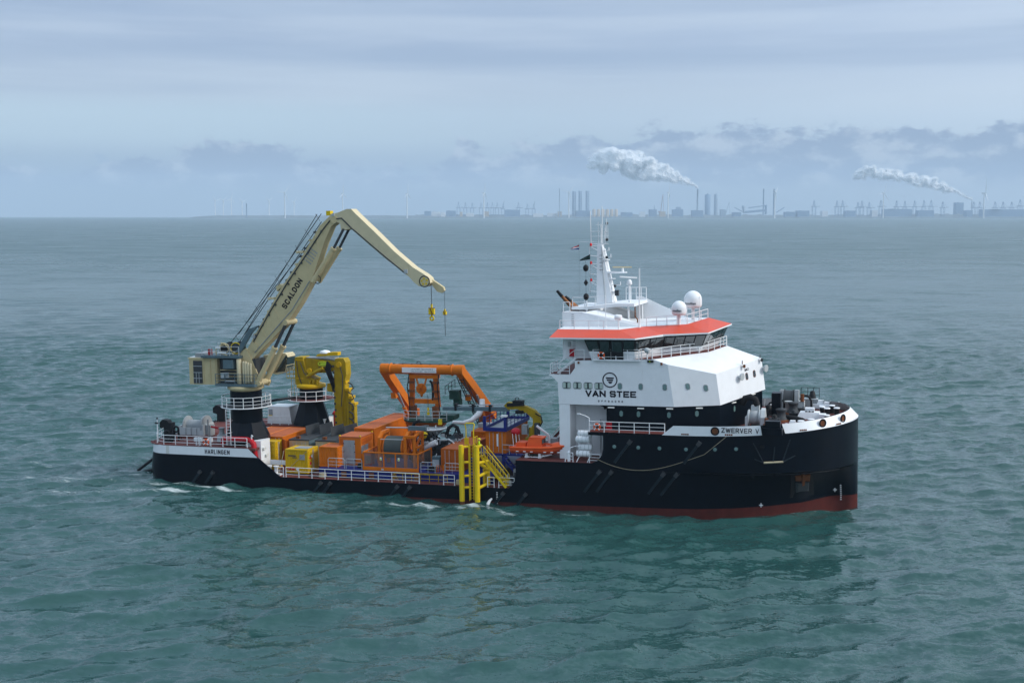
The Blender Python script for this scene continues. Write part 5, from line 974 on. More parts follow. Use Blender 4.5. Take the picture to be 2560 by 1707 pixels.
for dx in (-16.35, -12.75): MB().pipe([(dx, yb-.1, 11.9), (dx-.15, yb-.35, 10.5), (dx, yb-.3, 8.8), (dx+.2, yb-.4, 7.2)], .06, 6).build('hydraulic_line', 'black', af)
for z in (11.0, 10.0, 9.2): MB().box(-16.5, -15.75, yb-.2, yb-.05, z-.12, z+.12).build('guide_pad', 'rust', af); MB().box(-13.55, -12.75, yb-.2, yb-.05, z-.12, z+.12).build('guide_pad', 'rust', af)
for dx in (-16.1, -13.3):
    MB().bar((dx, yb+.2, zb_-.4), (dx+(-.1 if dx < -15 else .25), yb+.2, 8.2), .5, .5, up=(0,1,0)).build('guide_post', 'orange_dark', af); MB().box(dx-.3, dx+.3, yb-.3, yb+.7, 6.9, 8.3).build('damper', 'rust', af)
MB().box(-16.3, -12.9, yb-.2, yb+.6, 11.45, 11.85).build('head_frame', 'orange', af); [MB().bar((x, yb-.3, 11.5), (-14.8, yb-.3, 9.4), .14, .2, up=(0,1,0)).build('sheave_hanger', 'orange', af) for x in (-15.4, -14.2)]
MB().lathe((-14.8, yb-.42, 10.3), [(.62, 0), (.62, .12)], (0,1,0), 20).build('sheave', 'orange', af)
for k in range(6): a = k*1.047; MB().bar((-14.8, yb-.46, 10.3), (-14.8+.58*math.cos(a), yb-.46, 10.3+.58*math.sin(a)), .05, .12, up=(0,1,0)).build('sheave_spoke', 'orange_dark', af)
MB().box(-15.8, -12.9, yb-.1, yb+.3, 8.6, 9.1).build('crosshead', 'orange', af)
MB().pipe([(-13.9, yb, 11.2), (-13.65, yb, 10.9), (-13.55, yb, 10.0), (-13.6, yb, 9.0)], .14, 8).build('hose', 'black', af); MB().tube((-14.1, yb-.2, 9.6), (-14.1, yb-.2, 7.9), .03, n=5).build('tugger_rope', 'wire', af); MB().lathe((-14.1, yb-.2, 7.3), [(.18, 0), (.1, .9)], n=8).build('rope_socket', 'bright_yellow', af)
wp = MB().prism([(-16.6, yb-1.3), (-15.8, yb-2.0), (-13.8, yb-2.0), (-11.4, yb-1.5), (-11.2, yb+1.5), (-16.6, yb+1.5)], 'z', 6.75, 6.95).build('work_platform', 'green_dark', af)
railing(wp, [(-16.6, yb-1.3, 6.95), (-15.8, yb-2, 6.95), (-13.8, yb-2, 6.95), (-11.4, yb-1.5, 6.95)], 1.05, .85, 'light_grey', posts=False)
MB().prism([(-16.3, yb-1), (-12.0, yb-1), (-12.4, yb+1), (-16, yb+1)], 'z', 6.2, 6.74).build('docking_head', 'orange_dark', af); MB().box(-12.2, -11.8, yb-2.1, yb-1.9, 6.6, 7.2).build('tugger_block', 'bright_yellow', af)
MB().box(-12.6, -10.9, yb-.5, yb+1.2, 6.95, 7.4).build('winch_cover', 'green_dark', af)
# inclined ladder alongside the forward leg
la = MB(); a, b_ = Vector((-9.7, yb+.2, 11.6)), Vector((-8.9, 17.2, 4.6))
for s in (-.35, .35):
    for h in (0, .55): la.tube(a+Vector((s-.7, 0, h)), b_+Vector((s-.7, 0, h)), .055, n=5)
for k in range(22): p = a.lerp(b_, k/21); la.tube(p+Vector((-1.05, 0, 0)), p+Vector((-.35, 0, 0)), .04, n=5)
for k in range(0, 22, 2): p = a.lerp(b_, k/21); la.tube(p+Vector((-1.05, 0, 0)), p+Vector((-1.05, 0, .55)), .035, n=5)
la.build('access_ladder', 'dark_grey', af)
MB().box(-12.0, -10.9, yb+1.0, yb+2.0, 9.0, 10.0).box(-11.6, -10.8, yb+1.2, yb+2, 8.2, 9.0).build('hydraulic_cabinet', 'green_dark', af); railing(af, [(-12.4, yb+.8, 9.6), (-11.2, yb+.8, 10.4)], .9, .5, 'dark_grey', posts=False, rails=(1, .5))
# ================================================================== cargo and equipment on the working deck
def container(label, x0, x1, y0, y1, z0, z1, mat, near='corr', right='corr', roof=None, cat='container', group='containers on deck', dark='orange_dark'):
    t = thing('container', label, cat, ((x0+x1)/2, (y0+y1)/2, z0), group); p = .14
    f = MB()
    for x in (x0, x1-p):
        for y in (y0, y1-p): f.box(x, x+p, y, y+p, z0, z1)
    for z in (z0, z1-p):
        f.box(x0+p, x1-p, y0+.003, y0+p, z+.003, z+p-.003).box(x0+p, x1-p, y1-p, y1-.003, z+.003, z+p-.003).box(x0+.003, x0+p, y0+p, y1-p, z+.003, z+p-.003).box(x1-p, x1-.003, y0+p, y1-p, z+.003, z+p-.003)
    f.build('frame', mat, t)
    rf = MB(); n = max(2, round((y1-y0)/.45)); st = (y1-y0-.1)/n; rows = []
    for i in range(n+1):
        y = y0+.05+i*st
        for dy, h in ((0, 0), (st*.3, 0), (st*.45, -.03), (st*.85, -.03)):
            if i == n and dy: break
            rows.append([(x0+.05, y+dy, z1-.02+h), (x1-.05, y+dy, z1-.02+h)])
    rf.sheet(rows).build('roof', roof or mat, t, fix=False)
    MB().corr((x0+.05, y0+p), (x0+.05, y1-p), z0+p, z1-p, (-1, 0)).build('side_wall', mat, t); MB().corr((x0+p, y1-.05), (x1-p, y1-.05), z0+p, z1-p, (0, 1)).build('end_wall', mat, t)
    MB().box(x0+.06, x1-.06, y0+.06, y1-.06, z0+.02, z0+.13).build('floor', dark, t)
    if near == 'corr': MB().corr((x0+p, y0+.04), (x1-p, y0+.04), z0+p, z1-p, (0, -1)).build('end_wall', mat, t)
    elif near == 'doors':
        xm = (x0+x1)/2
        for a, b_ in ((x0+p, xm-.01), (xm+.01, x1-p)):
            d_ = MB().box(a, b_, y0+.03, y0+.09, z0+p, z1-p); h = (z1-z0-2*p)/5
            for k in range(5): d_.box(a+.08, b_-.08, y0+.0, y0+.03, z0+p+k*h+.08, z0+p+(k+1)*h-.05)
            d_ = d_.build('door', mat, t)
            for fx in (.3, .72): MB().tube((a+(b_-a)*fx, y0-.03, z0+p), (a+(b_-a)*fx, y0-.03, z1-p), .025, n=6).build('locking_bar', 'light_grey', d_)
    elif near == 'ribs':
        e_ = MB().box(x0+p, x1-p, y0+.05, y0+.1, z0+p, z1-p); h = (z1-z0-2*p)/6
        for k in range(6): e_.box(x0+p, x1-p, y0+.0, y0+.05, z0+p+k*h+.04, z0+p+(k+1)*h-.06)
        e_.build('end_wall', mat, t)
    if right == 'corr': MB().corr((x1-.05, y0+p), (x1-.05, y1-p), z0+p, z1-p, (1, 0)).build('side_wall', mat, t)
    elif right == 'ribs':
        e_ = MB().box(x1-.1, x1-.05, y0+p, y1-p, z0+p, z1-p); h = (z1-z0-2*p)/4
        for k in range(4): e_.box(x1-.05, x1, y0+p+.1, (y0+y1)/2-.06, z0+p+k*h+.06, z0+p+(k+1)*h-.06).box(x1-.05, x1, (y0+y1)/2+.06, y1-p-.1, z0+p+k*h+.06, z0+p+(k+1)*h-.06)
        d_ = e_.build('side_wall', mat, t)
        for y in ((y0+y1)/2-.12, (y0+y1)/2+.12): MB().tube((x1+.02, y, z0+p), (x1+.02, y, z1-p), .025, n=6).build('locking_bar', 'light_grey', d_)
    return t
# blue grillage deck that carries the spread
gd = thing('cargo_grillage', 'long dark blue steel grillage under the orange containers', 'platform', (-13, 6, 1.9)); MB().box(-23.1, -3.2, 1.5, 14, 2.62, 2.76).build('top_plate', 'blue', gd)
MB().box(-23.1, -3.2, 1.55, 1.8, 1.9, 2.62).build('girder', 'blue', gd); MB().box(-23.05, -22.8, 1.8, 14, 1.9, 2.62).build('girder', 'blue', gd)
for x in (-17.2, -14.6, -12.0, -20.4): MB().box(x, x+.55, 1.42, 1.54, 1.92, 2.5).build('clamp_foot', 'rust', gd)
for x in (-23.1, -16.5): MB().box(x, x+6.4, 1.44, 1.54, 2.60, 2.72).build('toe_plate', 'blue', gd)
container('orange container beside the cream crane pedestal, its door ajar', -31.75, -29.3, 5.2, 11.8, 2.6, 5.3, 'orange', 'doors', 'corr', 'orange_roof')
container('rear orange container half hidden behind the cream crane pedestal', -34.25, -31.8, 5.2, 11.8, 2.6, 5.28, 'orange', 'corr', 'corr', 'orange_roof')
od = thing('container_door', 'orange container door standing open beside the yellow container end', 'door', (-29.3, 5.1, 2.65)); h_ = .62
dr = MB().hexa([(-29.3, 5.12, 2.7), (-28.42, 4.25, 2.7), (-28.38, 4.31, 2.7), (-29.26, 5.18, 2.7)], [(-29.3, 5.12, 5.1), (-28.42, 4.25, 5.1), (-28.38, 4.31, 5.1), (-29.26, 5.18, 5.1)])
dr.build('panel', 'orange_dark', od)
for k in range(5): MB().bar((-29.15, 4.93, 2.95+k*.45), (-28.55, 4.34, 2.95+k*.45), .06, .3).build('rib', 'orange_dark', od)
container('tall yellow container squeezed between white foundation and orange doors', -30.9, -29.3, 3.45, 5.0, 1.95, 5.05, 'yellow', 'ribs', 'ribs', dark='yellow_dark')
for i, (x0, lab) in enumerate(((-29.0, 'cream fronted container under a black tarpaulin roof, next to the orange pair'), (-25.75, 'second cream fronted container with black roof, behind the yellow box'))):
    t = container(lab, x0, x0+2.45, 6.2, 12.4, 2.0, 4.75, 'cream', 'doors', 'corr', 'dark_grey', dark='cream')
    MB().box(x0-.06, x0+2.51, 6.12, 12.46, 4.77, 4.9).build('tarpaulin', 'dark_grey', t); MB().prism([(6.1, 4.8), (12.4, 4.8), (12.4, 4.35), (9.5, 3.9), (6.1, 3.2)], 'x', x0+2.46, x0+2.52).build('tarpaulin', 'teal_grey', t)
    MB().box(x0+.7, x0+1.1, 6.5, 6.9, 4.9, 5.2).build('vent', 'rust', t)
for k, (x, y, lab) in enumerate(((-28.1, 8.6, 'first black hinged lid standing open over the black roofs'), (-26.9, 9.6, 'second black lid beside the first'), (-24.9, 8.4, 'third black lid leaning up in front of the yellow crane arm'), (-23.6, 9.2, 'fourth black lid next to the orange control cabin'))):
    m = MB().hexa([(x, y, 4.95), (x+.3, y+3.0, 4.95), (x+.36, y+3.0, 4.95), (x+.06, y, 4.95)], [(x-.15, y+.1, 6.0), (x+.15, y+2.9, 6.0), (x+.21, y+2.9, 6.0), (x-.09, y+.1, 6.0)]); solo(m, 'hinged_lid', 'dark_grey', (x, y, 4.95), lab, 'lid', 'black lids')
# yellow box with hazard diamonds
t = container('yellow workshop box with hazard diamonds beside the stern rail', -27.1, -24.4, 1.55, 4.1, 2.05, 4.65, 'yellow', 'corr', 'ribs', dark='yellow_dark')
MB().box(-26.3, -24.7, 2.2, 3.5, 4.64, 4.70).build('roof_hatch', 'grey', t); MB().box(-25.35, -24.75, 1.5, 1.58, 3.55, 4.1).build('window', 'grey', t)
def diamond(x, y, z, r_, m, side, par): 
    if side == 'n': o = MB().hexa([(x, y, z-r_), (x+r_, y, z), (x, y, z+r_), (x-r_, y, z)], [(x, y+.03, z-r_), (x+r_, y+.03, z), (x, y+.03, z+r_), (x-r_, y+.03, z)])
    else: o = MB().hexa([(x, y, z-r_), (x, y+r_, z), (x, y, z+r_), (x, y-r_, z)], [(x-.03, y, z-r_), (x-.03, y+r_, z), (x-.03, y, z+r_), (x-.03, y-r_, z)])
    o.build('hazard_label', m, par)
diamond(-26.15, 1.53, 2.5, .2, 'label_red', 'n', t); diamond(-25.65, 1.53, 2.5, .2, 'label_white', 'n', t); diamond(-24.37, 2.1, 3.7, .2, 'label_red', 'e', t); diamond(-24.37, 2.55, 3.8, .2, 'label_white', 'e', t); MB().box(-26.85, -26.4, 1.5, 1.54, 2.4, 2.68).build('hazard_label', 'label_red', t); MB().box(-24.41, -24.36, 2.0, 2.35, 2.95, 3.25).build('hazard_label', 'label_red', t)
MB().box(-26.7, -25.8, 1.5, 1.54, 3.9, 4.02).box(-26.2, -25.7, 1.5, 1.54, 3.72, 3.8).build('lettering', 'dark_grey', t)
solo(MB().pipe([(-27.2, 1.5, 4.5), (-27.35, 1.2, 3.4), (-27.6, .9, 2.0)], .03, 5).pipe([(-24.5, 1.48, 4.5), (-26.9, 1.42, 2.3)], .025, 5), 'lashing_strap', 'rope_beige', (-27.2, 1.5, 2.0), 'pale lashing strap across the face of the yellow workshop box', 'strap')
container('small orange container next to the yellow workshop box', -23.35, -21.15, 2.2, 4.8, 2.78, 4.95, 'orange', 'corr', 'ribs', 'orange_roof')
# control cabin with grey double doors
t = thing('control_cabin', 'orange control cabin with grey double doors and yellow corner caps', 'cabin', (-20.4, 5, 2.78)); x0, x1, yA, yB, zA, zB = -21.65, -19.1, 3.7, 7.0, 2.78, 5.9
MB().box(x0, x1, yA, yB, zA, zB-.15).build('wall', 'orange', t); MB().box(x0-.04, x1+.04, yA-.04, yB+.04, zB-.14, zB).build('roof', 'orange_roof', t)
for a, b_ in ((x0+.55, x0+1.2), (x0+1.22, x0+1.87)):
    d_ = MB().box(a, b_, yA-.05, yA, zA+.1, zB-.4).build('door', 'grey', t)
    for z in (zA+.5, zA+1.4, zA+2.3): MB().box(a-.03 if a < x0+1 else b_-.05, a+.05 if a < x0+1 else b_+.03, yA-.09, yA-.05, z, z+.1).build('hinge', 'black', d_)
for k in range(9): MB().box(x0+.06, x0+.48, yA-.04, yA, zB-1.4+k*.13, zB-1.34+k*.13).build('louvre_slat', 'orange_dark', t)
for k in range(4): MB().box(x1, x1+.04, yA+.3, yB-.3, zB-.75+k*.13, zB-.69+k*.13).build('louvre_slat', 'orange_dark', t)
for ya in (yA+.15, yA+1.1): MB().box(x1, x1+.03, ya, ya+.8, zA+1.3, zA+2.1).build('window', 'grey', t)
for x, y in ((x0, yA), (x1-.15, yA), (x1-.15, yB-.15)): MB().box(x, x+.15, y, y+.15, zB, zB+.12).build('corner_casting', 'bright_yellow', t)
container('forty foot orange container lying athwart under the gantry', -21.5, -19.05, 7.3, 18.6, 3.6, 6.25, 'orange', 'corr', 'corr', 'orange_roof')
MB().box(-21.4, -19.1, 7.5, 18.4, 1.9, 3.58).build('support_frame', 'orange_dark', ship)
# cable winch in its guard cage
wn = thing('cable_winch', 'orange umbilical winch with wide dark cable drum', 'winch', (-15, 5, 2.78))
MB().lathe((-16.55, 4.9, 4.75), [(.5, 0), (1.3, .01), (1.3, .1)], (1,0,0), 28).build('drum_flange', 'orange', wn); MB().lathe((-14.4, 4.9, 4.75), [(1.3, 0), (1.3, .1), (.5, .11)], (1,0,0), 28).build('drum_flange', 'orange', wn)
prof = [(1.18, 0)]; 
for k in range(20): prof += [(1.2, .02+k*.105), (1.2, .07+k*.105), (1.17, .095+k*.105)]
MB().lathe((-16.45, 4.9, 4.75), prof, (1,0,0), 28).build('cable_wrap', 'cable_grey', wn)
for x in (-17.05, -14.05):
    s_ = 1; f = MB()
    f.prism([(3.6, 2.8), (3.9, 2.8), (3.9, 5.9), (3.6, 5.9)], 'x', x, x+.3).prism([(6.0, 2.8), (6.3, 2.8), (6.3, 6.3), (6.0, 6.3)], 'x', x, x+.3).prism([(3.6, 5.9), (4.5, 6.5), (6.3, 6.5), (6.3, 6.2), (4.6, 6.2), (3.9, 5.65)], 'x', x, x+.3).build('side_frame', 'orange', wn)
for a, b_ in (((-14.0, 3.8, 2.9), (-14.0, 6.1, 6.1)), ((-14.0, 6.1, 2.9), (-14.0, 4.4, 6.1)), ((-13.2, 3.9, 4.0), (-12.9, 6.1, 6.2))): MB().bar(a, b_, .16, .22).build('brace', 'orange_dark', wn)
[MB().bar(a, b_, .2, .26, up=(1,0,0)).build('end_frame', 'orange', wn) for a, b_ in (((-12.9, 3.8, 2.8), (-12.9, 3.9, 6.1)), ((-12.9, 6.2, 2.8), (-12.9, 6.2, 6.4)), ((-12.9, 3.9, 6.1), (-12.9, 6.2, 6.4)), ((-12.9, 3.9, 2.9), (-12.9, 6.1, 4.8)), ((-12.9, 6.1, 2.9), (-12.9, 3.9, 4.8)), ((-12.9, 3.9, 4.8), (-12.9, 6.1, 4.8)))]; MB().box(-14.05, -12.8, 3.7, 4.0, 5.95, 6.2).build('top_beam', 'orange', wn); MB().tube((-17.0, 3.65, 5.75), (-13.8, 3.65, 5.8), .04, n=6).build('tie_bar', 'light_grey', wn)
MB().tube((-16.8, 5.4, 6.75), (-13.8, 5.2, 6.85), .07, n=8).build('spooling_rod', 'light_grey', wn); MB().box(-14.0, -12.0, 4.9, 5.3, 6.6, 7.05).build('spooling_carriage', 'teal_grey', wn)
cg = thing('guard_cage', 'orange framed safety cage with mesh panels around the cable winch', 'cage', (-15, 2, 2.76))
for x in (-17.9, -15.55, -14.2, -11.65): MB().box(x, x+.13, 1.5, 1.62, 2.78, 4.72).build('post', 'orange', cg)
MB().box(-17.9, -11.52, 1.49, 1.63, 4.62, 4.74).build('top_rail', 'orange', cg); MB().box(-17.9, -11.52, 1.47, 1.63, 2.78, 3.15).build('kick_plate', 'orange', cg)
for a, b_ in ((-17.77, -15.55), (-15.42, -14.2), (-14.07, -11.65)): MB().add([(a, 1.56, 3.15), (b_, 1.56, 3.15), (b_, 1.56, 4.62), (a, 1.56, 4.62)], [(0,1,2,3)]).build('mesh_panel', 'guard_mesh', cg, fix=False)
for x in (-17.84, -11.58):
    MB().bar((x, 1.6, 4.68), (x, 5.4, 4.68), .12).build('top_rail', 'orange', cg); MB().add([(x, 1.6, 3.15), (x, 5.4, 3.15), (x, 5.4, 4.62), (x, 1.6, 4.62)], [(0,1,2,3)]).build('mesh_panel', 'guard_mesh', cg, fix=False); MB().box(x-.06, x+.06, 5.3, 5.45, 2.78, 4.72).build('post', 'orange', cg)
for x in (-15.9, -13.85): MB().box(x, x+.2, 1.47, 1.5, 3.9, 4.22).build('warning_sign', 'label_white', cg); MB().box(x+.03, x+.17, 1.46, 1.475, 3.92, 4.08).build('warning_sign', 'lime', cg)
MB().box(-15.75, -15.5, 1.44, 1.5, 2.85, 3.02).build('junction_box', 'light_grey', cg)
# loose hoop barriers on the grillage edge
def hoop(x0, x1, lab):
    o = MB().pipe([(x0, 1.6, 2.78), (x0, 1.6, 3.75), (x0+.12, 1.6, 3.88), (x1-.12, 1.6, 3.88), (x1, 1.6, 3.75), (x1, 1.6, 2.78)], .035, 6).tube((x0, 1.6, 3.5), (x1, 1.6, 3.5), .025, n=5).tube((x0, 1.6, 3.15), (x1, 1.6, 3.15), .025, n=5).tube(((x0+x1)/2, 1.6, 2.78), ((x0+x1)/2, 1.6, 3.88), .025, n=5)
    solo(o, 'hoop_barrier', 'light_grey', ((x0+x1)/2, 1.6, 2.78), lab, 'barrier', 'hoop barriers')
hoop(-22.0, -20.1, 'galvanised hoop barrier in front of the small orange container'); hoop(-19.9, -18.05, 'galvanised hoop barrier in front of the grey cabin doors'); hoop(-11.3, -9.7, 'galvanised hoop barrier right of the winch cage'); hoop(-8.6, -7.0, 'galvanised hoop barrier in front of the dark orange container')
gt = MB().pipe([(-9.5, 1.6, 2.8), (-9.5, 1.6, 3.6), (-8.75, 1.6, 3.6), (-8.75, 1.6, 2.8)], .04, 6)
for x in (-9.3, -9.1, -8.93): gt.tube((x, 1.6, 2.85), (x, 1.6, 3.6), .03, n=5)
solo(gt, 'safety_gate', 'orange', (-9.1, 1.6, 2.8), 'small orange swing gate between two grey hoop barriers', 'gate')
fr = MB()
for x in np.arange(-14.0, -7.9, 1.0): fr.tube((x, .7, 1.9), (x, .7, 2.75), .035, n=6)
fr.tube((-14, .7, 2.75), (-8, .7, 2.75), .04, n=6).tube((-14, .7, 2.3), (-8, .7, 2.3), .03, n=6).tube((-14, .7, 2.75), (-13.5, .9, 1.9), .03, n=5).tube((-14, 1.3, 2.72), (-8, 1.3, 2.72), .04, n=6); solo(fr, 'pipe_rack', 'yellow_dark', (-11, .9, 1.9), 'low dull yellow pipe rack behind the side rail', 'rack')
container('dark orange container behind the yellow landing frame', -9.55, -7.05, 3.0, 10.8, 2.78, 5.12, 'orange_dark', 'doors', 'corr', 'orange_roof')
t = container('orange container carrying a blue railed platform, behind the rescue boat', -5.15, -2.9, 4.8, 12.6, 4.55, 6.9, 'orange', 'doors', 'corr', 'orange_roof')
MB().box(-3.9, -3.75, 4.7, 4.76, 5.3, 6.6).build('sign_board', 'label_white', t)
pl_ = thing('roof_platform', 'blue steel platform with railings standing on an orange container', 'platform', (-4, 8.7, 6.9)); MB().box(-5.3, -2.8, 4.6, 12.8, 6.92, 7.0).build('floor', 'grey', pl_)
for a in ((-5.35, -2.75, 4.55, 4.75), (-5.35, -2.75, 12.65, 12.85), (-5.35, -5.2, 4.75, 12.65), (-2.9, -2.75, 4.75, 12.65)): MB().box(*a, 6.9, 7.28).build('edge_beam', 'blue', pl_)
for x, y in ((-5.3, 4.6), (-3.0, 4.6), (-5.3, 12.6), (-3.0, 12.6)): MB().box(x-.05, x+.25, y-.05, y+.2, 7.28, 8.45 if y < 6 else 7.9).build('corner_post', 'blue', pl_)
MB().box(-3.35, -2.7, 4.5, 5.0, 8.45, 8.6).build('lamp', 'label_white', pl_)
for pts in ([(-2.85, 5.2, 7.28), (-2.85, 12.6, 7.28)], [(-5.25, 5.2, 7.28), (-5.25, 12.6, 7.28)], [(-5.25, 12.7, 7.28), (-2.85, 12.7, 7.28)]): railing(pl_, pts, 1.0, 1.2, 'blue', posts=False)
MB().box(-6.6, -.4, 4.4, 13, 4.38, 4.53).build('support_deck', 'blue', gd); MB().box(-6.5, -6.2, 4.5, 4.8, 2.76, 4.4).build('support_post', 'blue', gd); MB().box(-3.3, -3.0, 4.5, 4.8, 1.9, 4.4).build('support_post', 'blue', gd)
for k in range(6): MB().box(-2.6+k*.3, -2.3+k*.3, 3.1, 4.0, 4.2-k*.42, 4.26-k*.42).build('step', 'blue', gd)
for y in (3.1, 4.0): MB().bar((-2.7, y, 4.4), (-.6, y, 1.95), .06, .22).build('stringer', 'blue', gd)
railing(gd, [(-3.2, 4.45, 4.53), (-.9, 4.45, 4.53)], 1.0, .9, 'light_grey', posts=False, rails=(1, .5))
# trenching machine under the gantry
tr = thing('trenching_machine', 'black subsea trencher with white funnel frame and hoses under the gantry', 'machine', (-12.3, 9, 2.78))
MB().box(-14.5, -9.0, 6.9, 11.6, 2.8, 3.5).build('track_frame', 'black', tr)
for y in (6.8, 10.9):
    MB().prism([(-14.8, 3.1), (-14.3, 2.8), (-9.2, 2.8), (-8.7, 3.1), (-8.7, 3.7), (-9.3, 4.1), (-14.2, 4.1), (-14.8, 3.7)], 'y', y, y+.9).build('track', 'black', tr)
MB().box(-13.8, -9.8, 7.6, 11, 3.5, 4.6).build('chassis', 'dark_grey', tr)
rr = random.Random(3)
for k in range(44):
    x, y, z = rr.uniform(-14, -9.3), rr.uniform(6.9, 9.5), rr.uniform(4.2, 5.7); s_ = rr.uniform(.12, .45); MB().box(x-s_, x+s_, y-s_*.6, y+s_*.6, z-s_*.5, z+s_*.6).build('equipment_block', rr.choice(['black', 'dark_grey', 'black', 'teal_grey', 'light_grey', 'steel']), tr)
for k in range(38):
    a = Vector((rr.uniform(-14.2, -9.5), rr.uniform(6.8, 8.6), rr.uniform(4.2, 6.0))); b_ = a+Vector((rr.uniform(-1.6, 1.6), rr.uniform(-.5, 1), rr.uniform(-.9, .9))); MB().pipe([a, a.lerp(b_, .3)+Vector((0, -.2, .35)), a.lerp(b_, .7)+Vector((0, -.2, .3)), b_], .06, 6).build('hose', rr.choice(['black', 'black', 'white_worn', 'light_grey']), tr)
MB().tube((-13.0, 6.9, 4.4), (-11.5, 6.7, 5.1), .32, n=14).build('jet_pipe', 'white_worn', tr); MB().pipe([(-13.8, 6.9, 3.9), (-13.3, 6.7, 4.7), (-12.4, 6.6, 5.1)], .12, 8).build('jet_pipe', 'light_grey', tr)
MB().lathe((-12.9, 9, 4.9), [(.25, 0), (.3, .4), (1.5, 1.3), (1.55, 1.35)], n=16, smooth=False).build('funnel', 'light_grey', tr); MB().torus((-12.9, 9, 6.25), 1.62, .1, n=28, k=6).build('funnel_ring', 'white_worn', tr)
for k in range(10): a = k*.628; MB().bar((-12.9+1.62*math.cos(a), 9+1.62*math.sin(a), 6.25), (-12.9+.35*math.cos(a), 9+.35*math.sin(a), 5.2), .05).build('funnel_strut', 'light_grey', tr)
MB().lathe((-12.9, 7.1, 5.75), [(.34, 0), (.38, .1), (.38, .35), (.2, .4)], (-.3, -1, .1), 16).build('float', 'bright_yellow', tr)
MB().pipe([(-11.0, 8.6, 5.6), (-10.7, 8.5, 6.4), (-10.2, 8.5, 6.75), (-9.7, 8.5, 6.5), (-9.45, 8.5, 5.8), (-9.55, 8.5, 5.0)], .2, 10).build('bend_restrictor', 'black', tr); MB().pipe([(-14.3, 9, 7.0), (-14.9, 9, 6.8), (-15.2, 9, 6.2), (-15.2, 9, 5.4)], .18, 10).build('bend_restrictor', 'black', tr)
solo(MB().pipe([(-10.6, 9.5, 6.9), (-9.6, 10.2, 6.75), (-8.9, 11.0, 6.95), (-8.4, 12.0, 7.5), (-8.2, 12.6, 8.3), (-8.3, 12.9, 9.0)], [.17, .2, .26, .34, .34, .3], 10), 'white_hose', 'label_white', (-10.6, 9.5, 6.9), 'thick white hose sweeping up from the trencher past the gantry leg', 'hose')
container('small flat topped orange box behind the dark orange container', -9.2, -7.4, 11.5, 14, 3.6, 5.6, 'orange', 'corr', 'corr', 'orange_roof')
cr_ = thing('wire_crate', 'pale wire mesh crate beyond the trencher', 'crate', (-8.2, 15, 5.0)); MB().box(-9.6, -8.1, 15, 16.2, 5.0, 5.9).build('panel', 'light_grey', cr_); MB().box(-8.05, -7.2, 15, 16.2, 5.1, 5.9).build('panel', 'grey', cr_)
# deck clutter: coils, pumps, bins and hoses lying about
for k, (x, y, z, m, lab) in enumerate(((-22.4, 1.0, 1.9, 'rope_beige', 'coil of pale rope on deck below the small orange container'), (-18.6, 2.6, 2.78, 'black', 'black hose coil beside the grey cabin doors'), (-10.4, 2.6, 2.78, 'rubber', 'black hose coil right of the winch cage'), (-6.7, .8, 1.9, 'rope_beige', 'coil of rope at the foot of the yellow landing'))):
    mb = MB()
    for j in range(4): mb.torus((x, y, z+.07+j*.11), .38-.02*j, .06, n=18, k=6)
    solo(mb, 'hose_coil', m, (x, y, z), lab, 'coil', 'coils on deck')
for k, (x, y, z, w, h, m, lab) in enumerate(((-18.5, 4.6, 2.78, .8, 1.3, 'red', 'red hydraulic power pack between cabin and cable drum'), (-10.6, 4.6, 2.78, .9, 1.2, 'teal_grey', 'dark pump box behind the orange gate'), (-6.1, 3.6, 2.78, .8, 1.4, 'blue', 'blue tank beside the dark orange container'), (-1.6, 1.6, 1.9, 1.0, .9, 'dark_grey', 'dark equipment box at the foot of the yellow stairs'), (-.9, 2.6, 1.9, .8, 1.5, 'grey', 'grey cabinet under the white deck edge'))):
    t = thing('power_pack', lab, 'box', (x, y, z), 'equipment boxes'); MB().box(x-w/2, x+w/2, y-w/2, y+w/2, z, z+h).build('body', m, t); MB().box(x-w/2+.08, x+w/2-.08, y-w/2-.03, y-w/2, z+.15, z+h-.3).build('panel', 'light_grey' if k % 2 else 'dark_grey', t); MB().tube((x, y-w/2, z+h), (x, y-w/2+.3, z+h+.3), .05, n=6).build('pipe', 'steel', t)
for k, (pts, lab) in enumerate((([(-17.5, 2.2, 2.82), (-16.0, 2.6, 2.84), (-14.5, 2.1, 2.82), (-12.5, 2.8, 2.85)], 'black hose snaking inside the mesh cage'), ([(-11.2, 2.9, 2.82), (-10.2, 2.2, 2.82), (-9.6, 2.7, 2.82), (-9.2, 2.2, 2.82)], 'black hose lying by the orange gate'), ([(-24.0, .8, 1.94), (-21.0, 1.1, 1.94), (-18.0, .7, 1.94), (-15.0, 1.1, 1.94)], 'long black hose along the foot of the blue grillage'))):
    solo(MB().pipe(pts, .06, 6), 'deck_hose', 'rubber', pts[0], lab, 'hose', 'hoses on deck')
# loader crane forward of the cargo
lc = thing('loader_crane', 'loader crane with long black jib stretched level and mossy yellow arm', 'crane', (-.6, 7, 4.85), 'deck cranes')
MB().box(-1.3, .1, 6.4, 7.8, 4.85, 6.0).lathe((-.6, 7, 4.85), [(.5, 1.1), (.42, 2.2)], n=14).build('base', 'yellow_dark', lc); MB().box(-.2, .3, 6.2, 6.7, 6.3, 7.6).build('valve_bank', 'dark_grey', lc); MB().box(-1.6, -1.0, 6.2, 6.8, 6.4, 7.4).build('oil_tank', 'grey', lc)
MB().prism([(-.9, 6.6), (-.1, 6.6), (.45, 7.6), (.2, 8.4), (-.3, 8.9), (-1.2, 9.3), (-2.4, 9.6), (-3.3, 9.7), (-3.7, 9.3), (-3.2, 8.9), (-2.2, 9.0), (-1.2, 8.6), (-.5, 8.0), (-.5, 7.4)], 'y', 6.7, 7.3).build('arm', 'yellow_dark', lc)
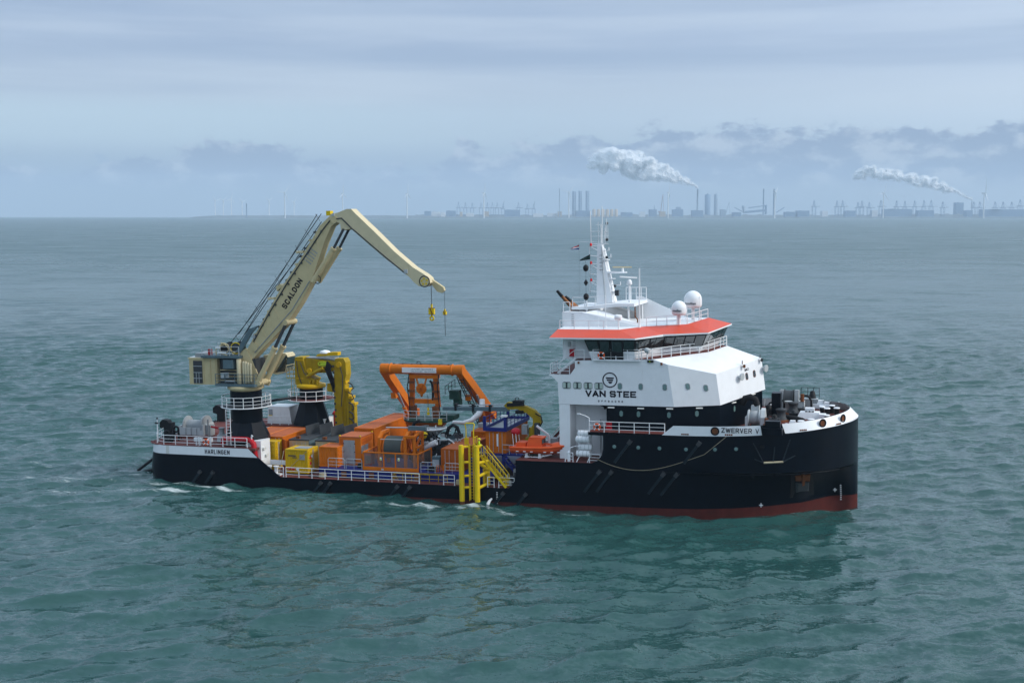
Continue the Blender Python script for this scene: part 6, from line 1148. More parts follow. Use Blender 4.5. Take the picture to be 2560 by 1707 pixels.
MB().prism([(-3.2, 8.7), (-3.2, 9.15), (-10.7, 8.95), (-10.7, 8.6)], 'y', 6.75, 7.2).build('jib', 'teal_grey', lc); MB().prism([(-3.3, 9.25), (-1.4, 9.4), (-1.4, 9.7), (-3.3, 9.6)], 'y', 6.5, 6.7).build('linkage', 'black', lc)
MB().tube((-9.3, 7, 9.15), (-3.2, 7, 9.4), .06, n=8).build('rod', 'steel', lc)
for x in (-9.2, -5.3, -7.2): MB().box(x-.12, x+.12, 6.7, 7.3, 8.6, 9.35).build('jib_collar', 'black', lc)
MB().box(-2.7, -1.6, 6.6, 7.4, 9.6, 9.9).build('valve_bank', 'black', lc); MB().torus((-2.3, 7, 10.0), .2, .04, (0,1,0), 14, 6).build('hose', 'black', lc); MB().pipe([(-.2, 6.6, 8.6), (.5, 6.5, 8.3), (.6, 6.5, 7.7), (.3, 6.5, 7.2)], .06, 6).build('hose', 'black', lc); MB().box(-2.4, -1.5, 6.6, 7.3, 8.5, 8.85).build('elbow_cylinder', 'black', lc)
# ================================================================== yellow boat landing with ladder, platform and stairs
bl = thing('boat_landing', 'bright yellow boat landing frame with ladder hung over the hull side', 'landing frame', (-4.9, -.6, .5))
for x in (-5.83, -4.17): MB().tube((x, -.9, .55), (x, -.9, 6.25), .27, n=16).tube((x, -.9, 6.2), (x, -.9, 6.32), .22, n=16).build('fender_post', 'bright_yellow', bl); MB().tube((x, -.85, -.6), (x, -.85, .55), .24, n=14).build('post_foot', 'rust', bl)
for x in (-5.15, -4.75): MB().tube((x, -.35, .6), (x, -.35, 6.3), .07 if x > -5 else .13, n=8).build('stile', 'bright_yellow', bl)
for z in np.arange(.8, 6.2, .3): MB().tube((-5.15, -.42, z), (-4.6, -.42, z), .03, n=6).build('rung', 'yellow', bl)
for x in (-5.2, -4.55): MB().tube((x, -.42, .5), (x, -.42, 6.3), .05, n=8).build('stile', 'yellow', bl)
for z in (6.1, 4.5, 3.1, 1.9):
    MB().tube((-5.83, -.85, z), (-5.2, -.35, z), .13, n=10).build('brace', 'bright_yellow', bl); MB().tube((-4.17, -.85, z), (-3.5 if z < 4.6 else -4.2, .5, z-(0 if z > 4 else -.3)), .16, n=10).build('brace', 'bright_yellow', bl)
MB().tube((-4.2, -.3, 4.5), (-3.4, .7, 3.5), .2, n=12).build('brace', 'bright_yellow', bl); MB().tube((-3.5, .6, 1.95), (-3.5, .6, 3.6), .2, n=12).build('back_post', 'bright_yellow', bl); MB().tube((-3.95, .7, 1.95), (-3.95, .7, 3.6), .16, n=12).build('back_post', 'bright_yellow', bl)
MB().pipe([(-5.45, -.4, 6.3), (-5.45, -.4, 7.9), (-5.55, -.4, 8.4), (-5.45, -.4, 8.5), (-4.65, -.4, 8.5), (-4.55, -.4, 8.4), (-4.65, -.4, 7.9), (-4.65, -.4, 6.3)], .065, 8).build('hand_hoop', 'bright_yellow', bl); MB().box(-5.6, -5.2, -.55, -.3, 6.3, 7.0).build('gate_panel', 'yellow', bl)
MB().box(-4.75, -3.9, -.35, .85, 5.0, 5.1).build('platform', 'yellow_dark', bl); railing(bl, [(-4.7, .85, 5.1), (-4.7, -.3, 5.1)], 1.9, .55, 'bright_yellow', posts=False)
for y in (.0, .8):
    MB().bar((-3.95, y, 4.95), (-1.4, y, 1.95), .08, .24).build('stringer', 'bright_yellow', bl); MB().pipe([(-4.0, y, 5.1), (-4.0, y, 6.0), (-3.7, y, 6.05), (-1.3, y, 3.2), (-1.25, y, 2.6)], .04, 6).build('handrail', 'bright_yellow', bl); MB().tube((-3.9, y, 5.5), (-1.3, y, 2.6), .03, n=6).build('handrail', 'bright_yellow', bl)
    for k in range(5): p = Vector((-3.6+k*.55, y, 4.6-k*.65)); MB().tube(p, p+Vector((0, 0, 1.1)), .03, n=6).build('baluster', 'bright_yellow', bl)
for k in range(10): p = Vector((-3.75+k*.25, .4, 4.72-k*.295)); MB().box(p.x-.12, p.x+.12, .04, .76, p.z-.02, p.z+.02).build('step', 'yellow_dark', bl)
MB().bar((-3.6, .9, 2.75), (-2.2, .9, 2.75), .1, .14).build('brace', 'bright_yellow', bl)
# ================================================================== rescue boat and davit
rb = thing('rescue_boat', 'orange rescue boat with small cabin resting on a white cradle', 'boat', (1.6, 2.3, 5.0)); rows = []
for t_ in np.linspace(0, 1, 15):
    x = -1.35+6.0*t_; w = 1.12*(1-max(0, (t_-.55)/.45)**2.2*.97); keel = 5.12+.75*max(0, (t_-.62)/.38)**2; gun = 5.88+.28*t_**3
    rows.append([(x, 2.3-w, gun), (x, 2.3-w*1.03, gun-.28), (x, 2.3-w*.86, keel+.32), (x, 2.3-w*.4, keel+.06), (x, 2.3, keel), (x, 2.3+w*.4, keel+.06), (x, 2.3+w*.86, keel+.32), (x, 2.3+w*1.03, gun-.28), (x, 2.3+w, gun)])
hl = MB().sheet(rows, 0, True); hl.add(rows[0], [tuple(range(9))]); hb_ = hl.build('hull', 'rescue_orange', rb, fix=False)
MB().add([r[0] for r in rows]+[r[8] for r in reversed(rows)], [tuple(range(30))]).build('deck', 'rescue_orange', rb, fix=False)
MB().pipe([r[0] for r in rows]+[r[8] for r in reversed(rows)], .13, 8).build('fender_tube', 'rescue_orange', rb)
for x in (-.5, .25, 1.0, 2.4, 3.1, 3.8): MB().box(x-.13, x+.13, 1.07 if x < 2.2 else 1.1+.12*(x-2.2), 1.2 if x < 2.2 else 1.3+.1*(x-2.2), 5.5, 5.57).build('reflective_strip', 'label_white', rb)
cbn = MB().hexa([(.35, 1.5, 5.85), (1.95, 1.5, 5.85), (1.95, 3.1, 5.85), (.35, 3.1, 5.85)], [(.55, 1.6, 6.75), (1.95, 1.6, 6.8), (1.95, 3.0, 6.8), (.55, 3.0, 6.75)]).box(.6, 2.1, 1.65, 2.95, 6.78, 6.92).build('cabin', 'rescue_orange', rb); MB().box(1.96, 2.02, 1.7, 2.9, 6.25, 6.7).build('window', 'window_glass', cbn)
MB().ball((3.5, 2.3, 6.0), .85, .7, .42, 16, 8).build('fore_cover', 'rescue_orange', rb); MB().box(-.75, .25, 1.6, 3.0, 5.85, 6.35).build('engine_box', 'rescue_orange', rb)
for x, y in ((-1.1, 1.8), (-.75, 1.8), (-1.1, 2.8), (-.75, 2.8)): MB().tube((x, y, 5.9), (x-.1, y, 7.2), .03, n=6).build('frame_leg', 'white_rail', rb)
MB().ball((-1.0, 2.3, 7.35), .5, .62, .38, 16, 8).build('self_righting_bag', 'red', rb); MB().pipe([(4.6, 2.3, 6.15), (4.75, 2.3, 6.0), (4.75, 2.3, 5.85)], .14, 8).build('bow_fender', 'rescue_orange', rb)
cr_ = thing('boat_cradle', 'white steel cradle under the rescue boat', 'cradle', (1.2, 2.3, 4.85)); 
for x in (.35, 1.75): MB().box(x-.16, x+.16, 1.4, 3.3, 4.85, 5.0).box(x-.12, x+.12, 1.45, 1.65, 5.0, 5.3).build('foot', 'white_rail', cr_)
MB().box(.35, 1.75, 1.45, 1.58, 4.9, 4.98).bar((1.7, 1.5, 4.95), (2.9, 2.0, 5.2), .12).build('beam', 'white_rail', cr_); MB().box(.6, 1.6, 2.0, 2.6, 5.0, 5.12).build('chock', 'green_dark', cr_)
dv = thing('boat_davit', 'white davit arm bent over behind the rescue boat', 'davit', (2.0, 4.2, 4.85)); MB().pipe([(2.0, 4.2, 4.85), (2.0, 4.2, 6.7), (1.85, 4.1, 6.9), (.75, 3.9, 7.75)], .13, 10).build('arm', 'white', dv); MB().tube((.75, 3.9, 7.7), (.75, 3.9, 6.9), .04, n=6).build('fall_rope', 'wire', dv); MB().bar((.8, 4.2, 6.75), (2.0, 4.2, 6.6), .08, .1).bar((.8, 4.3, 6.3), (2.0, 4.3, 6.2), .1, .12).build('brace', 'white', dv); MB().box(2.0, 2.7, 4.4, 5.2, 5.6, 6.4).build('winch', 'grey', dv)
# liferafts stacked on a rack
for k, (x, z, lab) in enumerate(((6.5, 5.6, 'lowest white liferaft canister of the rack'), (6.65, 6.25, 'second white liferaft canister from below'), (6.45, 7.05, 'third white liferaft canister, under the deck overhang'), (6.6, 7.6, 'topmost white liferaft canister of the rack'))):
    t = thing('liferaft_canister', lab, 'liferaft', (x, 1.1, z-.33), 'liferafts'); y = .95+.25*(k % 2)
    MB().lathe((x-.72, y, z), [(.2, 0), (.31, .06), (.33, .2), (.33, 1.24), (.31, 1.38), (.2, 1.44)], (1,0,0), 16).build('shell', 'white', t)
    for dx in (-.4, 0, .4): MB().torus((x+dx, y, z), .335, .02, (1,0,0), 18, 5).build('strap', 'light_grey', t)
rk = thing('liferaft_rack', 'white tubular rack holding the liferaft canisters', 'rack', (6.5, 1, 4.85))
for x in (5.95, 7.05):
    MB().pipe([(x, .3, 4.85), (x+.15, .6, 5.25), (x+.1, 1.6, 5.3), (x+.1, 1.6, 7.6)], .045, 6).build('leg', 'white_rail', rk)
    for z in (5.93, 6.7, 7.3): MB().tube((x+.1, .6, z), (x+.1, 1.6, z), .04, n=6).build('arm', 'white_rail', rk)
MB().lathe((5.15, .4, 4.86), [(.16, 0), (.16, .9), (.1, 1.05), (.03, 1.1)], n=12).pipe([(5.15, .4, 5.9), (5.3, .4, 6.25), (5.6, .6, 6.35), (6.3, .8, 6.4)], .04, 6).build('hose_reel', 'white_rail', ship)
MB().tube((7.5, 4.1, 5.2), (7.5, 4.1, 8.6), .05, n=6).build('pipe', 'light_grey', ship); MB().box(8.1, 8.3, 4.05, 4.19, 5.4, 7.2).build('door', 'dark_grey', ship)
# ================================================================== mooring gear on the quarterdeck
aw = thing('mooring_winch', 'grey mooring winch with large covered drum on the quarterdeck', 'winch', (-40.6, 6.2, 4.85), 'winches')
MB().box(-42.6, -39.0, 5.0, 7.6, 4.86, 5.1).build('bed', 'deck_red', aw); MB().box(-42.5, -42.2, 5.1, 7.4, 5.1, 6.15).build('side_frame', 'light_grey', aw); MB().box(-39.6, -39.3, 5.1, 7.4, 5.1, 6.3).build('side_frame', 'light_grey', aw)
MB().box(-42.2, -39.6, 5.1, 5.25, 5.1, 5.95).build('guard_plate', 'light_grey', aw)
for x in (-41.6, -40.9, -40.2): MB().box(x, x+.08, 5.02, 5.1, 5.1, 5.95).build('stiffener', 'grey', aw)
MB().lathe((-42.1, 6.3, 6.0), [(.3, 0), (1.15, .02), (1.15, .12), (.7, .2), (.7, 2.1), (1.15, 2.2), (1.15, 2.35), (.3, 2.4)], (1,0,0), 28, smooth=False).build('drum', 'grey', aw)
MB().lathe((-39.7, 6.3, 6.0), [(1.25, 0), (1.25, .18)], (1,0,0), 28).build('brake_band', 'grey', aw); MB().box(-39.3, -38.7, 5.6, 6.6, 5.0, 6.2).build('gearbox', 'grey', aw); MB().tube((-38.95, 5.6, 5.0), (-38.95, 5.6, 6.9), .1, n=8).build('lever', 'grey', aw)
ql = [((-41.5, 3.0), 'black towing pin fairlead standing at the stern rail', 0), ((-41.65, 1.4), 'black coiled fairlead beside the stern quarter rail', 1)]
t = thing('tow_fairlead', ql[0][0+1], 'fairlead', (-41.5, 3.0, 4.85)); MB().torus((-41.5, 3.0, 6.1), .3, .12, (0,1,0), 18, 8).build('eye', 'black', t)
for dx in (-.3, .3): MB().tube((-41.5+dx, 3, 4.85), (-41.5+dx, 3, 6.1), .12, n=10).build('leg', 'black', t)
for dx in (-.75, .75): MB().tube((-41.5+dx, 3, 4.9), (-41.5+dx*.4, 3, 5.8), .05, n=6).build('stay', 'black', t)
t = thing('roller_fairlead', ql[1][1], 'fairlead', (-41.65, 1.4, 4.85)); MB().torus((-41.65, 1.4, 5.25), .36, .16, (0,-1,0), 20, 8).build('roller', 'black', t); MB().torus((-41.75, 1.5, 5.85), .28, .13, (.3,-1,0), 20, 8, 0, 0, math.pi).build('horn', 'black', t); MB().box(-42.0, -41.2, 1.3, 1.9, 4.86, 5.6).build('housing', 'black', t)
t = thing('stern_light_post', 'white lamp post at the stern corner of the rail', 'lamp post', (-43.0, 1.6, 4.85)); MB().tube((-43.0, 1.6, 4.85), (-43.0, 1.6, 7.4), .09, .06, n=8).build('post', 'white_rail', t); MB().box(-43.25, -42.9, 1.5, 1.7, 6.9, 7.05).build('lamp', 'black', t); MB().lathe((-43.0, 1.6, 7.4), [(.09, 0), (.09, .2)], n=8).build('lamp', 'dark_grey', t)
t = thing('capstan_drive', 'grey capstan drive with red handle beside the crane pedestal', 'capstan', (-35.9, 3.4, 4.85)); MB().box(-36.3, -35.3, 3.0, 3.9, 4.86, 5.6).build('base', 'light_grey', t); MB().lathe((-35.9, 3.4, 5.6), [(.4, 0), (.28, .3), (.28, .6), (.4, .8)], n=16).build('barrel', 'grey', t); MB().tube((-37.1, 3.2, 6.5), (-36.2, 3.3, 6.35), .12, n=8).build('handle', 'red', t)
for k, (x, lab) in enumerate(((-37.2, 'white vent head nearest the lifebuoy on the stern rail'), (-36.75, 'middle white vent head on the quarterdeck edge'), (-35.5, 'white vent head nearest the crane ladder'))):
    t = thing('vent_head', lab, 'vent', (x-.2, .55, 4.85), 'quarterdeck vents'); MB().tube((x-.2, .55, 4.85), (x-.2, .55, 5.3), .1, n=8).build('stem', 'white_rail', t); MB().box(x-.45, x+.05, .4, .75, 5.3, 5.7).build('cap', 'white_rail', t)
MB().pipe([(-30.6, .6, 4.9), (-30.6, .6, 6.0), (-30.5, .5, 6.2), (-30.35, .45, 6.1)], .08, 8).build('gooseneck', 'white_rail', ship)
t = thing('bollard', 'twin white bollards by the step at the end of the side rail', 'bollard', (-28.6, .8, 1.9)); MB().box(-29.1, -27.3, .6, 1.2, 1.9, 2.05).build('base', 'white_worn', t)
for x in (-28.7, -27.9): MB().lathe((x, .9, 2.05), [(.22, 0), (.22, .7), (.3, .75), (.3, .85)], n=14).build('post', 'white_worn', t)
MB().box(-29.2, -27.0, 2.0, 2.1, 2.8, 3.3).box(-29.2, -29.1, 2.0, 2.1, 1.9, 2.8).build('screen', 'white_worn', ship)
# ================================================================== forecastle gear
def zf(x): return z_band(x)+.07
sw = thing('anchor_windlass', 'pale windlass with rope drum close behind the ship name', 'winch', (23.2, 5, zf(23)), 'winches'); z0 = zf(23)
MB().lathe((22.3, 5.0, z0+.95), [(.75, 0), (.8, .08), (.8, .16), (.55, .2), (.55, 1.1), (.8, 1.15), (.8, 1.25), (.4, 1.3)], (1,0,.0), 26, smooth=False).build('drum', 'light_grey', sw); MB().lathe((22.52, 5.0, z0+.95), [(.56, 0), (.68, .1), (.68, .7), (.56, .8)], (1,0,0), 24).build('rope_wrap', 'grey', sw)
MB().prism([(4.1, z0), (5.9, z0), (5.9, z0+1.0), (5.3, z0+1.9), (4.7, z0+1.75), (4.1, z0+1.1)], 'x', 23.6, 24.0).build('gear_case', 'light_grey', sw); MB().box(22.1, 22.35, 4.2, 5.8, z0, z0+1.1).build('side_frame', 'light_grey', sw); MB().box(23.9, 24.6, 4.0, 5.0, z0, z0+.5).tube((24.2, 3.9, z0+.5), (24.2, 3.9, z0+1.1), .18, n=10).build('brake', 'rust', sw)
railing(sw, [(24.1, 3.8, z0), (24.9, 3.8, z0)], 1.2, .4, 'dark_grey', posts=False)
pw = thing('anchor_windlass', 'tall pale windlass with dark rope drum on the far side of the forecastle', 'winch', (25.3, 15.6, zf(25)), 'winches'); z0 = zf(25)
MB().lathe((24.7, 15.8, z0+1.25), [(1.05, 0), (1.05, .1), (.95, .12), (.95, .9), (1.05, .92), (1.05, 1.02)], (1,0,0), 26, smooth=False).build('drum', 'dark_grey', pw)
for x in (24.3, 25.85): MB().prism([(14.6, z0), (16.8, z0), (16.5, z0+2.2), (15.2, z0+2.3)], 'x', x, x+.4).build('side_frame', 'grey', pw)
MB().box(23.8, 24.3, 14.6, 15.4, z0, z0+1.3).build('brake', 'light_grey', pw); MB().box(26.3, 26.9, 14.6, 15.6, z0, z0+1.2).build('motor', 'light_grey', pw); MB().tube((26.7, 14.6, z0+1.2), (26.7, 14.6, z0+2.0), .2, n=10).build('motor', 'rust', pw); MB().lathe((25.3, 14.4, z0), [(.35, 0), (.35, 1.0), (.42, 1.05), (.42, 1.25)], n=14).build('chain_stopper', 'light_grey', pw)
for x, y, lab in ((25.9, 13.2, 'big black capstan in front of the tall windlass'), (25.15, 8.6, 'big black capstan in front of the near windlass')):
    t = thing('capstan', lab, 'capstan', (x, y, zf(x)), 'capstans'); MB().lathe((x, y, zf(x)), [(.75, 0), (.72, .25), (.5, .45), (.42, .8), (.48, 1.05), (.55, 1.1), (.55, 1.25), (.2, 1.3)], n=22).build('barrel', 'dark_grey', t); MB().lathe((x, y, zf(x)), [(.85, 0), (.85, .18), (.7, .2)], n=22).build('base', 'rust', t)
for k, (x, y, w, h, lab) in enumerate(((23.6, 15.2, .55, 1.0, 'black hose arch beside the dark deckhouse corner'), (25.0, 15.0, .6, 1.3, 'black hose arch in front of the far windlass'), (26.9, 16.2, .6, 1.5, 'tallest black hose arch next to the railed rack'), (24.2, 10.5, .6, .9, 'low black hose arch between the windlass and the near capstan'))):
    z = zf(x); solo(MB().pipe([(x-w, y, z), (x-w, y, z+h*.6), (x-w*.6, y, z+h*.92), (x, y, z+h), (x+w*.6, y, z+h*.92), (x+w, y, z+h*.6), (x+w, y, z)], .12, 8), 'hose_arch', 'rubber', (x, y, z), lab, 'hose', 'hose arches')
for k, (x, y, h, r_, lab) in enumerate(((28.9, 12.2, .75, .28, 'tall black bitt with white cap, leftmost of the group of four near the bow'), (29.45, 11.6, .65, .28, 'second black bitt with white cap of the bow group'), (29.85, 12.8, .75, .28, 'third black bitt with white cap, tallest looking of the bow group'), (30.4, 11.8, .6, .28, 'rightmost black bitt with white cap by the bow'), (29.6, 8.8, .35, .3, 'low white capped bitt near the bow mooring hole'), (28.3, 6.2, .4, .3, 'low white capped bitt beside the white winch cover'), (27.4, 5.4, .4, .3, 'low white capped bitt next to the white hatch'), (23.2, 17.6, .4, .28, 'white capped bitt left by the far bulwark'), (24.1, 17.8, .4, .28, 'white capped bitt beside the far windlass brake'))):
    t = thing('bitt', lab, 'bollard', (x, y, zf(x)), 'forecastle bitts'); z = zf(x); MB().lathe((x, y, z), [(r_*.9, 0), (r_*.9, h)], n=14).build('post', 'black', t); MB().lathe((x, y, z+h), [(r_*1.15, 0), (r_*1.15, .08), (r_, .1)], n=14).build('cap', 'white', t)
t = thing('hatch_cover', 'long white machinery cover in the middle of the forecastle', 'hatch', (27.9, 10, zf(28))); z0 = zf(28)
MB().hexa([(26.6, 9.2, z0), (29.0, 9.2, z0), (29.0, 10.8, z0), (26.6, 10.8, z0)], [(26.9, 9.4, z0+.65), (28.8, 9.4, z0+.65), (28.8, 10.6, z0+.65), (26.9, 10.6, z0+.65)]).build('cover', 'white', t); MB().box(27.4, 28.3, 9.7, 10.4, z0+.75, z0+1.05).build('top_box', 'white', t)
for x in (27.45, 27.8, 28.15): MB().box(x, x+.12, 9.6, 9.75, z0+.65, z0+.78).build('clip', 'black', t)
MB().box(28.85, 29.5, 8.6, 9.6, z0, z0+.6).build('side_box', 'white', t)
for x, y, s_, lab in ((26.6, 4.2, .6, 'small white hatch box just inside the bulwark'), (26.1, 3.3, .45, 'low white hatch box beside the black bulwark section'), (28.3, 17.0, .7, 'white box locker by the far bulwark'), (29.0, 16.0, .65, 'second white box locker by the far bulwark')):
    z = zf(x); solo(MB().box(x-s_, x+s_, y-s_*.7, y+s_*.7, z, z+s_*.6).hexa([(x-s_*.4, y-s_*.5, z+s_*.6), (x+s_*.6, y-s_*.5, z+s_*.6), (x+s_*.6, y+s_*.5, z+s_*.6), (x-s_*.4, y+s_*.5, z+s_*.6)], [(x-s_*.2, y-s_*.4, z+s_*1.2), (x+s_*.6, y-s_*.4, z+s_*1.2), (x+s_*.6, y+s_*.4, z+s_*1.2), (x-s_*.2, y+s_*.4, z+s_*1.2)]), 'deck_box', 'white', (x, y, z), lab, 'box', 'forecastle boxes')
t = thing('rope_rack', 'grey slatted rope rack with railed stand at the far bulwark', 'rack', (27.4, 17.4, zf(27))); z0 = zf(27)
for k in range(8): MB().box(26.7+k*.17, 26.8+k*.17, 17.0, 17.1, z0, z0+.95).build('slat', 'light_grey', t)
MB().box(26.65, 28.1, 16.95, 17.8, z0+.95, z0+1.05).build('top', 'light_grey', t); railing(t, [(26.3, 17.8, z0+1.05), (27.0, 17.8, z0+1.05), (28.2, 17.8, z0+1.05)], 1.1, .6, 'dark_grey', posts=False); MB().lathe((27.5, 17.6, z0+1.05), [(.4, 0), (.25, .7), (.1, .8)], n=12).build('cover', 'black', t)
for k, pts in enumerate(([(26.3, 13.4), (27.4, 13.2), (28.1, 12.6)], [(25.6, 8.8), (26.6, 8.3), (27.4, 7.4)])):
    x, y = pts[0]; solo(MB().pipe([(a, b_, zf(a)+.35-.1*i) for i, (a, b_) in enumerate(pts)], .28, 10), 'chain_pipe', 'rubber', (x, y, zf(x)), ('black chain pipe leading forward from the far capstan', 'black chain pipe leading forward from the near capstan')[k], 'pipe', 'chain pipes')
MB().box(24.5, 25.9, .4, 1.2, zf(25), zf(25)+1.25).box(24.3, 26.1, .2, 1.0, zf(25)-.05, zf(25)+.6).build('chain_stopper', 'hull_black', ship)
MB().pipe([(21.6, 6.2, 10.3), (21.9, 6.0, 10.9), (22.4, 5.9, 11.05), (22.9, 5.9, 10.8), (23.1, 5.9, 10.2)], .32, 12).build('vent_gooseneck', 'rubber', ship); MB().box(22.5, 23.3, 5.7, 6.4, zf(23), 10.2).build('vent_trunk', 'light_grey', ship); MB().box(24.0, 24.9, 10.2, 11.4, zf(24), 10.9).build('vent_trunk', 'hull_black', ship)
for k, (x, y, s_, h, m, lab) in enumerate(((24.7, 6.6, .5, 1.0, 'dark_grey', 'dark drive cabinet between near windlass and capstan'), (26.2, 10.9, .45, .8, 'black', 'black roller box ahead of the far capstan'), (24.3, 12.6, .5, .7, 'rust', 'rusty chain locker cover left of the far capstan'), (27.3, 14.2, .5, .6, 'black', 'black fairlead block right of the far capstan'), (23.4, 12.9, .6, 1.1, 'dark_grey', 'dark cabinet close to the deckhouse front'))):
    z = zf(x); t = thing('deck_machine', lab, 'machine', (x, y, z), 'forecastle machines'); MB().box(x-s_, x+s_, y-s_, y+s_, z, z+h*.6).build('body', m, t); MB().lathe((x, y, z+h*.6), [(s_*.6, 0), (s_*.5, h*.3), (s_*.2, h*.4)], n=12).build('hood', 'dark_grey' if m != 'dark_grey' else 'black', t); MB().pipe([(x+s_, y-s_, z), (x+s_, y-s_, z+h), (x-s_, y-s_, z+h), (x-s_, y-s_, z)], .035, 6).build('guard', 'dark_grey', t)
# ================================================================== crew member on the landing platform
def person(loc, label):
    me = bpy.data.meshes.new('person'); J = {'pelvis': (0,0,.95), 'waist': (0,0,1.1), 'chest': (0,.0,1.33), 'neck': (0,.02,1.5), 'head': (.03,.03,1.63), 'crown': (.03,.03,1.74)}
    V = [(0,0,.95), (0,0,1.12), (0,0,1.34), (0,.0,1.5), (.02,0,1.6), (.02,0,1.72)]; rad = [.155, .15, .17, .06, .095, .085]; Ed = [(0,1), (1,2), (2,3), (3,4), (4,5)]
    def chain(start, pts):
        prev = start
        for p, r_ in pts: V.append(p); rad.append(r_); Ed.append((prev, len(V)-1)); prev = len(V)-1
    for s in (-1, 1):
        chain(0, [((.02, s*.10, .85), .10), ((.05 if s < 0 else -.03, s*.11, .50), .075), ((0 if s < 0 else -.05, s*.11, .09), .055), ((.14 if s < 0 else .1, s*.12, .04), .045)])
        chain(2, [((0, s*.2, 1.40), .075), ((.04, s*.27, 1.14), .055), ((.22, s*.22, 1.02), .045), ((.32, s*.2, 1.05), .04)])
        hand = len(V)-1
        for k in range(4): chain(hand, [((.37, s*.2+(k-1.5)*.02, 1.05), .010), ((.41, s*.2+(k-1.5)*.022, 1.03), .009), ((.42, s*.2+(k-1.5)*.022, 1.0), .008)])
        chain(hand, [((.34, s*.17, 1.03), .010), ((.37, s*.16, 1.01), .009)])
    me.from_pydata([Vector(v) for v in V], Ed, []); o = bpy.data.objects.new('person', me); COL.objects.link(o)
    sk = o.modifiers.new('skin', 'SKIN'); sk.use_smooth_shade = True
    for i, r_ in enumerate(rad): me.skin_vertices[0].data[i].radius = (r_, r_)
    me.skin_vertices[0].data[0].use_root = True
    sb_ = o.modifiers.new('sub', 'SUBSURF'); sb_.levels = 1; sb_.render_levels = 1
    bpy.context.view_layer.update(); dg = bpy.context.evaluated_depsgraph_get(); m2 = bpy.data.meshes.new_from_object(o.evaluated_get(dg)); o.modifiers.clear(); o.data = m2
    for m in ('hi_vis', 'skin', 'trousers_red', 'dark_cloth'): m2.materials.append(MATS[m])
    for p in m2.polygons:
        c_ = p.center; p.use_smooth = True
        p.material_index = 1 if c_.z > 1.5 or c_.x > .28 else 0 if c_.z > .98 or .22 < c_.z < .42 else 2 if c_.z > .7 else 3
    o.location = loc; BASE[o] = Vector(loc); tag(o, label, 'person')
    h = MB().lathe(Vector(loc)+Vector((.02, 0, 1.66)), [(.135, 0), (.125, .06), (.09, .13), (.02, .155)], n=14).tube(Vector(loc)+Vector((.1, 0, 1.665)), Vector(loc)+Vector((.18, 0, 1.655)), .07, n=8).build('helmet', 'hi_vis_yellow', o)
    return o
pr = person((-4.3, .25, 5.1), 'person in yellow helmet and hi-vis jacket standing on the landing platform'); pr.rotation_euler = (0, 0, R(25))
# ================================================================== the far shore, about eight kilometres off
def far(px, D, z=0): return Vector((CAM.x, CAM.y, 0)) + HEAD*D + RIGHT*(D*(px-1280)/3200) + Vector((0, 0, z))
def far_z(y, D): return CAM.z + (534-y)*D/3200
def solo_w(mb, name, mat, loc, label, cat, group=None): return solo(mb, name, mat, loc, label, cat, group, ship=False)
D0 = 7950; HAZE = 9.8e-5
rl = random.Random(5); ORD = 'first second third fourth fifth sixth seventh eighth ninth tenth eleventh twelfth thirteenth fourteenth fifteenth sixteenth seventeenth eighteenth nineteenth twentieth'.split()
def land(prof, d0, d1, name, label, mat='far_land'):
    rows = [[], [], [], []]
    for x, h in prof:
        for r_, (d, z) in zip(rows, ((d0, -1), (d0+40, h*.35), (d0+160, h), (d1, h))): r_.append(far(x, d, z))
    o = MB().sheet(rows, 0, True).build(name, mat, None, fix=False); o['kind'] = 'structure'; o['label'] = label
    return o
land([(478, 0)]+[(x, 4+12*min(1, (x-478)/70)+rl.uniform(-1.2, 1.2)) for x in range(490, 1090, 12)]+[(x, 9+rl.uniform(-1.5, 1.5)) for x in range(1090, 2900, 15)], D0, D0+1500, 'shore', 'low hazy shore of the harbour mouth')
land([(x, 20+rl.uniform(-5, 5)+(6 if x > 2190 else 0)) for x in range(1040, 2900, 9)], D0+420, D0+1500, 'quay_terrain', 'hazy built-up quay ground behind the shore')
# wind turbines: (pixel column, hub row, blade length, rotor yaw, blade angle, distance, label)
TB = [(542, 503, 44, 60, 10, 9200, 'faint small wind turbine, leftmost on the spit'), (562, 502, 46, 50, 40, 9200, 'faint small wind turbine, second from the left'), (582, 499, 46, 40, 75, 9200, 'faint small wind turbine, third from the left'), (609, 506, 42, 50, 20, 9200, 'faint small wind turbine just left of the dark beacon tower'), (676, 502, 42, 45, 35, 9200, 'faint small wind turbine between beacon and next tall turbine'), (738, 506, 42, 60, 50, 9300, 'faint small wind turbine behind the tall one right of the beacon'),
      (715, 483, 60, 35, 55, D0-60, 'tall white wind turbine on the spit, first right of the beacon'), (859, 486, 58, 65, 88, D0-60, 'wind turbine with upright blade, left of the crane jib elbow'), (1019, 486, 60, 70, 85, D0-90, 'wind turbine just right of the crane jib elbow'), (1210, 484, 60, 75, 80, D0-90, 'wind turbine in front of the left row of harbour cranes'), (1421, 482, 62, 25, 50, D0-90, 'wind turbine with blades in a wide vee, above the ship mast'),
      (1668, 483, 60, 78, 85, D0-90, 'wind turbine with upright blade under the steam plume'), (1933, 483, 58, 60, -80, D0-90, 'wind turbine in front of the right hand chimney'), (2203, 484, 60, 30, -50, D0-110, 'wind turbine with drooping blades right of centre'), (2453, 485, 95, 80, 88, D0-150, 'nearest wind turbine with one long blade straight up, far right')]
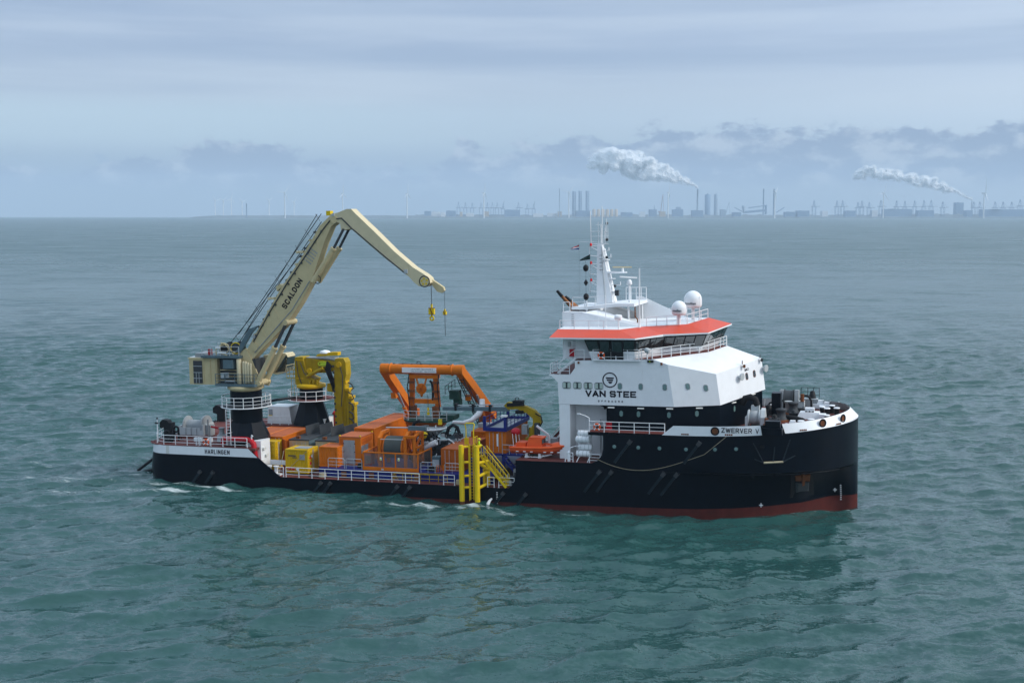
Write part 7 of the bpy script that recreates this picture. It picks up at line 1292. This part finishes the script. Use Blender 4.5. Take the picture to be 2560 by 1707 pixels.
for px_, hy, bl_, yaw, ang, D, lab in TB:
    b0_ = far(px_, D); hz = far_z(hy, D); t = thing('wind_turbine', lab, 'wind turbine', b0_, 'wind turbines', ship=False); k = bl_/60
    MB().tube(b0_, b0_+Vector((0, 0, hz)), 4.2*k**.5, 2.6*k**.5, n=10).build('tower', 'far_white', t)
    f_ = (RIGHT*math.sin(R(yaw))-HEAD*math.cos(R(yaw))); sx_ = Vector((-f_.y, f_.x, 0)); hub = b0_+Vector((0, 0, hz+2))
    MB().bar(hub-f_*9*k, hub+f_*5*k, 5*k, 5.5*k).build('nacelle', 'far_white', t)
    for j in range(3):
        a = R(ang)+j*2.0944; d = sx_*math.cos(a)+Vector((0, 0, 1))*math.sin(a); h0 = hub+f_*6*k; MB().taper(h0, h0+d*bl_*.3, 1.6, 2.6, 2.2, 4.2, up=f_).taper(h0+d*bl_*.3, h0+d*bl_, 2.2, 4.2, .6, .9, up=f_).build('blade', 'far_white', t)
# container gantry cranes on the quays
def sts(px_, top, D, raised, label, group, s=1.0):
    b0_ = far(px_, D, 8); H_ = far_z(top, D)-8; t = thing('gantry_crane', label, 'harbour crane', b0_, group, ship=False); w = 12*s; dd = HEAD*14*s; up_ = Vector((0, 0, 1)); hp = H_*.62; r_ = RIGHT
    f = MB()
    for sx_ in (-1, 1):
        for sd in (-1, 1): f.bar(b0_+r_*w*sx_+dd*sd, b0_+r_*w*sx_+dd*sd+up_*hp, 2.6, 2.6)
        f.bar(b0_+r_*w*sx_-dd+up_*hp*.55, b0_+r_*w*sx_+dd+up_*hp*.55, 2, 2.6)
    for sd in (-1, 1):
        for q in (.25, .97): f.bar(b0_-r_*w+dd*sd+up_*hp*q, b0_+r_*w+dd*sd+up_*hp*q, 2.2, 2.8)
        f.bar(b0_+r_*w*.6+dd*sd+up_*hp, b0_+dd*sd*.4+up_*H_, 2, 2); f.bar(b0_-r_*w*.6+dd*sd+up_*hp, b0_+dd*sd*.4+up_*H_, 2, 2)
    f.build('portal', 'far_blue', t)
    dr_ = (r_*.85-HEAD*.5).normalized() if not raised else (r_*.15+up_).normalized(); o_ = b0_+up_*hp
    MB().bar(o_-(r_*.85-HEAD*.5).normalized()*26*s, o_, 3, 3.4).bar(o_, o_+dr_*(46*s if not raised else 62*s), 2.6, 3).bar(b0_+up_*H_, o_+dr_*36*s, .9, .9).build('boom', 'far_steel', t)
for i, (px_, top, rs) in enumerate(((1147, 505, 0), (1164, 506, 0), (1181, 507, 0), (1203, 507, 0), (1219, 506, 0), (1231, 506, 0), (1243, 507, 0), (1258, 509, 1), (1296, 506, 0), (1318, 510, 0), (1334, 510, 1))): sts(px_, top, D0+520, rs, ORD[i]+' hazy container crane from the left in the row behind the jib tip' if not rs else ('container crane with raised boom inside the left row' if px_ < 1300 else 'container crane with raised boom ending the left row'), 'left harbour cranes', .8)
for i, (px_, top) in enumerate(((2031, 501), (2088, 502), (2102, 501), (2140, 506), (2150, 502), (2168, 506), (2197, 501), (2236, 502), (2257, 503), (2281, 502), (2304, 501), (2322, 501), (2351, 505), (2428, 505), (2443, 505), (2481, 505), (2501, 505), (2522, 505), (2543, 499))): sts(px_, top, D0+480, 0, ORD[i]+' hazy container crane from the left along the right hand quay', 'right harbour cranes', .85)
def blk(px0, px1, top, D, mat, name, label, cat, group=None, depth=60):
    z = far_z(top, D); a, b_ = far(px0, D), far(px1, D); d = HEAD*depth; m = MB().hexa([a, b_, b_+d, a+d], [p+Vector((0, 0, z)) for p in (a, b_, b_+d, a+d)]); q = a.lerp(b_, .3)+d*.3; s_ = (b_-a).length*.12
    m.hexa([q+Vector((-s_, -s_, z)), q+Vector((s_, -s_, z)), q+Vector((s_, s_, z)), q+Vector((-s_, s_, z))], [q+Vector((-s_, -s_, z*1.03)), q+Vector((s_, -s_, z*1.03)), q+Vector((s_, s_, z*1.03)), q+Vector((-s_, s_, z*1.03))]); return solo_w(m, name, mat, a.lerp(b_, .5), label, cat, group)
def stack(px_, top, w, D, mat, name, label, cat, group=None):
    z = far_z(top, D); p = far(px_, D); r_ = w*D/3200/2; return solo_w(MB().lathe(p, [(r_*1.1, 0), (r_, z*.3), (r_*.9, z-3), (r_*1.15, z-2.9), (r_*1.15, z-.5), (r_*.9, z)], n=14), name, mat, p, label, cat, group)
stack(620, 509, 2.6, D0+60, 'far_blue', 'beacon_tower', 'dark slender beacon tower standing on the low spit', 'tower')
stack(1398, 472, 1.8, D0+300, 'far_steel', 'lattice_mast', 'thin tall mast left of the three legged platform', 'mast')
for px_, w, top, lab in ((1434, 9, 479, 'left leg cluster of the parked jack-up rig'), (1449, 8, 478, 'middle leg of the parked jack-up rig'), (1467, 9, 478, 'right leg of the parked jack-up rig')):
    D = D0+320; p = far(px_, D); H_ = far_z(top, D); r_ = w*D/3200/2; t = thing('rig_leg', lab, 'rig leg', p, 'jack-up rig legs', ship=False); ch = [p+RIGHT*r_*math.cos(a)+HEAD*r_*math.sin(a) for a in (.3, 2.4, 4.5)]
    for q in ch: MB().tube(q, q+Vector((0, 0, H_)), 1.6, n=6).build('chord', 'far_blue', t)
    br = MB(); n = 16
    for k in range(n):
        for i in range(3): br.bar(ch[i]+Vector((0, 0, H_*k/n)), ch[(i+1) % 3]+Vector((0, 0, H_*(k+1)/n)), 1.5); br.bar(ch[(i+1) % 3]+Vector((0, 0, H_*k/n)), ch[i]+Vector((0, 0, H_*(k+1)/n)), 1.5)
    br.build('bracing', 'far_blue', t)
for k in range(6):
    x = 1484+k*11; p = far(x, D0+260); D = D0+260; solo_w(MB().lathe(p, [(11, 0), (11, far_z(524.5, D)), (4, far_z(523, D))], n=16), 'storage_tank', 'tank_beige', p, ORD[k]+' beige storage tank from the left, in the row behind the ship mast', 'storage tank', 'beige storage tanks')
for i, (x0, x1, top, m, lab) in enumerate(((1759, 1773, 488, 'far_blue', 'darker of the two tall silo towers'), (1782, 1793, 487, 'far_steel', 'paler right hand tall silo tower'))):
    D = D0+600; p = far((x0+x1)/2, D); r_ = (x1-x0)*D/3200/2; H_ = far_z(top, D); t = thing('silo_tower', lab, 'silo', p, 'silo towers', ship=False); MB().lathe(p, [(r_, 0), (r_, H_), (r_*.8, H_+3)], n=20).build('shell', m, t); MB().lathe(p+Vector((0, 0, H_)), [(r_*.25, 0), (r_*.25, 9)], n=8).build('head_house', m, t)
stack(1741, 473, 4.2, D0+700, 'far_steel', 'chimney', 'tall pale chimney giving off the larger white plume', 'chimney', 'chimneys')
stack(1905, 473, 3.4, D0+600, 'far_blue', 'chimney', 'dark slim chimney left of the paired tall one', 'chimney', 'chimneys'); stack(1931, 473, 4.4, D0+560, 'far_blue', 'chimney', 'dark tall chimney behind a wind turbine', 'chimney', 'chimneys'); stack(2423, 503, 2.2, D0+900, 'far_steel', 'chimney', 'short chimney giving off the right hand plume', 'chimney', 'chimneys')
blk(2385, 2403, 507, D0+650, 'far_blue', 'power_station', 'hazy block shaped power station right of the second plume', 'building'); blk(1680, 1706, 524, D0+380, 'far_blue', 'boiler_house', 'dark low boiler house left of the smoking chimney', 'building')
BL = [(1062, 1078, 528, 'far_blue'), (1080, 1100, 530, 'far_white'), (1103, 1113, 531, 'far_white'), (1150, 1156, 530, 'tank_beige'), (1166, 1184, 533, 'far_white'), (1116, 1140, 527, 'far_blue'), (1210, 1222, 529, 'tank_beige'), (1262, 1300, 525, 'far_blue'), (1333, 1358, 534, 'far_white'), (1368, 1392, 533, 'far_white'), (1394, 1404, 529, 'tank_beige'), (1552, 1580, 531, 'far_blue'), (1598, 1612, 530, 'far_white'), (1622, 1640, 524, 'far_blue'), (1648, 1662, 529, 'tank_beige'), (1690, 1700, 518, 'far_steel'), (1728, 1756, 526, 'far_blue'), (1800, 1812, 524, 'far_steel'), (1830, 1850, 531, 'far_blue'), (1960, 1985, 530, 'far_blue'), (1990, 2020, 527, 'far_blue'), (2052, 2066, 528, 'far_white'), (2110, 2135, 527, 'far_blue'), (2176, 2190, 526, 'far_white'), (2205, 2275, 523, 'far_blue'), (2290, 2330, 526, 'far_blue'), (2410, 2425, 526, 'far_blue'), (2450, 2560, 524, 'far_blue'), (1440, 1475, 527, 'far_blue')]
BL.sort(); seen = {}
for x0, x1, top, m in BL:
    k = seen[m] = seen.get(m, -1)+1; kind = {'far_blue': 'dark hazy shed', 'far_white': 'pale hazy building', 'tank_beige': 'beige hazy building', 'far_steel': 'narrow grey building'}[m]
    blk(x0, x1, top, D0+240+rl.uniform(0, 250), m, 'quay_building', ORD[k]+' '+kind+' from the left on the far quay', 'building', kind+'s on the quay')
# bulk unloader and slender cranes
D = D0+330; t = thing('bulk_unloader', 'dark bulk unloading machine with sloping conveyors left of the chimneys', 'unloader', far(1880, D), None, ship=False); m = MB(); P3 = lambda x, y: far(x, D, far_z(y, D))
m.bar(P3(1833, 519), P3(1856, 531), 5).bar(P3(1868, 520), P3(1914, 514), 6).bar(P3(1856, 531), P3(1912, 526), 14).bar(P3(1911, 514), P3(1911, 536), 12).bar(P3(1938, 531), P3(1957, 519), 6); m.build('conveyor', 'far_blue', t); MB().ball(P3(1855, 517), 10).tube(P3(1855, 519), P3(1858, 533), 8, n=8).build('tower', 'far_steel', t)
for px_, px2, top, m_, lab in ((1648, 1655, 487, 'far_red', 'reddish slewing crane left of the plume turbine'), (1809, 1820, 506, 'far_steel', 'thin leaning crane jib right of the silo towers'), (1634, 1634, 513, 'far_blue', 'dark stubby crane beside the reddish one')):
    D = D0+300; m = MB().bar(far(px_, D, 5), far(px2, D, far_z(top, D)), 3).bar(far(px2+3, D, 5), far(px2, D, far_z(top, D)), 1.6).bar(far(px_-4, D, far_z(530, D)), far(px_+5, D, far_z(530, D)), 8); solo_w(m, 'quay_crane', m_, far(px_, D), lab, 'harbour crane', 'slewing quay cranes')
# ------------------------------------------------------------------ steam plumes: lumpy closed bodies filled with scattering droplets
vm = bpy.data.materials.new('steam'); vm.use_nodes = True; nt = vm.node_tree; nt.nodes.clear(); out = nt.nodes.new('ShaderNodeOutputMaterial'); pv = nt.nodes.new('ShaderNodeVolumePrincipled'); pv.inputs['Color'].default_value = (1, 1, 1, 1); pv.inputs['Density'].default_value = .028; pv.inputs['Anisotropy'].default_value = .0; 
nt.links.new(pv.outputs[0], out.inputs['Volume']); MATS['steam'] = vm; paint('steam_core', (.95, .95, .95), .95, .02, spec=0); paint('steam_core', (.93, .94, .95), .9, .02, spec=0)
def plume(path, D, label, seed):
    r = random.Random(seed); bmm = bmesh.new()
    for i, (x, y, rad) in enumerate(path):
        nxt = path[min(i+1, len(path)-1)]
        for k in range(26):
            t_ = r.random(); xx = x+(nxt[0]-x)*t_+r.uniform(-.6, .6)*rad; yy = y+(nxt[1]-y)*t_+r.uniform(-.75, .55)*rad; rr_ = (rad+(nxt[2]-rad)*t_)*r.uniform(.22, .48)*D/3200
            bmesh.ops.create_icosphere(bmm, subdivisions=2, radius=rr_, matrix=Matrix.Translation(far(xx, D, far_z(yy, D))+HEAD*r.uniform(-.6, .6)*rad*D/3200) @ Matrix.Diagonal((1, 1, .85, 1)))
    me = bpy.data.meshes.new('steam_plume'); bmm.to_mesh(me); bmm.free(); o = bpy.data.objects.new('steam_plume', me); COL.objects.link(o)
    rm = o.modifiers.new('r', 'REMESH'); rm.mode = 'VOXEL'; rm.voxel_size = 5; tx = bpy.data.textures.new('lumps', 'CLOUDS'); tx.noise_scale = 22; tx.noise_depth = 3; dm = o.modifiers.new('d', 'DISPLACE'); dm.texture = tx; dm.texture_coords = 'GLOBAL'; dm.strength = 20; dm.mid_level = .42
    bpy.context.view_layer.update(); dg = bpy.context.evaluated_depsgraph_get(); m2 = bpy.data.meshes.new_from_object(o.evaluated_get(dg)); o.modifiers.clear(); o.data = m2; m2.materials.append(vm)
    me3 = m2.copy(); n3 = np.empty(len(me3.vertices)*3, np.float32); me3.vertices.foreach_get('normal', n3); c3 = np.empty_like(n3); me3.vertices.foreach_get('co', c3); c3 -= n3*13; me3.vertices.foreach_set('co', c3); me3.update(); me3.materials.clear(); me3.materials.append(MATS['steam_core']); me3.polygons.foreach_set('use_smooth', np.ones(len(me3.polygons), bool)); ko = bpy.data.objects.new('dense_core', me3); COL.objects.link(ko); ko.parent = o
    tag(o, label, 'smoke', 'steam plumes', ship=False)
plume([(1741, 471, 5), (1732, 465, 8), (1716, 457, 11), (1698, 451, 16), (1678, 445, 21), (1654, 437, 27), (1628, 429, 32), (1600, 424, 34), (1574, 414, 36), (1548, 408, 37), (1525, 405, 34), (1500, 414, 24), (1478, 412, 18)], D0+700, 'thick white steam plume drifting left from the tall chimney', 3)
plume([(2422, 501, 5), (2406, 491, 6), (2386, 483, 10), (2362, 475, 14), (2336, 466, 18), (2308, 457, 21), (2280, 452, 19), (2250, 446, 18), (2222, 441, 19), (2192, 440, 18), (2166, 430, 20), (2140, 440, 14)], D0+900, 'fainter white steam plume drifting left at the far right', 8)
# ------------------------------------------------------------------ sea haze
hm = bpy.data.materials.new('haze'); hm.use_nodes = True; nt = hm.node_tree; nt.nodes.clear(); out = nt.nodes.new('ShaderNodeOutputMaterial'); pv = nt.nodes.new('ShaderNodeVolumePrincipled')
pv.inputs['Color'].default_value = (.64, .77, .90, 1); pv.inputs['Density'].default_value = HAZE; pv.inputs['Anisotropy'].default_value = 0.0; nt.links.new(pv.outputs[0], out.inputs['Volume'])
hz = MB().box(-13500, 13500, -13500, 13500, -6, 480).build('haze', [], None); hz.data.materials.append(hm); hz['kind'] = 'stuff'; hz['label'] = 'thin sea haze that pales the far shore'
# ------------------------------------------------------------------ put everything that rides on the ship into its trimmed attitude
bpy.context.view_layer.update()
for o in SHIP_THINGS: o.matrix_basis = SHIP_M @ o.matrix_basis
